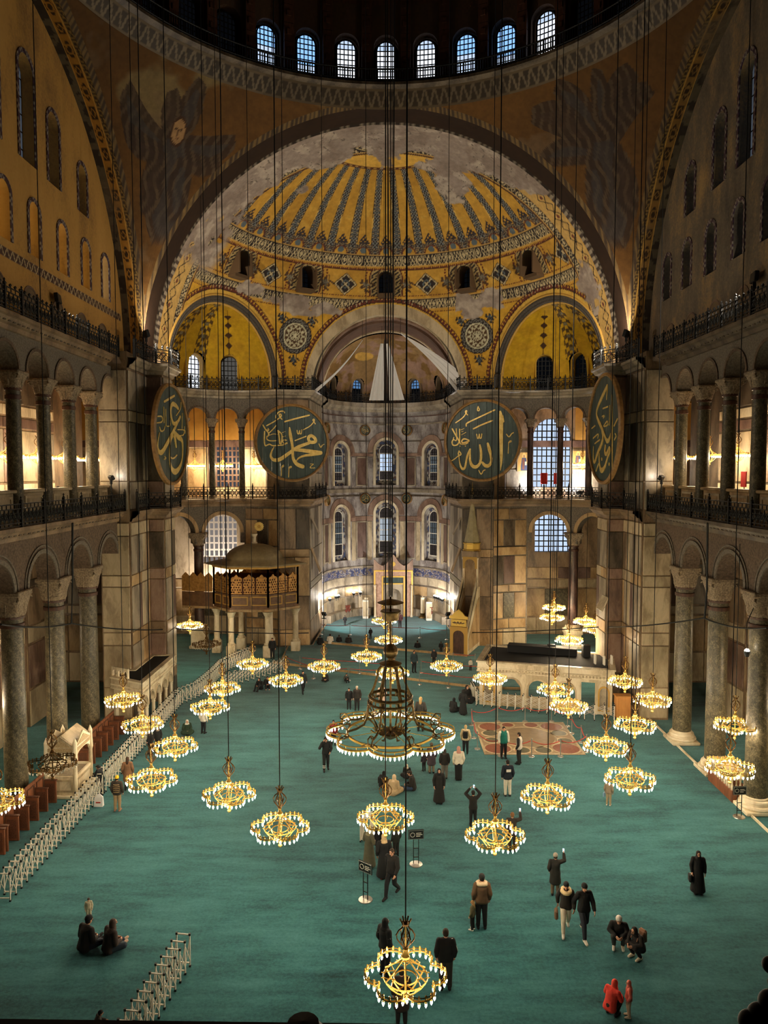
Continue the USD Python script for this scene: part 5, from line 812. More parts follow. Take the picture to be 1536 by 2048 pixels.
# ================================================================ round calligraphy boards
def brush(strokes, cx, cy, rx, ry, R, fat=1.12, lo=.02):
    """strokes: (list of points, list of widths) in pixels of the board's picture -> one flat outline in metres, centred"""
    out = []
    for pts, ws in strokes:
        p = np.array(pts, float); p = np.stack([(p[:, 0] - cx) / rx * R, (cy - p[:, 1]) / ry * R], 1); w = np.interp(np.linspace(0, 1, len(p)), np.linspace(0, 1, len(np.atleast_1d(ws))), np.atleast_1d(ws)) / ry * R * .5
        for _ in range(2 if len(p) > 2 else 0):
            q = [p[0]]; e = [w[0]]
            for i in range(len(p) - 1): q += [p[i] * .75 + p[i + 1] * .25, p[i] * .25 + p[i + 1] * .75]; e += [w[i] * .75 + w[i + 1] * .25, w[i] * .25 + w[i + 1] * .75]
            p, w = np.array(q + [p[-1]]), np.array(e + [w[-1]])
        for i in range(len(p) - 1): out.append(unary_union([Point(p[i]).buffer(max(w[i] * fat, lo), 6), Point(p[i + 1]).buffer(max(w[i + 1] * fat, lo), 6)]).convex_hull)
        if len(p) == 1: out.append(Point(p[0]).buffer(w[0], 6))
    return unary_union(out).simplify(.012 if R > 1 else .003)
W1 = [([(710, 570), (720, 700), (750, 850), (770, 1000), (765, 1150), (790, 1250), (860, 1330), (960, 1365)], [20, 65, 52, 50, 46, 60, 72, 74]), ([(1100, 860), (1160, 870), (1225, 850), (1210, 780), (1140, 720), (1080, 750), (1075, 820), (1120, 870), (1000, 910), (880, 960), (810, 1010)], [60, 62, 58, 56, 58, 52, 56, 60, 66]), ([(810, 1020), (950, 1030), (1100, 1050), (1320, 1080)], [58, 64, 74, 72]), ([(1320, 1090), (1150, 1120), (980, 1140), (880, 1190), (845, 1240)], [52, 56, 38, 30, 20]), ([(750, 1050), (650, 1130), (550, 1210), (450, 1245), (370, 1220), (340, 1140), (370, 1040), (410, 970)], [60, 60, 68, 66, 50, 38, 26, 14]),
      ([(620, 455), (850, 380), (1095, 310)], 28), ([(815, 835), (920, 790), (1030, 745)], 22), ([(980, 610), (1100, 545), (1180, 460), (1205, 400), (1180, 380), (1160, 410), (1195, 450), (1215, 485)], 18), ([(275, 545), (400, 475), (500, 400), (560, 350), (545, 300), (510, 310), (520, 360), (565, 410)], 22), ([(450, 385), (455, 320), (520, 250), (600, 240), (615, 275)], 22), ([(855, 625), (860, 690), (890, 710), (905, 630)], 18), ([(905, 640), (905, 700), (940, 700), (950, 610)], 18),
      ([(205, 535), (260, 640), (320, 690), (310, 750), (280, 760)], 22), ([(460, 530), (400, 610), (340, 670), (300, 710)], 18), ([(235, 660), (225, 850), (240, 960), (290, 930), (330, 910), (380, 950), (480, 940), (600, 930), (655, 880)], 22), ([(490, 640), (510, 740), (520, 900)], 26), ([(490, 640), (560, 700), (570, 800), (540, 920)], 22), ([(650, 830), (590, 820), (570, 860), (610, 910), (660, 895)], 20), ([(280, 760), (270, 820), (330, 850), (400, 850), (470, 840)], 18), ([(320, 740), (410, 700), (480, 720)], 12), ([(570, 680), (625, 655)], 10), ([(580, 765), (635, 745)], 10), ([(300, 600), (320, 630), (300, 650), (280, 625)], 18),
      ([(545, 1560), (550, 1400), (560, 1350), (600, 1330), (610, 1360), (560, 1380)], 14), ([(685, 1585), (690, 1420), (700, 1370), (740, 1355), (745, 1385), (700, 1395)], 14), ([(1110, 1310), (1190, 1310), (1120, 1350), (1100, 1400), (1200, 1390)], 14), ([(1285, 895), (1320, 990), (1345, 920), (1390, 900)], 16)]
W2 = [([(1085, 300), (1100, 420), (1105, 700), (1110, 1000), (1115, 1250), (1100, 1425)], [40, 85, 70, 60, 46, 10]), ([(1130, 380), (1150, 490)], 26), ([(865, 900), (890, 1000), (930, 1150), (935, 1260), (890, 1340), (820, 1340), (770, 1270)], [36, 60, 46, 40, 58, 62, 40]), ([(720, 930), (745, 1050), (745, 1200), (720, 1310), (640, 1370), (570, 1330), (535, 1230), (540, 1100), (540, 1010)], [30, 46, 46, 46, 64, 56, 40, 36, 26]), ([(540, 1010), (490, 1120), (465, 1250), (450, 1370), (405, 1410), (360, 1350), (335, 1220), (330, 1140)], [34, 40, 30, 40, 46, 36, 18, 14]), ([(330, 1050), (310, 1110), (355, 1130), (375, 1095), (330, 1040)], 22), ([(320, 1135), (260, 1190), (190, 1235)], 18), ([(465, 550), (460, 510), (500, 480), (700, 390), (985, 260)], 26), ([(600, 610), (760, 530), (945, 462)], 26), ([(265, 480), (390, 400), (460, 310), (480, 255), (455, 245), (440, 285), (490, 335)], 20), ([(685, 180), (665, 250), (690, 270), (715, 240), (690, 200)], 20), ([(660, 720), (670, 790), (695, 810), (710, 720)], 22), ([(710, 730), (715, 800), (745, 800), (755, 715)], 22),
      ([(200, 600), (260, 720), (320, 820), (350, 880)], 26), ([(275, 600), (290, 760), (280, 840), (250, 830), (215, 800), (230, 770)], 18), ([(340, 610), (345, 760), (340, 860), (290, 930), (210, 930), (190, 860), (215, 820)], 24), ([(520, 835), (420, 790), (370, 850), (400, 890), (520, 850)], 24), ([(350, 900), (440, 915), (500, 880)], 18), ([(350, 945)], 24), ([(450, 945)], 24), ([(440, 740)], 16), ([(360, 625), (425, 600)], 10), ([(370, 725), (460, 675)], 10), ([(375, 660), (410, 650)], 10), ([(1200, 730), (1250, 800), (1290, 720), (1325, 705)], 18), ([(1235, 1100), (1235, 940), (1245, 870), (1285, 850), (1290, 880), (1240, 890)], 14), ([(705, 1425), (750, 1520), (780, 1430), (820, 1415)], 18)]
W3 = [([(530, 530), (480, 470), (410, 460), (380, 600), (400, 760), (440, 860), (520, 790), (570, 680)], [50, 80, 80, 70, 60, 70, 60, 40]), ([(560, 680), (440, 970), (350, 1150), (270, 1330), (200, 1430), (155, 1370), (150, 1230), (185, 1050)], [50, 70, 90, 90, 90, 50, 36, 20]), ([(440, 990), (520, 1090), (600, 1120), (610, 1300), (590, 1560), (520, 1720), (440, 1780), (370, 1680), (350, 1450), (370, 1180), (420, 1080)], [60, 110, 80, 40, 60, 90, 110, 80, 46, 34, 40]), ([(450, 1060), (480, 1270)], [90, 60]), ([(275, 465), (460, 300)], 40), ([(585, 400), (580, 520), (490, 670)], 24), ([(265, 570), (265, 850)], 24), ([(300, 600), (300, 900)], 24), ([(160, 760), (240, 740), (240, 850), (150, 880)], 24), ([(370, 790), (380, 900), (320, 910)], 24), ([(190, 950), (210, 1030), (260, 1000), (280, 920)], 24), ([(610, 600), (600, 900)], 20), ([(510, 940), (660, 920), (660, 990)], 20), ([(560, 1050), (640, 1030), (650, 860)], 20), ([(360, 1480), (420, 1520), (490, 1440)], 26), ([(270, 1480), (295, 1510), (260, 1530)], 22)]
W4 = [([(385, 340), (310, 480), (230, 640), (205, 760), (250, 900), (310, 1030), (360, 1180), (405, 1290), (445, 1200), (450, 1150)], [60, 76, 60, 50, 70, 70, 50, 80, 46, 30]), ([(310, 1060), (335, 1200), (300, 1330), (240, 1440), (190, 1640), (165, 1560), (165, 1330)], [50, 60, 70, 60, 50, 40, 16]), ([(460, 520), (465, 800), (475, 1200), (485, 1720)], [30, 60, 56, 30]), ([(370, 1340), (360, 1440), (390, 1500), (440, 1350), (445, 1450), (400, 1560), (370, 1700), (310, 1780), (275, 1650), (270, 1450)], [50, 70, 60, 50, 50, 40, 60, 90, 50, 26]), ([(260, 1640), (220, 1760)], 30), ([(315, 1560)], 60), ([(435, 1650)], 60), ([(390, 350), (375, 560)], 24), ([(320, 700), (400, 690)], 24), ([(310, 830), (350, 820), (330, 860)], 24), ([(340, 1000), (400, 910), (410, 1000), (350, 1010)], 24), ([(430, 680), (430, 1000)], 20), ([(500, 1030), (550, 930)], 26), ([(520, 1160), (540, 1200), (510, 1260)], 24), ([(130, 1000), (190, 960)], 22), ([(160, 1180), (260, 1100), (240, 1190)], 22), ([(190, 1280), (280, 1220)], 22)]
def round_board(name, label, loc, yaw, R, text, planks=9, rim=.22, back=.6):
    t = thing(name, label, 'round board', loc, yaw); T = np.array([[1, 0, 0, 0], [0, 0, 1, 0], [0, 1, 0, 0], [0, 0, 0, 1.]])
    disc = Point(0, 0).buffer(R - rim * .6, 48); w = 2 * R / planks
    for k in range(planks):
        q = disc.intersection(sbox(-R + k * w + .012, -R, -R + (k + 1) * w - .012, R))
        if not q.is_empty: m = MB(); m.extr(q, .08, T); m.build('plank', M['board_green'], t)
    m = MB(); g = np.linspace(0, 2 * np.pi, 97)[:-1]; prof = [(R - rim, -.02), (R - rim, -.1), (R - rim * .6, -.16), (R - rim * .2, -.1), (R, -.06), (R, .14), (R - rim, .14)]; n = len(prof)
    v = np.array([(r * math.cos(a), y, r * math.sin(a)) for a in g for r, y in prof]); i, j = np.meshgrid(np.arange(96), np.arange(n), indexing='ij'); l = (j + 1) % n; k2 = (i + 1) % 96; m.add(v, np.stack([i * n + j, i * n + l, k2 * n + l, k2 * n + j], -1).reshape(-1, 4)); m.build('rim', M['board_rim'], t, 40)
    T2 = T.copy(); T2[1, 3] = -.035; m = MB(); m.extr(text.intersection(disc), .035 if R > 1 else .01, T2); m.build('lettering', M['gold_leaf'], t, label='gold painted Arabic lettering')
    if R > 1 and back:
        for x in (-1.2, 1.2): m = MB(); m.box((x, .14 + back / 2, R * .55), (.1, back, .1)); m.build('bracket', M['dark_iron'], t)
    return t
cA = ay(585, 886, 61.4); RB_ = 1.9; round_board('calligraphy_board', 'round dark green board with gold Arabic name of the prophet, left of the apse', cA, 24, 3.22, brush(W1, 767, 885, 727, 795, 3.22), back=0)
cB = ay(964, 881, 61.4); round_board('calligraphy_board', 'round dark green board with the gold Arabic word for God, right of the apse', cB, -28, 3.4, brush(W2, 757, 842, 715, 803, 3.4), back=0)
cC = ax(343, 869, -13.75); round_board('calligraphy_board', 'oval-seen green board with gold Arabic letters on the left great pier', cC, 87, 3.25, brush(W3, 402, 1052, 317, 967, 3.25), back=.275)
cD = ax(1208, 858, 13.95); round_board('calligraphy_board', 'oval-seen green board with gold Arabic letters on the right great pier', cD, -90, 3.55, brush(W4, 338, 1050, 268, 945, 3.55), back=.352)
k = 0
for (zc, zn), pair in (((19.35, 'upper'), ('W1', 'W2')), ((12.35, 'lower'), ('W3', 'W4'))):
    for b, wt in ((-21, W1 if zn == 'upper' else W3), (21, W2 if zn == 'upper' else W4), (-74, W4), (74, W3)):
        a = math.radians(b); cx, cy, rx, ry = {id(W1): (767, 885, 727, 795), id(W2): (757, 842, 715, 803), id(W3): (402, 1052, 317, 967), id(W4): (338, 1050, 268, 945)}[id(wt)]
        round_board('small_roundel', f'small gold-rimmed Arabic roundel on the apse wall, {zn} row, {["left", "right"][b > 0]} {"of middle window" if abs(b) < 40 else "end"}', (5.95 * math.sin(a), 70.5 + 5.95 * math.cos(a), zc), -b, .56, brush(wt, cx, cy, rx, ry, .46, .8, .006), 1, .09)
# ================================================================ marble platforms, loge, minbar, mihrab, pulpit, screens
def ogee(cx, z0, zs, r, h, n=10):                # pointed arch outline
    L = [(cx - r * math.cos(t) , zs + h * math.sin(t) ** .8) for t in np.linspace(0, math.pi / 2, n)]; return Polygon([(cx - r, z0)] + L + [(2 * cx - x, z) for x, z in L[::-1]] + [(cx + r, z0)])
def face_T(a, b):                                # local x from a to b (level), y up, z outward to the right of travel
    a, b = np.array(a, float), np.array(b, float); d = (b - a) / np.linalg.norm(b - a); n = np.array([d[1], -d[0]]); return np.array([[d[0], 0, n[0], a[0]], [d[1], 0, n[1], a[1]], [0, 1, 0, 0], [0, 0, 0, 1.]]), float(np.linalg.norm(b - a))
def put_face(parent, name, poly, th, T, mt, out=0.): m = MB(); T2 = T.copy(); T2[:3, 3] = T[:3, 3] + T[:3, 2] * (out - th); m.extr(poly, th, T2); m.build(name, M[mt], parent)
def arcade_platform(t, corners, ztop, faces, black=.35):
    """marble platform on pointed arches: faces = [(i, j, n arches, blind)]"""
    q = Polygon(corners); T = np.eye(4); T[2, 3] = ztop - .62; m = MB(); m.extr(q.buffer(.12, join_style=2), .62 - .0, T); m.build('deck', M['stone_cream'], t)
    T[2, 3] = ztop; m = MB(); m.extr(q.buffer(-black), .03, T); m.build('deck_carpet', M['black_cloth'], t)
    for z, o, h in ((ztop - .02, .2, .1), (ztop - .4, .16, .07), (ztop - .62, .17, .08)): T[2, 3] = z; m = MB(); m.extr(q.buffer(o, join_style=2).difference(q.buffer(-.12)), h, T); m.build('cornice', M['stone_cream'], t)
    for i, j, n, blind in faces:
        T, L = face_T(corners[i], corners[j]); zt = ztop - .62; w = L / n
        if n == 0: put_face(t, 'wall', sbox(0, 0, L, zt), .25, T, 'stone_cream'); put_face(t, 'panel_frame', sbox(.25, .2, L - .25, zt - .2).difference(sbox(.35, .3, L - .35, zt - .3)), .05, T, 'stone_pale', .05); continue
        wall = sbox(0, 0 if blind else zt * .58, L, zt)
        for k in range(n): wall = wall.difference(ogee((k + .5) * w, -1, zt * .6, w * .5 - .14, zt * .24))
        put_face(t, 'arch_wall', wall, .22, T, 'stone_cream')
        for k in range(n): put_face(t, 'arch_trim', ogee((k + .5) * w, zt * .6, zt * .6, w * .5 - .06, zt * .28).difference(ogee((k + .5) * w, -1, zt * .6, w * .5 - .14, zt * .24)).intersection(sbox(-9, zt * .6, 99, 9)), .04, T, 'stone_pale', .03)
        if not blind:
            for k in range(n + 1):
                c = T[:3, 3] + T[:3, 0] * min(max(k * w, .12), L - .12) - T[:3, 2] * .11; m = MB(); m.lathe([(.0, 0), (.17, 0), (.17, .1), (.12, .16), (.11, .24), (.1, zt * .5), (.12, zt * .52), (.1, zt * .54), (.16, zt * .6)], 14, (c[0], c[1], 0)); m.build('pillar', M['stone_cream'], t, 40)
pl = thing('marble_platform', 'cream marble platform on small arches beside the left great pier', 'platform'); cs = [(-16.05, 42.9), (-14.05, 41.75), (-14.0, 47.9), (-15.3, 47.9), (-15.3, 44.3), (-16.05, 44.3)]
arcade_platform(pl, cs, 3.1, [(0, 1, 1, True), (1, 2, 5, False)], .1)
m = MB(); T, L = face_T((-16.2, 43.0), (-15.0, 42.3)); w = sbox(0, 3.1, L, 3.75)
for k in range(3): w = w.difference(ogee(L * (k + .5) / 3, 3.2, 3.4, .13, .18))
put_face(pl, 'parapet', w, .12, T, 'stone_cream')
pr = thing('marble_platform', 'long cream marble platform with black carpeted top before the right exedra', 'platform'); cr = [(6.1, 47.6), (14.1, 45.4), (15.1, 49.2), (7.3, 51.8)]
arcade_platform(pr, cr, 2.85, [(3, 0, 1, True)], .25)
T, L = face_T(cr[0], cr[1]); zt = 2.23
wall = sbox(0, 0, L, zt)
for u0, u1 in ((.16, .335), (.365, .54), (.57, .745)): c = (u0 + u1) / 2 * L; wall = wall.difference(ogee(c, -.1, 1.1, (u1 - u0) * L / 2 - .12, .75)).difference(sbox(u0 * L + .12, .0, u1 * L - .12, .0))
wall = wall.difference(sbox(.775 * L, -.1, .875 * L, zt - .25)); put_face(pr, 'arch_wall', wall, .3, T, 'stone_cream')
for u0, u1 in ((.16, .335), (.365, .54), (.57, .745)): c = (u0 + u1) / 2 * L; put_face(pr, 'arch_trim', ogee(c, 0, 1.1, (u1 - u0) * L / 2 - .02, .86).difference(ogee(c, -.1, 1.1, (u1 - u0) * L / 2 - .12, .75)), .05, T, 'stone_pale', .04); put_face(pr, 'low_slab', sbox(u0 * L + .12, 0, u1 * L - .12, .75), .1, T, 'stone_pale', -.1)
for u0, u1 in ((.02, .13), (.89, .99)): c = (u0 + u1) / 2 * L; put_face(pr, 'panel_frame', ogee(c, .2, 1.3, (u1 - u0) * L / 2 - .06, .5).difference(ogee(c, .3, 1.3, (u1 - u0) * L / 2 - .16, .4)), .05, T, 'gilt_paint', .04); put_face(pr, 'panel', ogee(c, .3, 1.3, (u1 - u0) * L / 2 - .16, .4), .03, T, 'stone_grey', .02)
m = MB()
for k in range(40): c = T[:3, 3] + T[:3, 0] * (k + .5) * L / 40 + T[:3, 2] * .17; m.box((c[0], c[1], 2.36), (.09, .09, .12), math.atan2(T[1, 0], T[0, 0]))
m.build('dentil', M['stone_pale'], pr, kind='stuff')
bx = thing('equipment_table', 'black cloth-covered table with a small blue light on the right marble platform', 'table', (0, 0, 0)); m = MB(); m.cbox((10.6, 49.6, 3.15), (4.6, .9, .5), .04, math.radians(-16)); m.build('cloth', M['black_cloth'], bx); m = MB(); m.cbox((11.2, 49.5, 3.47), (.5, .3, .12), .02); m.build('mixer', M['black'], bx); q = ay(1118, 1302, 49.1); m = MB(); m.cbox((q[0], 48.98, q[2]), (.22, .04, .14), .01); m.build('blue_light', M['screen_blue'], bx, label='glowing blue indicator light'); m = MB(); m.cbox((13.3, 48.6, 3.3), (.5, .5, .8), .03); m.build('loudspeaker', M['black'], bx)
for k, (x, y) in enumerate(((1190, 1320), (1208, 1322), (1223, 1321))): q = fl(x, y + 8, 2.9); m = MB(); m.cbox((q[0], q[1], 3.2), (.1, .3, .6), .02); m.build('upright_card', M['white_paint'], label=f'small white upright card on the right platform top, {["left", "middle", "right"][k]} of three', cat='card', group=None)
# gilded loge
lg = thing('gilded_loge', 'six-sided gilded loge with lead dome on tall marble pillars', 'loge'); hx = [(-12.7, 59.7), (-9.6, 59.7), (-7.4, 61.5), (-9.5, 63.0), (-12.7, 63.0), (-14.4, 61.4)]; q = Polygon(hx); T = np.eye(4)
for z, o, h, mt, nm in ((3.75, .1, .2, 'stone_honey', 'floor_slab'), (3.95, .02, .15, 'loge_brown', 'floor_beam'), (7.25, .1, .2, 'gilt_paint', 'cornice'), (7.45, .45, .12, 'lead', 'eave')): T[2, 3] = z; m = MB(); m.extr(q.buffer(o, join_style=2), h, T); m.build(nm, M[mt], lg)
c = np.array([-11.0, 61.4]); m = MB(); out = np.array(q.buffer(.45, join_style=2).exterior.coords)[:-1]; rings = []
for t in np.linspace(0, 1, 9): s = 1 - t; rr = s if t < .25 else .75 * math.cos((t - .25) / .75 * math.pi / 2); z = 7.57 + (.35 * t / .25 if t < .25 else .35 + 1.3 * math.sin((t - .25) / .75 * math.pi / 2)); ci = np.stack([c[0] + 2.6 * np.cos(np.arctan2(out[:, 1] - c[1], out[:, 0] - c[0])), c[1] + 1.9 * np.sin(np.arctan2(out[:, 1] - c[1], out[:, 0] - c[0]))], 1); 
seg = np.linspace(0, 2 * np.pi, 49)[:-1]; 
def hexr(a):
    p = np.array([math.cos(a), math.sin(a)]); l = LineString([c, c + p * 9]).intersection(q.buffer(.45, join_style=2).exterior); return np.hypot(l.x - c[0], l.y - c[1])
H0 = np.array([hexr(a) for a in seg]); R1 = np.minimum(H0 * .85, 2.35)
prof = [(H0, 7.57), (H0 * .97, 7.62), ((H0 + R1) / 2, 7.8), (R1, 7.95)] + [(R1 * math.cos(t), 7.95 + 1.25 * math.sin(t)) for t in np.linspace(.15, math.pi / 2 - .02, 9)]
v = np.vstack([np.stack([c[0] + r * np.cos(seg), c[1] + r * np.sin(seg), np.full(48, z)], 1) for r, z in prof]); i, j = np.meshgrid(np.arange(len(prof) - 1), np.arange(48), indexing='ij'); l = (j + 1) % 48; m.add(v, np.stack([i * 48 + j, i * 48 + l, (i + 1) * 48 + l, (i + 1) * 48 + j], -1).reshape(-1, 4)); m.build('dome', M['lead'], lg, 50)
m = MB(); m.lathe([(.25, 9.1), (.3, 9.25), (.18, 9.35), (.16, 9.75), (.28, 9.9), (.3, 10.0), (.1, 10.02)], 14, (c[0], c[1], 0)); m.build('finial_vase', M['stone_cream'], lg, 40); m = MB(); fs = ay(518, 1053, c[1]); st = Polygon([(fs[0] + (.42 if k % 2 == 0 else .33) * math.cos(k * math.pi / 16), fs[2] + (.42 if k % 2 == 0 else .33) * math.sin(k * math.pi / 16)) for k in range(32)]); m.extr(st, .08, front_T(c[1])); m.build('sunburst', M['gold_leaf'], lg); m = MB(); m.extr(Point(fs[0], fs[2]).buffer(.14), .1, front_T(c[1] - .05)); m.build('sunburst_eye', M['gilt_paint'], lg)
for k in range(6):
    a, b = hx[k], hx[(k + 1) % 6]; T, L = face_T(a, b); put_face(lg, 'lower_panel', sbox(.05, 4.1, L - .05, 5.15), .08, T, 'loge_brown')
    for e in (0, 1): put_face(lg, 'panel_frame', sbox(.15 + e * L / 2, 4.25, L / 2 - .1 + e * L / 2, 5.0).difference(sbox(.23 + e * L / 2, 4.33, L / 2 - .18 + e * L / 2, 4.92)), .04, T, 'gilt_paint', .03)
    n = 3; crest = unary_union([sbox(L * (i) / n + .06, 5.2, L * (i + 1) / n - .06, 6.5).union(Polygon([(L * (i + .5) / n + (L / n * .5 - .08) * x, 6.5 + .32 * y) for x, y in ((-1, 0), (-.7, .35), (-.45, .3), (-.2, .75), (0, 1), (.2, .75), (.45, .3), (.7, .35), (1, 0))])) for i in range(n)])
    hol = []
    rg = np.random.default_rng(k)
    for ii in range(int(L / .2)):
        for jj in range(6):
            if rg.random() < .82: hol.append(Point(.12 + ii * .2 + .1 * (jj % 2), 5.35 + jj * .2).buffer(.062, 3))
    put_face(lg, 'pierced_grille', crest.difference(unary_union(hol)), .05, T, 'gilt_grille'); put_face(lg, 'grille_back', sbox(.1, 5.2, L - .1, 6.5), .03, T, 'loge_red', -.08)
    for e in (0, L): m = MB(); cc = T[:3, 3] + T[:3, 0] * e; m.box((cc[0], cc[1], 5.7), (.14, .14, 3.2)); m.build('post', M['gilt_paint'], lg)
for x, y in ((-12.65, 59.75), (-9.65, 59.75), (-7.6, 61.45), (-14.2, 61.4), (-12.4, 62.6), (-9.9, 62.6)):
    m = MB(); m.cbox((x, y, .5), (.75, .75, 1.0), .05); m.lathe([(.3, 1.), (.33, 1.1), (.24, 1.2), (.22, 3.2), (.26, 3.25), (.22, 3.3), (.42, 3.7), (.44, 3.76), (0, 3.76)], 16, (x, y, 0)); m.build('pillar', M['stone_cream'], lg, 40)
for a, b in (((-17.2, 61.8), (-14.5, 61.3)),):
    T, L = face_T(a, b); put_face(lg, 'gangway', sbox(0, 3.9, L, 5.1), .1, T, 'loge_brown'); put_face(lg, 'gangway_grille', sbox(0, 5.15, L, 6.4).union(unary_union([Polygon([(L * i / 4, 6.4), (L * (i + .5) / 4, 6.75), (L * (i + 1) / 4, 6.4)]) for i in range(4)])), .05, T, 'gilt_grille'); put_face(lg, 'gangway_floor', sbox(0, 3.7, L, 3.9), 1.2, T, 'stone_honey')
# minbar
mn = thing('stone_minbar', 'tall marble pulpit stair with a pointed cone spire and gilded gate beside the apse', 'minbar'); a, b = np.array([5.95, 59.7]), np.array([7.25, 63.0]); d = (b - a) / np.linalg.norm(b - a); L = np.linalg.norm(b - a); yw = math.atan2(d[1], d[0]) - math.pi / 2; nr = np.array([d[1], -d[0]])
def mloc(u, w, z): p = a + d * u + nr * w; return (p[0], p[1], z)
for w in (-.62, .62):
    T, _ = face_T(a + nr * w, b + nr * w); put_face(mn, 'flank', Polygon([(0, .1), (L + .7, .1), (L + .7, 5.3), (L - .2, 5.3), (.1, 1.7)]), .1, T, 'stone_cream', .05); put_face(mn, 'flank_panel', Polygon([(.5, .5), (L + .4, .5), (L + .4, 4.4), (L - .3, 4.2), (.5, 1.4)]), .03, T, 'stone_honey', .075)
    m = MB(); m.bar(mloc(.05, w, 2.35), mloc(L - .2, w, 6.05), .14, .1); m.build('handrail', M['stone_cream'], mn); T2 = T; put_face(mn, 'balustrade', Polygon([(.05, 1.75), (L - .2, 5.35), (L - .2, 6.0), (.05, 2.3)]), .06, T2, 'stone_dark', .03)
for k in range(12): m = MB(); m.box(mloc(.25 + k * (L - .3) / 12, 0, .1 + (k + 1) * .215), (1.15, (L - .3) / 12 + .02, .43), yw); m.build('stair_tread', M['stone_dark'], mn)
for u, w in ((L - .1, -.6), (L - .1, .6), (L + 1.0, -.6), (L + 1.0, .6)): m = MB(); p = mloc(u, w, 0); m.lathe([(.13, 5.2), (.1, 5.4), (.09, 7.6), (.15, 7.85)], 10, (p[0], p[1], 0)); m.build('pillar', M['stone_cream'], mn, 40)
p = mloc(L + .45, 0, 0); m = MB(); m.cbox((p[0], p[1], 8.1), (1.5, 1.4, .6), .05, yw); m.build('canopy', M['stone_brown'], mn); T, _ = face_T(mloc(L - .25, -.62, 0)[:2], mloc(L - .25, .62, 0)[:2]); put_face(mn, 'canopy_arch', sbox(0, 6.9, 1.24, 7.9).difference(ogee(.62, 6, 7.2, .45, .5)), .08, T, 'gilt_paint', .04)
m = MB(); m.lathe([(.78, 8.4), (.8, 8.45), (.72, 8.55), (.72, 8.95), (.8, 9.0), (.78, 9.08)], 8, (p[0], p[1], 0)); m.build('gilt_drum', M['gilt'], mn); m = MB(); m.lathe([(.7, 9.05), (.45, 10.4), (.24, 11.8), (.06, 13.3), (0, 13.35)], 8, (p[0], p[1], 0)); m.build('cone_spire', M['spire_lead'], mn); m = MB(); m.lathe([(.05, 13.2), (.12, 13.35), (.05, 13.5), (.1, 13.65), (.03, 13.8), (.02, 14.3), (0, 14.4)], 10, (p[0], p[1], 0)); m.build('finial', M['gilt'], mn, 40)
T, Lg = face_T(mloc(-.15, -.72, 0)[:2], mloc(-.15, .72, 0)[:2]); put_face(mn, 'gate', sbox(0, .1, Lg, 2.55).difference(ogee(Lg / 2, 0, 1.75, .46, .5)), .2, T, 'gilt_paint'); put_face(mn, 'gate_door', ogee(Lg / 2, .1, 1.75, .46, .5), .06, T, 'wood_dark', -.1); put_face(mn, 'inscription', sbox(.1, 2.6, Lg - .1, 3.15), .2, T, 'gilt', .02); put_face(mn, 'crest', Polygon([(-.05, 3.2), (Lg + .05, 3.2), (Lg + .05, 3.4), (Lg * .85, 3.5), (Lg * .75, 3.7), (Lg / 2, 4.0), (Lg * .25, 3.7), (Lg * .15, 3.5), (-.05, 3.4)]), .14, T, 'gilt', .03)
ins = brush([([(x, 50 + 8 * math.sin(x * .4)) for x in range(10, 91, 10)], 12), ([(20, 30), (30, 55)], 9), ([(45, 25), (50, 55)], 9), ([(70, 28), (66, 56)], 9), ([(35, 72)], 9), ([(58, 74)], 9)], 50, 50, 50, 50, .5); put_face(mn, 'lettering', affinity.translate(affinity.scale(ins, 1.1, .4, origin=(0, 0)), Lg / 2, 2.87), .02, T, 'wood_dark', .04)
# mihrab
mh = thing('prayer_niche', 'gold and stone prayer niche with a scalloped crest in the apse', 'mihrab', (.75, 74.9, 0)); 
def fp(name, poly, th, mt, y=0.): m = MB(); m.extr(poly, th, np.array([[1, 0, 0, 0], [0, 0, 1, y], [0, 1, 0, 0], [0, 0, 0, 1.]])); m.build(name, M[mt], mh)
cr_ = [(-2, 5.15)] + [(x, 5.15 + z) for x, z in ((-2, 1.1), (-1.85, 1.0), (-1.6, .7), (-1.35, .52), (-1.1, .42), (-.85, .55), (-.6, .75), (-.35, 1.1), (-.12, 1.45), (0, 1.55), (.12, 1.45), (.35, 1.1), (.6, .75), (.85, .55), (1.1, .42), (1.35, .52), (1.6, .7), (1.85, 1.0), (2, 1.1))] + [(2, 5.15)]
fp('crest', Polygon(cr_), .3, 'stone_pink', -.1); fp('crest_boss', Point(0, 5.75).buffer(.22), .1, 'gilt', -.16)
fr = sbox(-2, .34, 2, 5.15); fp('frame', fr.difference(sbox(-1.0, .34, 1.0, 4.4)), .35, 'mihrab_rose', -.1); fp('gilt_border', sbox(-1.98, .34, 1.98, 5.12).difference(sbox(-1.82, .34, 1.82, 4.98)), .1, 'gilt', -.16); fp('gilt_border', sbox(-1.18, .34, 1.18, 4.52).difference(sbox(-1.04, .34, 1.04, 4.38)), .1, 'gilt', -.16); fp('inscription', sbox(-1.0, 3.8, 1.0, 4.35), .1, 'board_green', -.02); fp('gilt_bar', sbox(-1.1, 3.66, 1.1, 3.8), .12, 'gilt', -.1)
fp('niche_wall', sbox(-1.0, .34, 1.0, 3.66).difference(ogee(0, 0, 2.4, .78, .8)), .1, 'stone_grey', .02); m = MB(); m.lathe([(.78, .34), (.78, 2.5)] + [(.78 * math.cos(t), 2.5 + .75 * math.sin(t)) for t in np.linspace(.1, 1.55, 8)], 24, (0, .1, 0), 0, math.pi); m.build('niche', M['stone_grey'], mh, 40)
for x in (-1.85, 1.85): m = MB(); m.lathe([(.0, .34), (.16, .34), (.1, .6), (.09, 3.4), (.14, 3.6), (0, 3.7)], 10, (x, -.25, 0)); m.build('colonette', M['stone_cream'], mh, 40)
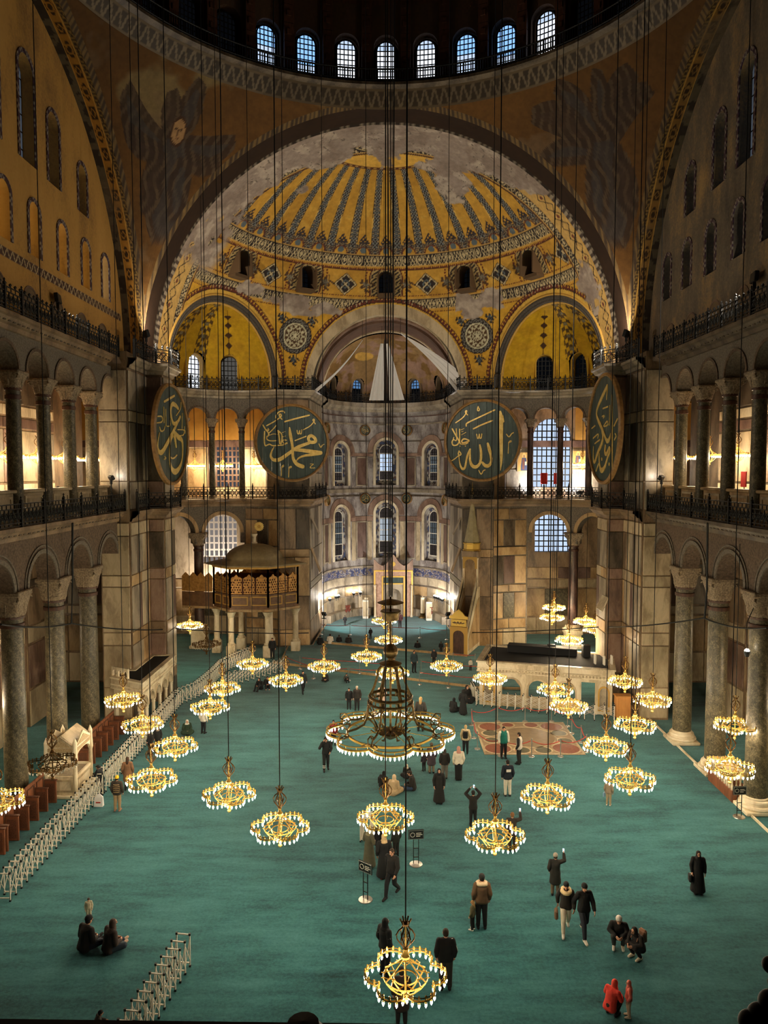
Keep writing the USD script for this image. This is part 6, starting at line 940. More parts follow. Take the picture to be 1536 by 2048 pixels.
for x, lab in ((-2.75, 'left'), (2.95, 'right')):
    t = thing('great_candle', f'thick white candle on a stand {lab} of the prayer niche', 'candle', (.75 + x, 74.2, .34)); m = MB(); m.lathe([(0, 0), (.4, 0), (.38, .15), (.2, .3), (.28, .5), (0, .5)], 14); m.build('stand', M['brass_old'], t, 40); m = MB(); m.lathe([(.2, .5), (.2, 2.1), (.03, 2.14), (0, 2.3)], 14); m.build('wax', M['stone_cream'], t, 40)
# pulpit (preaching chair)
pu = thing('marble_pulpit', 'small carved cream marble pulpit with a gabled canopy before the left screens', 'pulpit', (-15.15, 34.6, 0), 0, scale=.93); cb = [(-.75, -1.0), (.75, -1.0), (.75, 1.0), (-.75, 1.0)]; m = MB(); m.cbox((0, 0, .08), (1.8, 2.3, .16), .03); m.build('step', M['stone_cream'], pu)
for k in range(4):
    T, L = face_T(cb[k], cb[(k + 1) % 4]); put_face(pu, 'parapet', sbox(0, .1, L, 1.1), .1, T, 'stone_cream'); put_face(pu, 'panel_frame', sbox(.15, .3, L - .15, .95).difference(sbox(.25, .4, L - .25, .85)), .04, T, 'stone_pale', .03)
    put_face(pu, 'arched_side', sbox(0, 1.9, L, 2.55).difference(ogee(L / 2, 0, 1.9, L / 2 - .16, .4)), .1, T, 'stone_cream'); put_face(pu, 'carved_frieze', sbox(.08, 2.36, L - .08, 2.52), .03, T, 'carved_cream', .03); put_face(pu, 'gable', Polygon([(-.05, 2.55), (L + .05, 2.55), (L / 2, 3.15)]), .08, T, 'stone_cream'); put_face(pu, 'gable_carving', Polygon([(.25, 2.6), (L - .25, 2.6), (L / 2, 2.98)]), .03, T, 'carved_cream', .02)
    x, y = cb[k]; m = MB(); m.lathe([(.14, .1), (.11, .3), (.1, 1.8), (.14, 1.95), (.11, 2.6), (.12, 2.8), (.0, 3.1)], 8, (x * .96, y * .96, 0)); m.build('corner_pillar', M['stone_cream'], pu)
m = MB(); m.add([(-.8, -1.05, 2.55), (0, -1.05, 3.15), (.8, -1.05, 2.55), (-.8, 1.05, 2.55), (0, 1.05, 3.15), (.8, 1.05, 2.55), (-.8, 0, 3.15), (.8, 0, 3.15)], [(0, 1, 4), (0, 4, 3), (1, 2, 5), (1, 5, 4)]); m.build('gabled_roof', M['stone_pale'], pu); m = MB(); m.box((0, 0, .95), (1.4, 1.9, .08)); m.build('seat', M['stone_grey'], pu)
for k in range(2): m = MB(); m.box((.98 + k * .2, -.3, .5 - k * .2), (.2, .8, .2)); m.build('stair', M['stone_cream'], pu)
# wooden screens along the left arcade
for k, (y0, y1) in enumerate(((24.0, 28.6), (28.85, 33.2), (36.9, 42.0))):
    t = thing('wooden_screen', f'brown wooden screen with dividers before the left columns, {["nearest", "middle one", "farthest, at the platform"][k]}', 'screen'); n = max(2, int((y1 - y0) / .75))
    for i in range(n): m = MB(); a_ = y0 + (y1 - y0) * i / n; b_ = y0 + (y1 - y0) * (i + 1) / n; m.cbox((-15.75, (a_ + b_) / 2, .72), (.08, b_ - a_ - .015, 1.44), .015); m.build('panel', M['wood'], t); m = MB(); m.extr(sbox(a_ + .1, .2, b_ - .1, 1.3).difference(sbox(a_ + .16, .26, b_ - .16, 1.24)), .03, side_T(1, -15.71)); m.build('panel_frame', M['wood_dark'], t)
    for i in range(0, n + 1): m = MB(); y = y0 + (y1 - y0) * i / n; m.cbox((-15.43, y, .53), (.55, .08, 1.06), .02); m.build('divider', M['wood'], t); m = MB(); m.box((-15.43, y - .045, .52), (.4, .02, .8)); m.box((-15.43, y + .045, .52), (.4, .02, .8)); m.box((-15.43, y, 1.07), (.6, .12, .05)); m.build('carved_field', M['wood_carved'], t)
# cabinet, low railed box, omphalion, edging strips
t = thing('orange_cabinet', 'orange wooden cabinet at the right end of the right platform', 'cabinet', (14.62, 44.9, 0)); m = MB(); m.cbox((0, 0, .75), (.95, .55, 1.3), .03); m.build('body', M['wood_light'], t); m = MB(); m.cbox((0, 0, 1.43), (1.05, .65, .08), .02); m.build('top', M['wood_light'], t); m = MB(); m.box((0, -.285, .4), (.86, .03, .5)); m.box((0, -.285, 1.0), (.86, .03, .5)); m.build('door', M['wood_light'], t); m = MB(); m.box((0, 0, .06), (.9, .5, .12)); m.build('plinth', M['wood_dark'], t)
t = thing('railed_box', 'low brown box with a cream balustrade between the right column bases', 'balustrade'); m = MB(); m.cbox((16.35, 34.5, .3), (.9, 2.6, .6), .04); m.build('body', M['wood'], t); m = MB(); m.cbox((16.35, 34.5, 1.15), (1.0, 2.7, .08), .02); m.build('handrail', M['stone_cream'], t)
for i in range(11): m = MB(); m.lathe([(.05, .6), (.07, .75), (.03, .9), (.05, 1.12)], 7, (15.93, 33.3 + i * .24, 0)); m.build('baluster', M['stone_cream'], t, 40)
for i in range(4): m = MB(); m.lathe([(.05, .6), (.07, .75), (.03, .9), (.05, 1.12)], 7, (16.1 + i * .18, 33.25, 0)); m.build('baluster', M['stone_cream'], t, 40)
for sg, nm in ((1, 'right'), (-1, 'left')): m = MB(); m.slab((sg * 16.12, 24, 0), (sg * 16.2, 44.6, .1)); m.build(f'trim_stylobate_{nm}', M['stone_cream'], kind='structure', label=f'pale stone edge strip in the carpet along the {nm} columns')
om = thing('marble_floor_square', 'square of inlaid marble circles set in the carpet behind ropes', 'marble floor'); x0, x1, y0, y1 = 5.3, 10.75, 39.0, 44.1; m = MB(); m.slab((x0, y0, -.05), (x1, y1, .02)); m.build('ground_slab', M['omph_ground'], om); m = MB(); T = np.eye(4); T[2, 3] = .02; m.extr(sbox(x0, y0, x1, y1).difference(sbox(x0 + .12, y0 + .12, x1 - .12, y1 - .12)), .012, T); m.build('border', M['stone_pale'], om)
cx, cy = 8.1, 41.6; CR = [(cx, cy, 1.55, 'omph_grey'), (6.15, 39.85, .7, 'omph_red'), (9.9, 39.85, .72, 'omph_red'), (6.2, 43.3, .62, 'omph_red'), (9.85, 43.3, .62, 'omph_red'), (7.45, 39.6, .4, 'omph_green'), (8.6, 39.6, .42, 'omph_green'), (7.3, 43.6, .34, 'omph_red'), (8.7, 43.6, .38, 'omph_red'), (6.0, 41.1, .38, 'omph_green'), (6.05, 42.2, .42, 'omph_green'), (10.1, 41.0, .4, 'omph_green'), (10.05, 42.2, .42, 'omph_green')]
for x, y, r, mt in CR:
    m = MB(); T = np.eye(4); T[:3, 3] = (x, y, .02); m.extr(Point(0, 0).buffer(r, 20), .01, T); m.build('marble_disc', M[mt], om); m = MB(); m.extr(Point(0, 0).buffer(r + .1, 20).difference(Point(0, 0).buffer(r, 20)), .014, T); m.build('ring_inlay', M['stone_pale'], om)
# white cloth sails hung before the apse semidome
def sail(lab, A, B, C_, D, nfold, amp):
    u, v = np.meshgrid(np.linspace(0, 1, 40), np.linspace(0, 1, 30), indexing='ij'); u, v = u.ravel(), v.ravel(); A, B, C_, D = (np.array(x, float) for x in (A, B, C_, D)); p = ((1 - u) * (1 - v))[:, None] * A + (u * (1 - v))[:, None] * B + (u * v)[:, None] * C_ + ((1 - u) * v)[:, None] * D
    nrm = np.cross(B - A, D - A); nrm /= np.linalg.norm(nrm); p += nrm * (amp * np.sin(u * nfold * 2 * math.pi) * (.25 + .75 * v) + .25 * np.sin(v * math.pi) * 1.0)[:, None]; p2 = p + nrm * .02; g = grid(40, 30); t = thing('cloth_sail', lab, 'cloth'); put('cloth', (np.vstack([p, p2]), np.vstack([g, g[:, ::-1] + len(p)])), M['white_cloth'], t, True); m = MB(); m.tube([(A + B) / 2, (A + B) / 2 + [0, 0, .5], [(A[0] + B[0]) / 2, A[1], 22.25 + math.sqrt((6.41 if A[1] < 66 else 6.07) ** 2 - A[0] ** 2)]], .02, 5); m.build('hanging_line', M['cable'], t)
sail('left half of the tall white cloth strip hanging upright in the apse', ay(761, 687, 67.8), ay(767, 687, 67.8), ay(768, 801, 68.4), ay(738, 801, 68.4), 3, .06); sail('right half of the tall white cloth strip hanging upright in the apse', ay(772, 687, 67.8), ay(777, 687, 67.8), ay(809, 800, 68.4), ay(779, 801, 68.4), 3, .06)
sail('broad white folded cloth slung from the arch to the right cornice', ay(800, 666, 65.4), ay(802, 668, 65.2), ay(939, 760, 64.6), ay(914, 785, 64.2), 3, .14); sail('narrow white cloth slung from the arch to the left cornice', ay(726, 679, 65.4), ay(724, 681, 65.2), ay(627, 781, 64.2), ay(632, 785, 64.4), 1, .04)
# ================================================================ barriers, ropes, signs and small things
def barrier(label, path, step, zig=False, w=.42, group=None):
    t = thing('folding_barrier', label, 'barrier', (0, 0, 0), 0, group); p = resample(path, step); d = np.gradient(p, axis=0); d /= np.linalg.norm(d, axis=1, keepdims=True); n = np.stack([-d[:, 1], d[:, 0]], 1); q = []
    for k, (c, nn) in enumerate(zip(p, n)):
        a, b = c - nn * w / 2, c + nn * w / 2; m = MB(); h = 1.02
        for e in (a, b): m.box((e[0], e[1], h / 2 + .02), (.035, .035, h), math.atan2(nn[1], nn[0])); 
        for z in (h, .12): m.bar((*a, z), (*b, z), .035, .035)
        f = put('frame', m.get(), M['white_paint'], t); m = MB()
        for e in (a, b): m.box((e[0], e[1], 1.03), (.06, .06, .07)); m.box((e[0], e[1], .03), (.06, .06, .06))
        m.build('cap', M['black'], f); q.append((a, b))
    for (a, b), (a2, b2) in zip(q[:-1], q[1:]):
        for s, (u, v) in enumerate(((a, a2), (b, b2))):
            m = MB()
            if zig: [m.bar((*u, z0), (*v, z1), .022, .014) for z0, z1 in ((.35, .62), (.62, .35), (.62, .9), (.9, .62))]
            else: [m.bar((*u, z0), (*v, z1), .025, .016) for z0, z1 in ((.2, .9), (.9, .2))]
            m.build('scissor_bar', M['white_paint'], t)
Yb = [25.2, 29.7, 34.2, 38.7, 43.2, 47.4]
for k in range(5): barrier(f'white folding barrier line along the left screens, section {["cut by the left edge", "beside the nearest screens", "at the marble pulpit", "behind the person in the yellow hat", "beside the left platform"][k]}', [(-13.55, Yb[k] + .2), (-13.55, Yb[k + 1] - .2)], .41)
barrier('white folding barrier bending from the left platform towards the gilded loge', [(-13.5, 47.7), (-12.8, 49), (-12.5, 52), (-12.4, 55)], .4); barrier('white folding barrier ending under the gilded loge', [(-12.3, 55.4), (-11.4, 58.0), (-10.9, 59.0)], .4)
barrier('white folding barrier facing the carpet left of the step edge', [(-11.4, 51.2), (-9.6, 53.4), (-7.7, 55.6)], .5, True, .3)
barrier('white folding barrier alone on the carpet at the lower left', [(-6.25, 22.0), (-6.75, 18.4)], .36)
barrier('white stretched folding barrier before the arches of the right platform', [(5.9, 47.35), (9.0, 46.2), (12.0, 45.0)], .52, True, .3); barrier('white folding barrier at the left corner of the right platform', [(5.82, 49.3), (5.86, 48.2)], .22, False, .16); barrier('white stretched folding barrier under the right end of the right platform', [(12.2, 44.7), (13.9, 44.3)], .5, True, .3)
barrier('white lattice barrier behind the right platform by the exedra', [(11.9, 58.6), (15.4, 57.2)], .5, True, .3); barrier('folded white barrier standing upright beside the queue', [(-.85, 29.6), (-.72, 30.2)], .12)
SQ = ['near left corner', 'near side, left', 'near side, middle', 'near side, right', 'near right corner', 'right side, near', 'right side, middle', 'right side, far', 'far right corner', 'far side, middle', 'far side, left', 'far left corner', 'left side']
def where(k, n, closed): return SQ[k] if closed else 'left end' if k == 0 else 'right end' if k == n - 1 else ['second from left', 'third from left', 'fourth from left'][k - 1]
def rope_run(label, pts, h=.92, sag=.22, closed=False, z0=0.):
    p = [np.array(x[:2]) for x in pts]
    for k, c in enumerate(p):
        m = MB(); m.lathe([(0, z0), (.17, z0), (.16, z0 + .03), (.04, z0 + .05), (.025, z0 + .08), (.025, z0 + h), (.045, z0 + h + .02), (.045, z0 + h + .06), (0, z0 + h + .08)], 12, (c[0], c[1], 0)); m.build('rope_post', M['chrome'], None, 40, f'chrome rope post {label}, {where(k, len(p), closed)}', 'post', 'rope posts ' + label)
    e = list(zip(p, p[1:] + p[:1])) if closed else list(zip(p[:-1], p[1:]))
    for k, (a, b) in enumerate(e): m = MB(); m.tube([(*(a + (b - a) * t), z0 + h - .04 - sag * 4 * t * (1 - t)) for t in np.linspace(.035, .965, 9)], .025, 5); m.build('rope', M['rope_red'], None, True, f'red rope {label}, {where(k, len(e), closed)}', 'rope', 'red ropes ' + label)
rope_run('around the marble floor square', [fl(x, y) for x, y in ((954.6, 1498), (1001, 1512), (1063, 1513), (1121, 1513), (1173, 1504), (1162, 1485), (1143.6, 1467), (1135, 1453), (1103, 1443), (1050, 1443), (995, 1443), (943, 1450), (947.6, 1476))], closed=True)
rope_run('in front of the left step edge', [fl(x, y) for x, y in ((572, 1337), (627, 1357), (697, 1361), (760, 1364))], sag=.05); rope_run('on the step left of the big chandelier', [fl(x, y, .16) for x, y in ((600, 1338), (719, 1347), (790, 1352))], sag=.05, z0=.17); rope_run('in front of the right step edge', [fl(x, y) for x, y in ((839, 1369), (897, 1375), (955, 1380))], sag=.05); rope_run('on the step right of the big chandelier', [fl(x, y, .16) for x, y in ((842, 1346), (900, 1352), (958, 1357))], sag=.05, z0=.17); rope_run('across the bema before the prayer niche', [fl(x, y, .34) for x, y in ((642, 1269), (700, 1270), (770, 1272), (840, 1276), (893, 1280))], sag=.05, z0=.35)
rope_run('before the pulpit stair gate', [fl(x, y, .16) for x, y in ((906, 1330), (950, 1333))], sag=.05, z0=.17)
def sign_stand(label, p, yaw):
    t = thing('sign_stand', label, 'sign', p, yaw); m = MB(); m.lathe([(0, 0), (.26, 0), (.25, .03), (.06, .05), (0, .05)], 24); m.build('base', M['chrome'], t, 40); m = MB()
    for x in (-.1, .1): m.box((x, 0, .55), (.025, .025, 1.0))
    for z in (.3, .65): m.box((0, 0, z), (.2, .025, .025))
    m.build('pole', M['black'], t); m = MB(); m.cbox((0, 0, 1.2), (.62, .06, .4), .03); m.build('board', M['black'], t); m = MB(); m.extr(sbox(-.29, 1.02, .29, 1.38).difference(sbox(-.27, 1.04, .27, 1.36)), .01, np.array([[1, 0, 0, 0], [0, 0, 1, -.04], [0, 1, 0, 0], [0, 0, 0, 1.]]))
    m.build('board_edge', M['chrome'], t); m = MB(); Tq = np.array([[1, 0, 0, 0], [0, 0, 1, -.036], [0, 1, 0, 0], [0, 0, 0, 1.]]); m.extr(Point(-.14, 1.2).buffer(.09).difference(Point(-.14, 1.2).buffer(.075)), .004, Tq)
    for z, w in ((1.26, .2), (1.2, .24), (1.14, .16)): m.extr(sbox(.0, z - .012, w, z + .012), .004, Tq)
    m.build('lettering', M['white_paint'], t)
sign_stand('small black sign on a two-pole stand, before the walking man in black', fl(731, 1800), -38); sign_stand('small black sign on a two-pole stand, right of the queue', fl(832, 1729), 6); sign_stand('small black sign on a two-pole stand at the right column bases', fl(1478, 1634), 4)
b = thing('shopping_bag', 'white plastic shopping bag standing on the carpet by the left barrier', 'bag', fl(198, 1612)); m = MB(); v = np.array([(-.2, -.1, 0), (.2, -.1, 0), (.2, .1, 0), (-.2, .1, 0), (-.19, -.05, .4), (.19, -.05, .42), (.19, .05, .42), (-.19, .05, .4), (-.06, 0, .56), (.06, 0, .57)]); h = trimesh.convex.convex_hull(v); m.tm(h); m.build('bag', M['white_cloth'], b); m = MB(); m.tube([(-.06, 0, .54), (-.05, 0, .62), (.05, 0, .63), (.06, 0, .55)], .012, 5); m.build('handle', M['white_cloth'], b); m = MB(); m.box((0, -.09, .2), (.2, .03, .05)); m.build('print', M['rope_red'], b)
# spot lamps in the apse
def lampdot(label, p, r=.16, dim=False):
    t = thing('spot_lamp', label, 'lamp', p); m = MB(); m.lathe([(0, -.25), (r * .6, -.25), (r, -.1), (r * 1.05, .0), (r * .9, .0)], 12); m.build('housing', M['black'], t, 40); m = MB(); m.lathe([(r * .85, -.03), (r * .8, .03), (r * .5, .09), (0, .12)], 12); m.build('glass', M['bulb_soft' if dim else 'lamp_white'], t, True); m = MB(); m.box((0, 0, -.36), (.06, .06, .24)) if not dim else m.tube([(0, 0, .1), (0, .1, 1.2), (.4, .1, 2.2)], .02, 5); m.build('bracket', M['black'], t)
for k, (x, y) in enumerate(((653, 1193), (678, 1186), (685, 1185), (719, 1181), (733, 1180), (866, 1186), (873, 1187), (880, 1188), (888, 1192), (894, 1194))):
    b_ = {0: -78, 1: -62, 2: -58, 3: -36, 4: -28, 5: 60, 6: 64, 7: 68, 8: 74, 9: 79}[k]; a = math.radians(b_); q = ay(x, y, 70.5 + 5.6 * math.cos(a)); lampdot(f'glaring white spot lamp on the apse wall, {["leftmost", "second from left", "third from left", "fourth from left", "just left of the niche", "just right of the niche", "fourth from right", "third from right", "second from right", "rightmost"][k]}', (5.62 * math.sin(a), 70.5 + 5.62 * math.cos(a), 2.75))
lampdot('bare lamp hanging from a wire by the near right column', ax(1494, 1302, 15.9), .13, True)
# horizontal cables and conduits
def line(label, pts, r=.04, cat='cable'): m = MB(); m.tube(pts, r, 6); m.build('slung_cable', M['cable'], None, True, label, cat)
def sagged(a, b, s, n=12): a, b = np.array(a), np.array(b); return [a + (b - a) * t - np.array([0, 0, s * 4 * t * (1 - t)]) for t in np.linspace(0, 1, n)]
A0, A1, A2, A3 = ax(2, 1249, -16.15), ax(143, 1247, -16.15), ax(352, 1257, -14.4), ay(617, 1266, 63.4); line('black cable slung across the left columns to the pier', sagged(A0, A1, .15) + sagged(A1, A2, .2)[1:]); line('black cable slung from the left pier past the gilded loge', sagged(A2, A3, .15))
B0, B1, B2, B3 = ay(905, 1265, 63.4), ax(1197, 1254, 14.4), ax(1408, 1236, 16.15), ax(1534, 1256, 16.1); line('black cable slung from the pulpit stair to the right pier', sagged(B0, B1, .12)); line('black cable slung across the right columns', sagged(B1, B2, .15) + sagged(B2, B3, .2)[1:])
line('black conduit hanging down the left arcade wall', [ax(145, 1046, -15.6), ax(145, 1150, -16.1), ax(143, 1247, -16.12)], .05); line('black conduit hanging down the right arcade wall', [ax(1415, 1046, 15.6), ax(1414, 1180, 16.1), ax(1409, 1237, 16.12)], .05)
# gallery details
def pic(label, x0, x1, z0, z1, Y, fn, name='mosaic_panel', cat='mosaic'):
    n1, n2 = 60, 70; u, v = np.meshgrid(np.linspace(0, 1, n1), np.linspace(0, 1, n2), indexing='ij'); u, v = u.ravel(), v.ravel(); p = np.stack([x0 + (x1 - x0) * u, np.full(len(u), Y), z0 + (z1 - z0) * v], -1); P = Paint(len(p), rgb(196, 150, 80)); fn(P, u, v); t = thing(name, label, cat); put('picture', (p, grid(n1, n2)), M['print'], t, col=P.c); m = MB(); m.box(((x0 + x1) / 2, Y + .05, (z0 + z1) / 2), (x1 - x0 + .12, .06, z1 - z0 + .12)); m.build('frame', M['stone_pale'], t)
def robed(P, u, v, cx=.5, s=1.):
    a = (u - cx) / s; P.put(np.hypot(a, (v - .82) * .9) < .15, rgb(222, 186, 110)); P.put((np.abs(a) < .26 - .2 * (v - .25) * (v > .25)) & (v < .72) & (v > .04), rgb(62, 70, 92)); P.put((np.abs(a + .05) < .08) & (v < .66) & (v > .1), rgb(112, 70, 52)); P.put(np.hypot(a, (v - .8) * .9) < .075, rgb(168, 122, 88)); P.put((np.abs(a - .14) < .07) & (np.abs(v - .42) < .1), rgb(206, 190, 150))
p0, p1 = ay(1035, 960, 68.2), ay(1061, 905, 68.2); pic('gold mosaic of a robed seated figure beside the right gallery window', p0[0], p1[0], p0[2] + .8, p1[2], 68.2, robed)
p0, p1 = ay(1146, 935, 68.2), ay(1186, 902, 68.2); pic('faded gold mosaic of two figures half behind the oval board', p0[0], p1[0], p0[2], p1[2], 68.2, lambda P, u, v: (robed(P, u, v, .25, .6), robed(P, u, v, .75, .6)))
for k, (x0, x1) in enumerate(((1081, 1095), (1107, 1121))): a, b = ay(x0, 968, 66.6), ay(x1, 946, 66.6); m = MB(); m.cbox(((a[0] + b[0]) / 2, 66.6, (a[2] + b[2]) / 2), (b[0] - a[0], .05, b[2] - a[2]), .02); t = thing('red_banner', f'red poster stand in the right exedra gallery, {["left", "right"][k]} one', 'poster'); m.build('poster', M['banner_red'], t); m = MB(); m.box(((a[0] + b[0]) / 2, 66.65, (12.75 + a[2]) / 2), (.06, .05, a[2] - 12.75)); m.build('leg', M['chrome'], t)
a, b = ax(1487, 974, 19), ax(1503, 943, 19); t = thing('red_banner', 'red upright poster in the right nave gallery by the last column', 'poster'); m = MB(); m.cbox((19, a[1], (a[2] + b[2]) / 2), (.05, .6, b[2] - a[2]), .02); m.build('poster', M['banner_red'], t); m = MB(); m.box((19.03, a[1], (12.75 + a[2]) / 2), (.05, .06, a[2] - 12.75)); m.build('leg', M['chrome'], t)
t = thing('tilted_screen', 'pale tilted board fixed to the right great pier above the platform', 'board'); q = ax(1205, 1206, 14.0); m = MB(); m.cbox((0, 0, 0), (.08, 1.3, 1.0), .03); v, f = m.get(); R_ = trimesh.transformations.rotation_matrix(math.radians(25), [0, 1, 0])[:3, :3]; put('panel', (v @ R_.T + q, f), M['stone_cream'], t); m = MB(); m.bar(q, (14.4, q[1], q[2] + .2), .08, .08); m.build('bracket', M['black'], t)
for sg, xx, yy in ((-1, 692, 1217), (1, 880, 1228)):
    a = math.radians(-50 if sg < 0 else 62); c = (5.0 * math.sin(a), 70.5 + 5.0 * math.cos(a), 1.1); t = thing('book_stand', f'red-brown folding book stand on the {"left" if sg < 0 else "right"} bench of the apse', 'book stand', c, -math.degrees(a)); m = MB()
    for s in (-1, 1): m.bar((s * .32, 0, 0), (-s * .25, 0, .55), .3, .04, (0, 1, 0)); 
    m.build('crossed_boards', M['red_wood'], t); m = MB(); m.cbox((0, 0, .58), (.55, .3, .06), .02); m.build('rest', M['red_wood'], t)
for x, y, lab in ((731, 1237, 'left'), (858, 1241, 'right')):
    q = fl(x, y, .34); t = thing('white_cabinet', f'narrow white cabinet {lab} of the prayer niche against the apse wall', 'cabinet', (q[0], min(q[1], 74.6), .34)); m = MB(); m.cbox((0, 0, .95), (.6, .45, 1.9), .04); m.build('body', M['white_paint'], t); m = MB(); m.box((0, -.235, 1.0), (.5, .02, 1.5)); m.build('door', M['stone_pale'], t); m = MB(); m.box((.18, -.26, 1.0), (.03, .04, .2)); m.build('handle', M['chrome'], t)
# the near parapet at the bottom edge
t = thing('parapet_railing', 'dark iron parapet of the viewing gallery along the bottom edge', 'railing'); zz = ay(1000, 2044, 1.7)[2]; m = MB(); m.cbox((0.3, 1.6, zz - .13), (4.2, .2, .26), .01, math.radians(-.8)); m.build('handrail', M['black'], t); q = ay(606, 2040, 1.55); m = MB(); m.lathe([(0, 0), (.035, -.005), (.04, -.02), (.055, -.035), (.055, -.2)], 14, (q[0], 1.55, q[2] - .002)); m.build('knob', M['black'], t, 40); m = MB()
for x, y, r in ((1541, 1930, .017), (1548, 1965, .013), (1542, 2006, .026), (1520, 2032, .026), (1500, 2044, .024)): q = ay(x, y, 1.5); s_m = trimesh.creation.icosphere(2, r); m.add(s_m.vertices + q, s_m.faces)
m.build('scroll_finial', M['black'], t, True)
# ================================================================ people
ICO = {r: np.array(trimesh.creation.icosphere(r).vertices) for r in (1, 2)}
def mball(c, r, s=1): return ICO[s] * (np.array(r) if np.ndim(r) else r) + np.array(c, float)
def hull(*b, s=1): return m3.Manifold.hull_points(np.vstack([mball(c, r, s) for c, r in b]).astype(np.float64))
def fuse(parts, edge=.045, it=6):
    m = m3.Manifold.batch_boolean(parts, m3.OpType.Add)
    if edge: m = m.refine_to_length(edge)
    q = m.to_mesh(); t = trimesh.Trimesh(q.vert_properties[:, :3], q.tri_verts, process=True)
    if it: trimesh.smoothing.filter_taubin(t, .5, .53, it)
    return np.array(t.vertices), np.array(t.faces)
def chain(pts, rs, s=1): return [hull((a, ra), (b, rb), s=s) for a, b, ra, rb in zip(pts[:-1], pts[1:], rs[:-1], rs[1:])]
def rotz(a): return _rot(math.radians(a))
POSES = {  # right side first: hip, knee, ankle, toe / shoulder, elbow, wrist (local: x right, y ahead, z up; 1.75 m tall)
 'stand': dict(k=[(.1, .02, .5), (-.1, .02, .5)], a=[(.11, -.02, .08), (-.11, -.02, .08)], e=[(.26, -.04, 1.14), (-.26, -.04, 1.14)], w=[(.25, .08, .9), (-.25, .08, .9)]),
 'clasp': dict(k=[(.1, .02, .5), (-.1, .02, .5)], a=[(.11, -.02, .08), (-.11, -.02, .08)], e=[(.27, 0, 1.14), (-.27, 0, 1.14)], w=[(.07, .26, 1.06), (-.07, .26, 1.08)]),
 'walk': dict(k=[(.09, .22, .52), (-.09, -.02, .49)], a=[(.09, .28, .09), (-.09, -.32, .17)], e=[(.27, -.14, 1.16), (-.27, .06, 1.15)], w=[(.26, -.16, .92), (-.25, .22, .96)]),
 'phone': dict(k=[(.1, .02, .5), (-.1, .02, .5)], a=[(.11, -.02, .08), (-.11, -.02, .08)], e=[(.36, .1, 1.44), (-.26, -.04, 1.14)], w=[(.34, .22, 1.68), (-.22, .12, .94)]),
 'call': dict(k=[(.1, .08, .5), (-.1, 0, .5)], a=[(.11, .14, .08), (-.11, -.1, .1)], e=[(.33, .06, 1.2), (-.28, .02, 1.14)], w=[(.13, .12, 1.58), (-.2, .2, 1.02)]),
 'armsup': dict(k=[(.1, .02, .5), (-.1, .02, .5)], a=[(.12, -.02, .08), (-.12, -.02, .08)], e=[(.36, .12, 1.56), (-.36, .12, 1.56)], w=[(.13, .2, 1.8), (-.13, .2, 1.8)]),
 'lean': dict(k=[(.1, .0, .5), (-.1, .0, .5)], a=[(.12, -.06, .08), (-.12, -.06, .08)], e=[(.25, .26, 1.14), (-.25, .26, 1.14)], w=[(.16, .46, 1.08), (-.16, .46, 1.08)], tilt=18),
 'sit': dict(drop=.8, k=[(.3, .34, .98), (-.3, .34, .98)], a=[(.06, .42, .87), (-.08, .52, .87)], e=[(.26, .1, 1.12), (-.26, .1, 1.12)], w=[(.1, .34, 1.06), (-.1, .34, 1.06)], tilt=14),
 'knees': dict(drop=.8, k=[(.13, .4, 1.28), (-.13, .4, 1.28)], a=[(.12, .66, .88), (-.12, .66, .88)], e=[(.27, .14, 1.18), (-.27, .14, 1.18)], w=[(.12, .42, 1.2), (-.12, .42, 1.2)], tilt=14),
 'squat': dict(drop=.62, k=[(.16, .38, 1.12), (-.16, .38, 1.12)], a=[(.13, .16, .7), (-.13, .12, .7)], e=[(.27, .2, 1.2), (-.27, .2, 1.2)], w=[(.08, .46, 1.16), (-.1, .46, 1.16)], tilt=22),
}
SKIN = 'skin'
def hand(w, d, side, up):                               # palm, four fingers, thumb, reaching along d from the wrist
    d = np.array(d) / np.linalg.norm(d); x = np.cross(d, up); x /= np.linalg.norm(x) + 1e-9; y = np.cross(x, d); w = np.array(w); out = [hull((w, .026), (w + d * .045 + x * .024, .02), (w + d * .085 + x * .022, .016), (w + d * .085 - x * .026, .016), (w + d * .04 - x * .026, .02))]
    for i, L in enumerate((.052, .064, .07, .06)):
        b = w + d * .088 + x * (-.03 + .019 * i) * side; m = b + d * L * .6 - y * .012; e = m + d * L * .4 - y * .024; out += chain([b, m, e], [.0105, .0095, .008])
    b = w + d * .03 - x * .03 * side * -1; out += chain([w + d * .02, b + d * .012 + x * .012 * side, b + d * .05 + x * .018 * side], [.016, .012, .0095]); return out
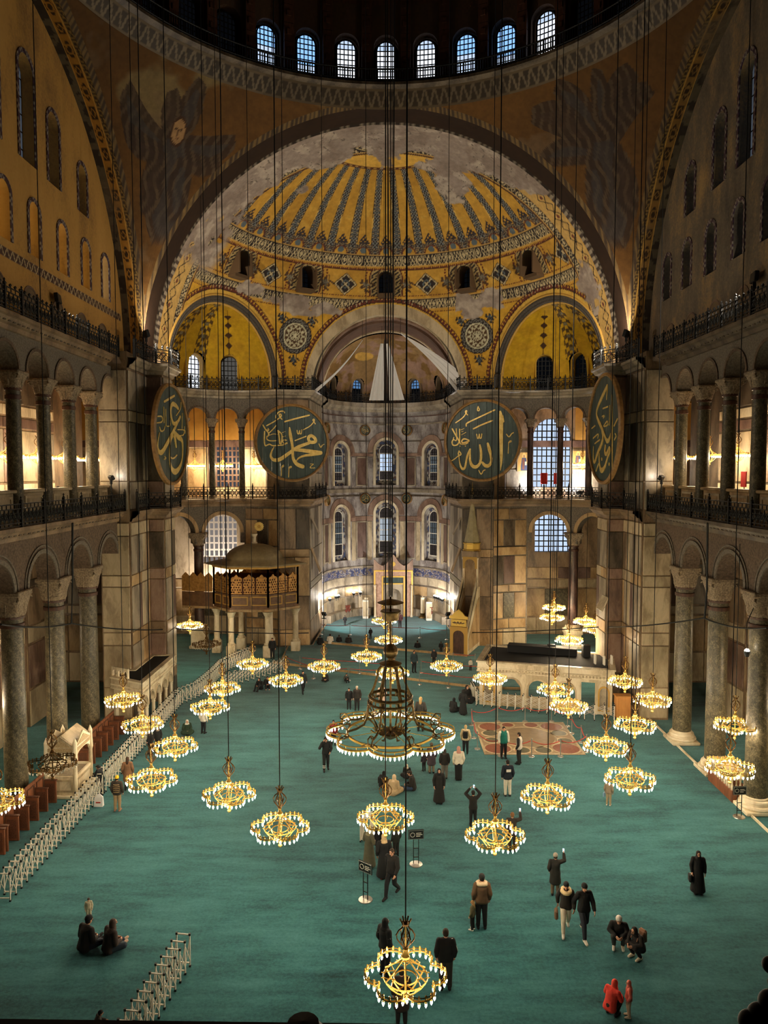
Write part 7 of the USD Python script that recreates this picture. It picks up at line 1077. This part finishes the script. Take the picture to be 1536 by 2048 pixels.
def person(label, foot, top, face=0, pose='stand', coat=(24, 24, 26), legs=(26, 26, 30), shoes=(20, 20, 22), length='jacket', hat=None, hatc=(20, 20, 22), hair=(34, 24, 18), female=False, group=None, z=0., h=None, extra=None, cuff=None, sleeve=None, vest=None, wide=1., skirt=0):
    p = fl(*foot, z) if len(foot) == 2 else np.array(foot, float); P_ = POSES[pose]; drop = P_.get('drop', 0.)
    if h is None: h = max(.5, (ay(foot[0], top, p[1])[2] - z)) / (1.75 - drop + (.12 if pose == 'armsup' else 0)) * 1.75
    s = h / 1.75; t = thing('person', label, 'person', p, face, group, scale=s); t.SetCustomDataByKey('label', label)
    tl = math.radians(P_.get('tilt', 0)); cz = .95
    def ben(q): q = np.array(q, float); u = q - [0, 0, cz]; return np.array([u[0], u[1] * math.cos(tl) + u[2] * math.sin(tl), -u[1] * math.sin(tl) + u[2] * math.cos(tl) + cz])
    def dn(q): return np.array(q, float) - [0, 0, drop]
    sw = .185 * (0.92 if female else 1.); hips = [np.array((.085, 0, .93)), np.array((-.085, 0, .93))]; sh = [ben((sw, -.01, 1.42)), ben((-sw, -.01, 1.42))]; K, A, E, W = ([np.array(q, float) for q in P_[c]] for c in 'kaew'); neck, hd = ben((0, -.01, 1.5)), ben((0, .025, 1.625)); pel, ch, wa = np.array((0, 0, .95)), ben((0, -.01, 1.32)), ben((0, 0, 1.12))
    dwn = np.array([0, 0, -drop]); big = (h > .0)
    # body: head with face, neck, trunk, limbs, hands
    B = [hull((hd + [0, 0, .02], (.078, .095, .1)), (hd + [0, .012, -.07], (.052, .062, .045)), s=2), hull((neck, .055), (hd + [0, -.02, -.05], .055)), hull((hd + [0, .105, .005], .008), (hd + [0, .118, -.03], .014), (hd + [0, .09, -.03], .012))]
    for sx in (-1, 1): B.append(hull((hd + [sx * .08, -.005, .015], (.012, .026, .034)), (hd + [sx * .078, -.01, -.02], (.008, .014, .016))))
    B += chain([pel, wa, ch, neck], [.125, .105, .13, .05]) + [hull((sh[0], .05), (sh[1], .05), (ch, .1))]
    for i in (0, 1):
        toe = A[i] + ([.01 * (1 - 2 * i), .17, -.045] if drop == 0 or pose == 'squat' else [.0, .14, .03]); B += chain([hips[i], K[i], A[i]], [.085, .055, .04]) + [hull((A[i] + [0, -.03, -.04], .035), (toe, .03))] + chain([sh[i], E[i], W[i]], [.05, .04, .03]) + hand(W[i], (W[i] - E[i]) * [1, 1, 1], 1 - 2 * i, np.array([1 - 2 * i, .3, .2]))
    v, f = fuse(B, None, 0); put('body', (v + dwn, f), M[SKIN], t, 50)
    m = MB()
    for sx in (-1, 1): q = trimesh.creation.icosphere(1, .0125); m.add(q.vertices + hd + [sx * .033, .093, .022], q.faces)
    m.box(hd + [0, .098, -.058], (.042, .01, .01)); v, f = m.get(); put('eyes_and_mouth', (v + dwn, f), M['eye_dark'], t)
    # trousers or skirt, shoes
    cm = fabric(*coat); lm = fabric(*legs)
    if length != 'robe':
        L = [hull((hips[0], .125), (hips[1], .125), (pel + [0, 0, .06], .13))] + ([hull((pel, .15), ((0, .0, .14), .16), s=2)] if skirt else [])
        for i in (0, 1): L += chain([hips[i], K[i], A[i] + [0, 0, .03]], [.115 * wide, .085 * wide, .062 * wide])
        v, f = fuse(L); put('trousers', (v + dwn, f), lm, t, True)
    S = MB()
    for i in (0, 1):
        toe = A[i] + ([.01 * (1 - 2 * i), .18, -.04] if drop == 0 or pose == 'squat' else [.0, .15, .03]); q = fuse([hull((A[i] + [0, -.04, -.035], (.05, .055, .045)), (A[i] + [0, .02, .0], .05), (toe, (.045, .05, .04)))], None, 0)
        put('shoe', (q[0] + dwn, q[1]), fabric(*shoes), t, 40)
    # coat
    C = [hull(((.085 * wide, .0, .91), (.135, .15, .12)), ((-.085 * wide, 0, .91), (.135, .15, .12)), (wa, (.19 * wide, .155, .12))), hull((wa, (.19 * wide, .155, .12)), (ch, (.2 * wide, .16, .15)))] + [hull((sh[0], .078), (sh[1], .078), (ch, .15), (ben((0, -.02, 1.46)), .075))]
    if length == 'coat': C += [hull((pel, (.2 * wide, .17, .15)), ((0, .02, .55), (.24 * wide, .2, .12)), s=2)] if drop == 0 else [hull((pel, .2), (K[0], .1), (K[1], .1))]
    if length == 'robe': C += [hull((wa, .175), ((0, .02, .15), (.3 * wide, .25, .12)), s=2)] if drop == 0 else [hull((pel, .22), (K[0], .13), (K[1], .13), (A[0], .09), (A[1], .09))]
    AR = []
    for i in (0, 1): AR += chain([sh[i], E[i], W[i] - (W[i] - E[i]) * .12], [.092, .078, .06])
    if sleeve: v, f = fuse(C); put('vest', (v + dwn, f), cm, t, True); v, f = fuse(AR); put('sleeves', (v + dwn, f), fabric(*sleeve), t, True)
    else: v, f = fuse(C + AR); put({'jacket': 'jacket', 'coat': 'long_coat', 'robe': 'robe'}[length], (v + dwn, f), cm, t, True)
    # head wear
    hh = hd + dwn
    if hat == 'scarf' or hat == 'hood':
        k = hull((hh + [0, -.02, .03], (.1, .105, .115)), (hh + [0, -.035, -.08], (.095, .09, .06)), s=2); k -= hull((hh + [0, .12, .0], (.062, .07, .085)), (hh + [0, .2, -.02], (.07, .05, .09)), s=2); low = hull((hh + [0, -.02, -.1], (.1, .1, .06)), (neck + dwn + [0, 0, -.05], (.16, .13, .05)), s=2); v, f = fuse([k, low - hull((hh + [0, .15, -.03], (.05, .09, .09)), s=2)], .04, 3); put('headscarf' if hat == 'scarf' else 'hood', (v, f), fabric(*hatc), t, True)
    else:
        k = hull((hh + [0, -.012, .035], (.088, .1, .1)), (hh + [0, -.04, -.03], (.078, .07, .05)), s=2) - hull((hh + [0, .1, -.05], (.1, .07, .085)), (hh + [0, .2, -.05], (.12, .08, .1)), s=2)
        v, f = fuse([k], .04, 2); put('hair', (v, f), fabric(*hair), t, True)
        if female: v, f = fuse(chain([hh + [0, -.07, .02], hh + [0, -.1, -.1], hh + [0, -.11, -.26]], [.07, .075, .05]), .05, 3); put('long_hair', (v, f), fabric(*hair), t, True)
        if hat == 'beanie': k = hull((hh + [0, -.012, .055], (.098, .112, .098)), s=2) - hull((hh + [0, .02, -.07], (.2, .2, .09)), s=2); v, f = fuse([k], .04, 2); put('beanie', (v, f), fabric(*hatc), t, True)
        if hat == 'cap': k = hull((hh + [0, -.01, .055], (.095, .108, .085)), s=2) - hull((hh + [0, .02, -.06], (.2, .2, .09)), s=2); v, f = fuse([k, hull((hh + [0, .08, .05], (.07, .02, .012)), (hh + [0, .17, .035], (.05, .02, .01)))], .04, 1); put('cap', (v, f), fabric(*hatc), t, True)
        if hat == 'ruff' : v, f = fuse(chain([ben((.12, -.02, 1.46)) + dwn, ben((.08, -.12, 1.47)) + dwn, ben((-.08, -.12, 1.47)) + dwn, ben((-.12, -.02, 1.46)) + dwn], [.05, .06, .06, .05]), .05, 3); put('collar', (v, f), fabric(*hatc), t, True)
    for e in (extra or []):
        k = e[0]
        if k == 'backpack': m = MB(); c = ben((0, -.26, 1.22)) + dwn; m.cbox(c, (.3, .17, .42), .06); m.build('backpack', fabric(*e[1]), t); m = MB(); [m.tube([ben((x, -.16, 1.38)) + dwn, ben((x, .0, 1.5)) + dwn, ben((x, .14, 1.36)) + dwn], .02, 5) for x in (-.12, .12)]; m.build('strap', fabric(*e[1]), t)
        if k == 'bag': m = MB(); c = np.array((.32 * e[2], .08, .66)); m.cbox(c, (.12, .3, .3), .04); m.build('bag', fabric(*e[1]), t); m = MB(); m.tube([c + [0, -.1, .14], W[0 if e[2] > 0 else 1] + [0, 0, -.05], c + [0, .1, .14]], .012, 5); m.build('strap', fabric(*(e[3] if len(e) > 3 else e[1])), t)
        if k == 'phone': i = 0; m = MB(); c = W[i] + (W[i] - E[i]) / np.linalg.norm(W[i] - E[i]) * .11; m.cbox(c + dwn, (.075, .012, .15), .005); m.build('phone', M['phone_glow' if len(e) > 1 else 'black'], t)
        if k == 'stripes':
            for z_ in np.arange(1.0, 1.44, .09): m = MB(); m.lathe([(.0, -.018), (.192, -.016), (.196, 0), (.192, .016), (0, .018)], 24); v, f = m.get(); v = v * [1, .82, 1]; c = ben((0, -.008, z_)); put('stripe', (v * [1.02 if z_ < 1.3 else .98, 1.02, 1] + c, f), fabric(*e[1]), t, True)
        if k == 'bands':
            m = MB()
            for i in (0, 1):
                for q in (.3, .45): c = sh[i] + (E[i] - sh[i]) * q; d = (E[i] - sh[i]); d = d / np.linalg.norm(d); m.tube([c, c + d * .03], .083, 8)
            v, f = m.get(); put('sleeve_bands', (v + dwn, f), fabric(*e[1]), t)
        if k == 'piping': m = MB(); m.tube([neck + dwn + [.08, -.02, -.03], sh[0] + dwn + [.0, -.03, .078], sh[0] + dwn + (E[0] - sh[0]) * .5 + [.07, -.03, 0], E[0] + dwn + [.066, 0, 0]], .016, 5); m.build('sleeve_piping', fabric(*e[1]), t)
        if k == 'ankle': m = MB(); [m.tube([A[i] + [0, 0, .1 + q], A[i] + [0, 0, .14 + q]], .075, 8) for i in (0, 1) for q in (0, .09)]; m.build('reflective_bands', fabric(*e[1]), t)
        if k == 'scarfroll': v, f = fuse(chain([ben((.14, .06, 1.45)) + dwn, ben((.06, .15, 1.43)) + dwn, ben((-.06, .15, 1.43)) + dwn, ben((-.14, .06, 1.45)) + dwn, ben((-.1, -.1, 1.48)) + dwn, ben((.1, -.1, 1.48)) + dwn, ben((.14, .06, 1.45)) + dwn], [.07] * 7), .05, 3); put('scarf', (v, f), fabric(*e[1]), t, True)
        if k == 'print': m = MB(); m.box(ben((0, -.185, 1.3)) + dwn, (.22, .02, .12)); m.build('back_print', fabric(*e[1]), t)
    return t
BK, DK, WH, BG = (22, 22, 24), (44, 40, 36), (222, 214, 200), (196, 170, 130)
PE = [
 ('person in a yellow knitted hat and striped sweater, seen from behind at the left barrier', (235, 1622), 1552, 0, 'stand', dict(coat=(60, 52, 44), legs=(160, 134, 100), shoes=(150, 110, 90), hat='beanie', hatc=(238, 190, 40), extra=[('stripes', (170, 140, 96))])),
 ('person in dark jacket and cap leaning against the left barrier', (203, 1588), 1530, 70, 'lean', dict(coat=(24, 26, 30), hat='cap', hatc=BK)),
 ('person in a long tan coat half behind a lit chandelier by the left barrier', (256, 1580), 1514, 10, 'stand', dict(coat=(128, 92, 66), length='coat', hair=(60, 40, 28), female=True)),
 ('person in black with a pale headscarf behind the left chandelier, by the barrier', (316, 1500), 1453, 200, 'stand', dict(hat='scarf', hatc=(150, 130, 110), length='coat')),
 ('person in a dark jacket among those by the left barrier', (301, 1508), 1462, 150, 'stand', dict(coat=(40, 36, 38), hat='hood', hatc=(70, 60, 56))),
 ('kneeling person in dark dress with white scarf, alone left on the carpet', (374, 1466), 1437, 200, 'sit', dict(coat=(38, 56, 40), legs=(30, 40, 32), length='robe', hat='scarf', hatc=WH)),
 ('person in a white jacket and black trousers under a chandelier left of middle', (407, 1467), 1416, 340, 'stand', dict(coat=WH)),
 ('officer in dark uniform with pale ankle bands, phone at the ear, walking', (652, 1540), 1474, 190, 'call', dict(coat=(30, 32, 34), legs=(28, 30, 32), hat='beanie', hatc=BK, extra=[('ankle', (196, 190, 180)), ('phone',)])),
 ('person in dark jacket, left of two behind the great chandelier', (698, 1418), 1376, 180, 'stand', dict(coat=(26, 26, 28), hair=(40, 30, 24))),
 ('person in dark coat with pale hat, right of two behind the great chandelier', (714, 1420), 1372, 180, 'stand', dict(coat=(36, 32, 30), hat='beanie', hatc=(190, 176, 160))),
 ('person in a light pink coat behind the stem of the great chandelier', (764, 1420), 1368, 0, 'stand', dict(coat=(206, 172, 152), length='coat', hat='scarf', hatc=(196, 170, 150))),
 ('person with fair hair and black bag seen through the great chandelier', (841, 1462), 1394, 350, 'stand', dict(coat=(60, 56, 54), hair=(186, 150, 96), female=True, extra=[('bag', BK, 1)])),
 ('person in red top half behind the left rim of the great chandelier', (667, 1490), 1440, 180, 'stand', dict(coat=(140, 40, 48))),
 ('person in cream hooded jacket with black backpack near the ropes', (931, 1507), 1450, 350, 'stand', dict(coat=(208, 186, 146), hair=(196, 168, 120), female=True, hat='ruff', hatc=(226, 206, 170), extra=[('backpack', BK)])),
 ('person in white jacket, pink hat and long black skirt, from behind', (917, 1560), 1493, 5, 'stand', dict(coat=(224, 212, 190), length='robe2', legs=BK, hat='scarf', hatc=(196, 140, 124), wide=1.05)),
 ('person in black puffer jacket and grey trousers, from behind', (889, 1557), 1498, 0, 'stand', dict(coat=(34, 30, 28), legs=(110, 104, 96), hat='hood', hatc=(60, 52, 46), wide=1.12)),
 ('person in long grey purple coat with a knitted hat, from behind', (863, 1546), 1486, 10, 'stand', dict(coat=(70, 60, 68), length='coat', legs=(120, 108, 90), hat='beanie', hatc=(90, 76, 60), wide=1.1)),
 ('small child in dark jacket beside the long grey purple coat', (848, 1542), 1505, 20, 'stand', dict(coat=(54, 50, 56), hat='beanie', hatc=(80, 70, 60))),
 ('crouching person in grey green clothes under the great chandelier rim', (836, 1509), 1486, 300, 'squat', dict(coat=(62, 70, 64), hat='hood', hatc=(70, 74, 66))),
 ('person in black sitting at the left of the seated circle, black backpack', (764, 1574), 1543, 320, 'sit', dict(hat='scarf', hatc=BK, length='robe', extra=[('backpack', BK)])),
 ('person in beige coat sitting in the seated circle, seen from behind', (786, 1590), 1551, 340, 'sit', dict(coat=(188, 162, 124), length='robe', hat='scarf', hatc=(214, 190, 156))),
 ('person in dark jacket and jeans sitting at the right of the seated circle', (827, 1580), 1541, 80, 'sit', dict(coat=(38, 34, 32), legs=(46, 64, 92), hat='cap', hatc=(40, 34, 30))),
 ('person in a white headscarf sitting at the back of the seated circle', (815, 1552), 1526, 160, 'sit', dict(hat='scarf', hatc=(226, 210, 180), length='robe')),
 ('person in a long black coat and black headscarf facing the gallery', (878, 1606), 1537, 180, 'stand', dict(length='robe', hat='scarf', hatc=BK, coat=(30, 28, 27))),
 ('person in black raising both arms to take a picture, from behind', (946, 1652), 1577, 0, 'armsup', dict(coat=(34, 31, 29), hat='beanie', hatc=(30, 26, 24), extra=[('phone', 1)])),
 ('person raising a bright phone, half hidden by a lit chandelier', (1024, 1702), 1625, 350, 'phone', dict(coat=(52, 44, 40), legs=(50, 38, 30), hair=(120, 84, 50), extra=[('phone', 1)])),
 ('person in dark jacket with white print and white trousers, from behind', (1015, 1592), 1520, 5, 'stand', dict(coat=(24, 30, 42), legs=(222, 212, 192), shoes=(30, 30, 32), extra=[('print', WH)])),
 ('person in teal vest with white sleeves and black leggings by the marble square', (1007, 1516), 1453, 185, 'stand', dict(coat=(20, 104, 92), sleeve=(224, 214, 196), legs=(30, 26, 26))),
 ('person in pale grey vest with black sleeves and black trousers by the marble square', (1038, 1528), 1465, 60, 'stand', dict(coat=(196, 184, 170), sleeve=(30, 28, 30), legs=(26, 26, 28))),
 ('person in light trousers carrying a pale blue bag under the right chandelier', (1217, 1611), 1560, 330, 'stand', dict(coat=(150, 132, 110), legs=(172, 152, 120), shoes=WH, extra=[('bag', (126, 160, 190), -1)])),
 ('seated person in black robe, left of three before the right platform', (905, 1424), 1396, 320, 'sit', dict(length='robe', hat='scarf', hatc=BK)),
 ('seated person in black robe, middle of three before the right platform', (926, 1430), 1380, 330, 'stand', dict(length='robe', hat='scarf', hatc=BK)),
 ('person in black robe with bare arm, right of three before the right platform', (931, 1402), 1368, 200, 'sit', dict(length='robe', hat='scarf', hatc=(40, 36, 36))),
 ('person in long grey green coat at the left of the queue by the sign', (738, 1735), 1655, 320, 'clasp', dict(coat=(84, 82, 64), length='robe', hat='hood', hatc=(130, 122, 92))),
 ('person in black robe with beige headscarf and red shoes in the queue', (768, 1757), 1668, 10, 'stand', dict(length='robe', hat='scarf', hatc=(206, 176, 130), shoes=(130, 40, 30))),
 ('person in dark puffer jacket at the right of the queue', (792, 1712), 1652, 30, 'stand', dict(coat=(38, 40, 34), legs=(30, 30, 30), hat='hood', hatc=(50, 50, 42), wide=1.15)),
 ('person in black standing in the middle of the queue', (757, 1706), 1650, 170, 'stand', dict(length='coat')),
 ('short haired person in black coat striding past the sign', (784, 1793), 1697, 150, 'walk', dict(length='jacket', coat=(24, 22, 22), hair=(52, 40, 30))),
 ('person in long dark coat and grey hat holding up a glowing phone', (1110, 1790), 1707, 350, 'phone', dict(coat=(38, 36, 32), length='coat', legs=(110, 92, 70), hat='beanie', hatc=(150, 142, 130), extra=[('phone', 1)])),
 ('person with big beige scarf, white trousers and brown handbag', (1131, 1864), 1764, 170, 'walk', dict(coat=(40, 34, 30), legs=(222, 210, 186), shoes=WH, hat='beanie', hatc=BK, extra=[('scarfroll', (222, 194, 146)), ('bag', (120, 90, 66), 1)])),
 ('person in black padded jacket, dark jeans and white shoes beside the beige scarf', (1167, 1874), 1767, 190, 'walk', dict(coat=(24, 22, 24), legs=(48, 50, 58), shoes=(230, 220, 200), hat='beanie', hatc=BK)),
 ('person in brown jacket and black cap holding a child by the hand', (963, 1856), 1749, 0, 'stand', dict(coat=(98, 74, 52), legs=(26, 26, 28), hat='beanie', hatc=BK, extra=[('scarfroll', (208, 184, 150))])),
 ('small child in green jacket beside the brown jacket', (945, 1860), 1801, 60, 'stand', dict(coat=(92, 84, 58), legs=(32, 28, 28), shoes=WH, hair=(170, 130, 80), female=True)),
 ('person in wide black robe carrying a black bag with white strap, right side', (1395, 1786), 1702, 170, 'stand', dict(length='robe', coat=(20, 19, 20), hat='scarf', hatc=(32, 28, 28), extra=[('bag', BK, 1, WH)])),
 ('person in black coat and white hat sitting at the lower right', (1236, 1890), 1819, 165, 'squat', dict(coat=(30, 28, 28), hat='beanie', hatc=(214, 206, 196), legs=(60, 60, 58), shoes=WH)),
 ('person in dark coat crouching with a pale backpack at the lower right', (1279, 1913), 1846, 120, 'squat', dict(coat=(40, 36, 34), length='coat', hat='hood', hatc=(40, 36, 34), shoes=(230, 214, 190), extra=[('backpack', (150, 110, 86))])),
 ('crouching person in bright red hooded jacket at the bottom', (1219, 2033), 1963, 310, 'squat', dict(coat=(226, 66, 52), legs=(44, 40, 32), length='jacket', hat='hood', hatc=(236, 80, 62), wide=1.05)),
 ('child in pink hooded jacket and pale trousers at the bottom', (1257, 2034), 1961, 80, 'stand', dict(coat=(222, 108, 92), legs=(222, 184, 156), shoes=(236, 214, 190), hat='hood', hatc=(226, 116, 100), wide=1.1)),
 ('small child in cream snowsuit near the seated pair', (178, 1839), 1796, 200, 'stand', dict(coat=(214, 200, 168), legs=(214, 200, 168), shoes=WH, hat='beanie', hatc=(70, 56, 50), wide=1.2)),
 ('person in dark jacket and black cap sitting on the carpet at lower left', (168, 1902), 1836, 330, 'sit', dict(coat=(40, 34, 30), legs=(40, 44, 56), hat='beanie', hatc=BK)),
 ('person in brown hooded coat sitting on the carpet at lower left', (216, 1905), 1842, 320, 'sit', dict(coat=(54, 42, 38), legs=(44, 56, 70), shoes=(200, 170, 150), hat='hood', hatc=(70, 56, 50), wide=1.1)),
 ('person in black cap leaning on the lone barrier at the bottom edge', (192, 2098), 2023, 300, 'lean', dict(coat=(52, 48, 42), hat='beanie', hatc=BK)),
 ('person in dark hooded jacket with white sleeve bands behind the nearest chandelier', (770, 1952), 1837, 310, 'stand', dict(coat=(26, 26, 28), hat='hood', hatc=BK, extra=[('bands', WH)])),
 ('person in black puffer jacket with a white shoulder stripe, from behind', (891, 1978), 1858, 0, 'stand', dict(coat=(28, 25, 25), legs=(54, 48, 42), hair=(50, 38, 30), wide=1.15, extra=[('piping', WH)])),
 ('person in dark brown coat directly under the nearest chandelier', (803, 2050), 1936, 0, 'stand', dict(coat=(52, 40, 34), legs=(30, 26, 26), length='coat', hat='beanie', hatc=(40, 32, 28))),
 ('person in black standing left before the prayer niche', (690, 1251), 1231, 0, 'stand', dict(z=.34)),
 ('person in dark red before the prayer niche', (800, 1256), 1225, 10, 'stand', dict(coat=(70, 34, 34), legs=(40, 26, 28), z=.34)),
 ('person in white shirt sitting on the step left of middle', (660, 1288), 1268, 0, 'sit', dict(coat=WH, z=.16)),
 ('person in black sitting on the step left of the seated white shirt', (640, 1290), 1271, 0, 'sit', dict(z=.16)),
 ('person in black sitting on the step, third in the seated row', (678, 1288), 1270, 0, 'sit', dict(z=.16)),
 ('person in black sitting on the step, fourth in the seated row', (697, 1290), 1270, 0, 'sit', dict(coat=(40, 34, 32), z=.16)),
 ('person in dark clothes standing behind the seated row', (741, 1278), 1256, 20, 'stand', dict(z=.34)),
 ('person in black sitting right of the chandelier line on the step', (835, 1300), 1281, 0, 'sit', dict(z=.16)),
 ('person in dark coat standing on the step right of middle', (868, 1330), 1298, 170, 'stand', dict(coat=(40, 38, 40), z=.16)),
 ('person in teal jacket standing on the step right of middle', (828, 1345), 1301, 200, 'stand', dict(coat=(44, 60, 64), z=.16)),
 ('person in black standing near the pulpit stair', (882, 1308), 1283, 0, 'stand', dict(z=.16)),
 ('person in white jacket before the right platform corner', (941, 1341), 1318, 190, 'stand', dict(coat=WH, z=.16)),
 ('person in dark clothes walking by the chandelier at the step edge', (606, 1386), 1342, 200, 'walk', dict(coat=(36, 40, 42))),
 ('person in black sitting against the zigzag barrier, left of a pair', (521, 1379), 1354, 160, 'knees', dict(hat='scarf', hatc=(36, 30, 30))),
 ('person in black sitting against the zigzag barrier, right of a pair', (535, 1376), 1351, 190, 'knees', dict(shoes=(200, 160, 140))),
 ('person in dark coat standing beside the gilded loge pillar', (545, 1317), 1294, 190, 'stand', dict(h=1.7)),
 ('person sitting on the step edge beside the ropes, dark clothes', (651, 1362), 1343, 180, 'sit', dict(coat=(46, 44, 40))),
 ('person in grey sitting on the step edge, right one', (692, 1363), 1346, 200, 'knees', dict(coat=(70, 70, 66))),
]
for lab, foot, top, face, pose, kw in PE:
    if kw.get('length') == 'robe2': kw['length'] = 'jacket'; kw['wide'] = 1.1; kw['skirt'] = 1
    person(lab, foot, top, face, pose, **kw)
q = ax(172, 985, -18.0); person('person in black leaning over the left gallery parapet', (-17.75, q[1], 12.76), 0, -90, 'lean', h=1.72, coat=(24, 22, 24)); q = ax(112, 985, -18.0); person('person in red at the left gallery parapet behind a column', (-17.9, q[1], 12.76), 0, -90, 'stand', h=1.66, coat=(150, 36, 40), length='coat')
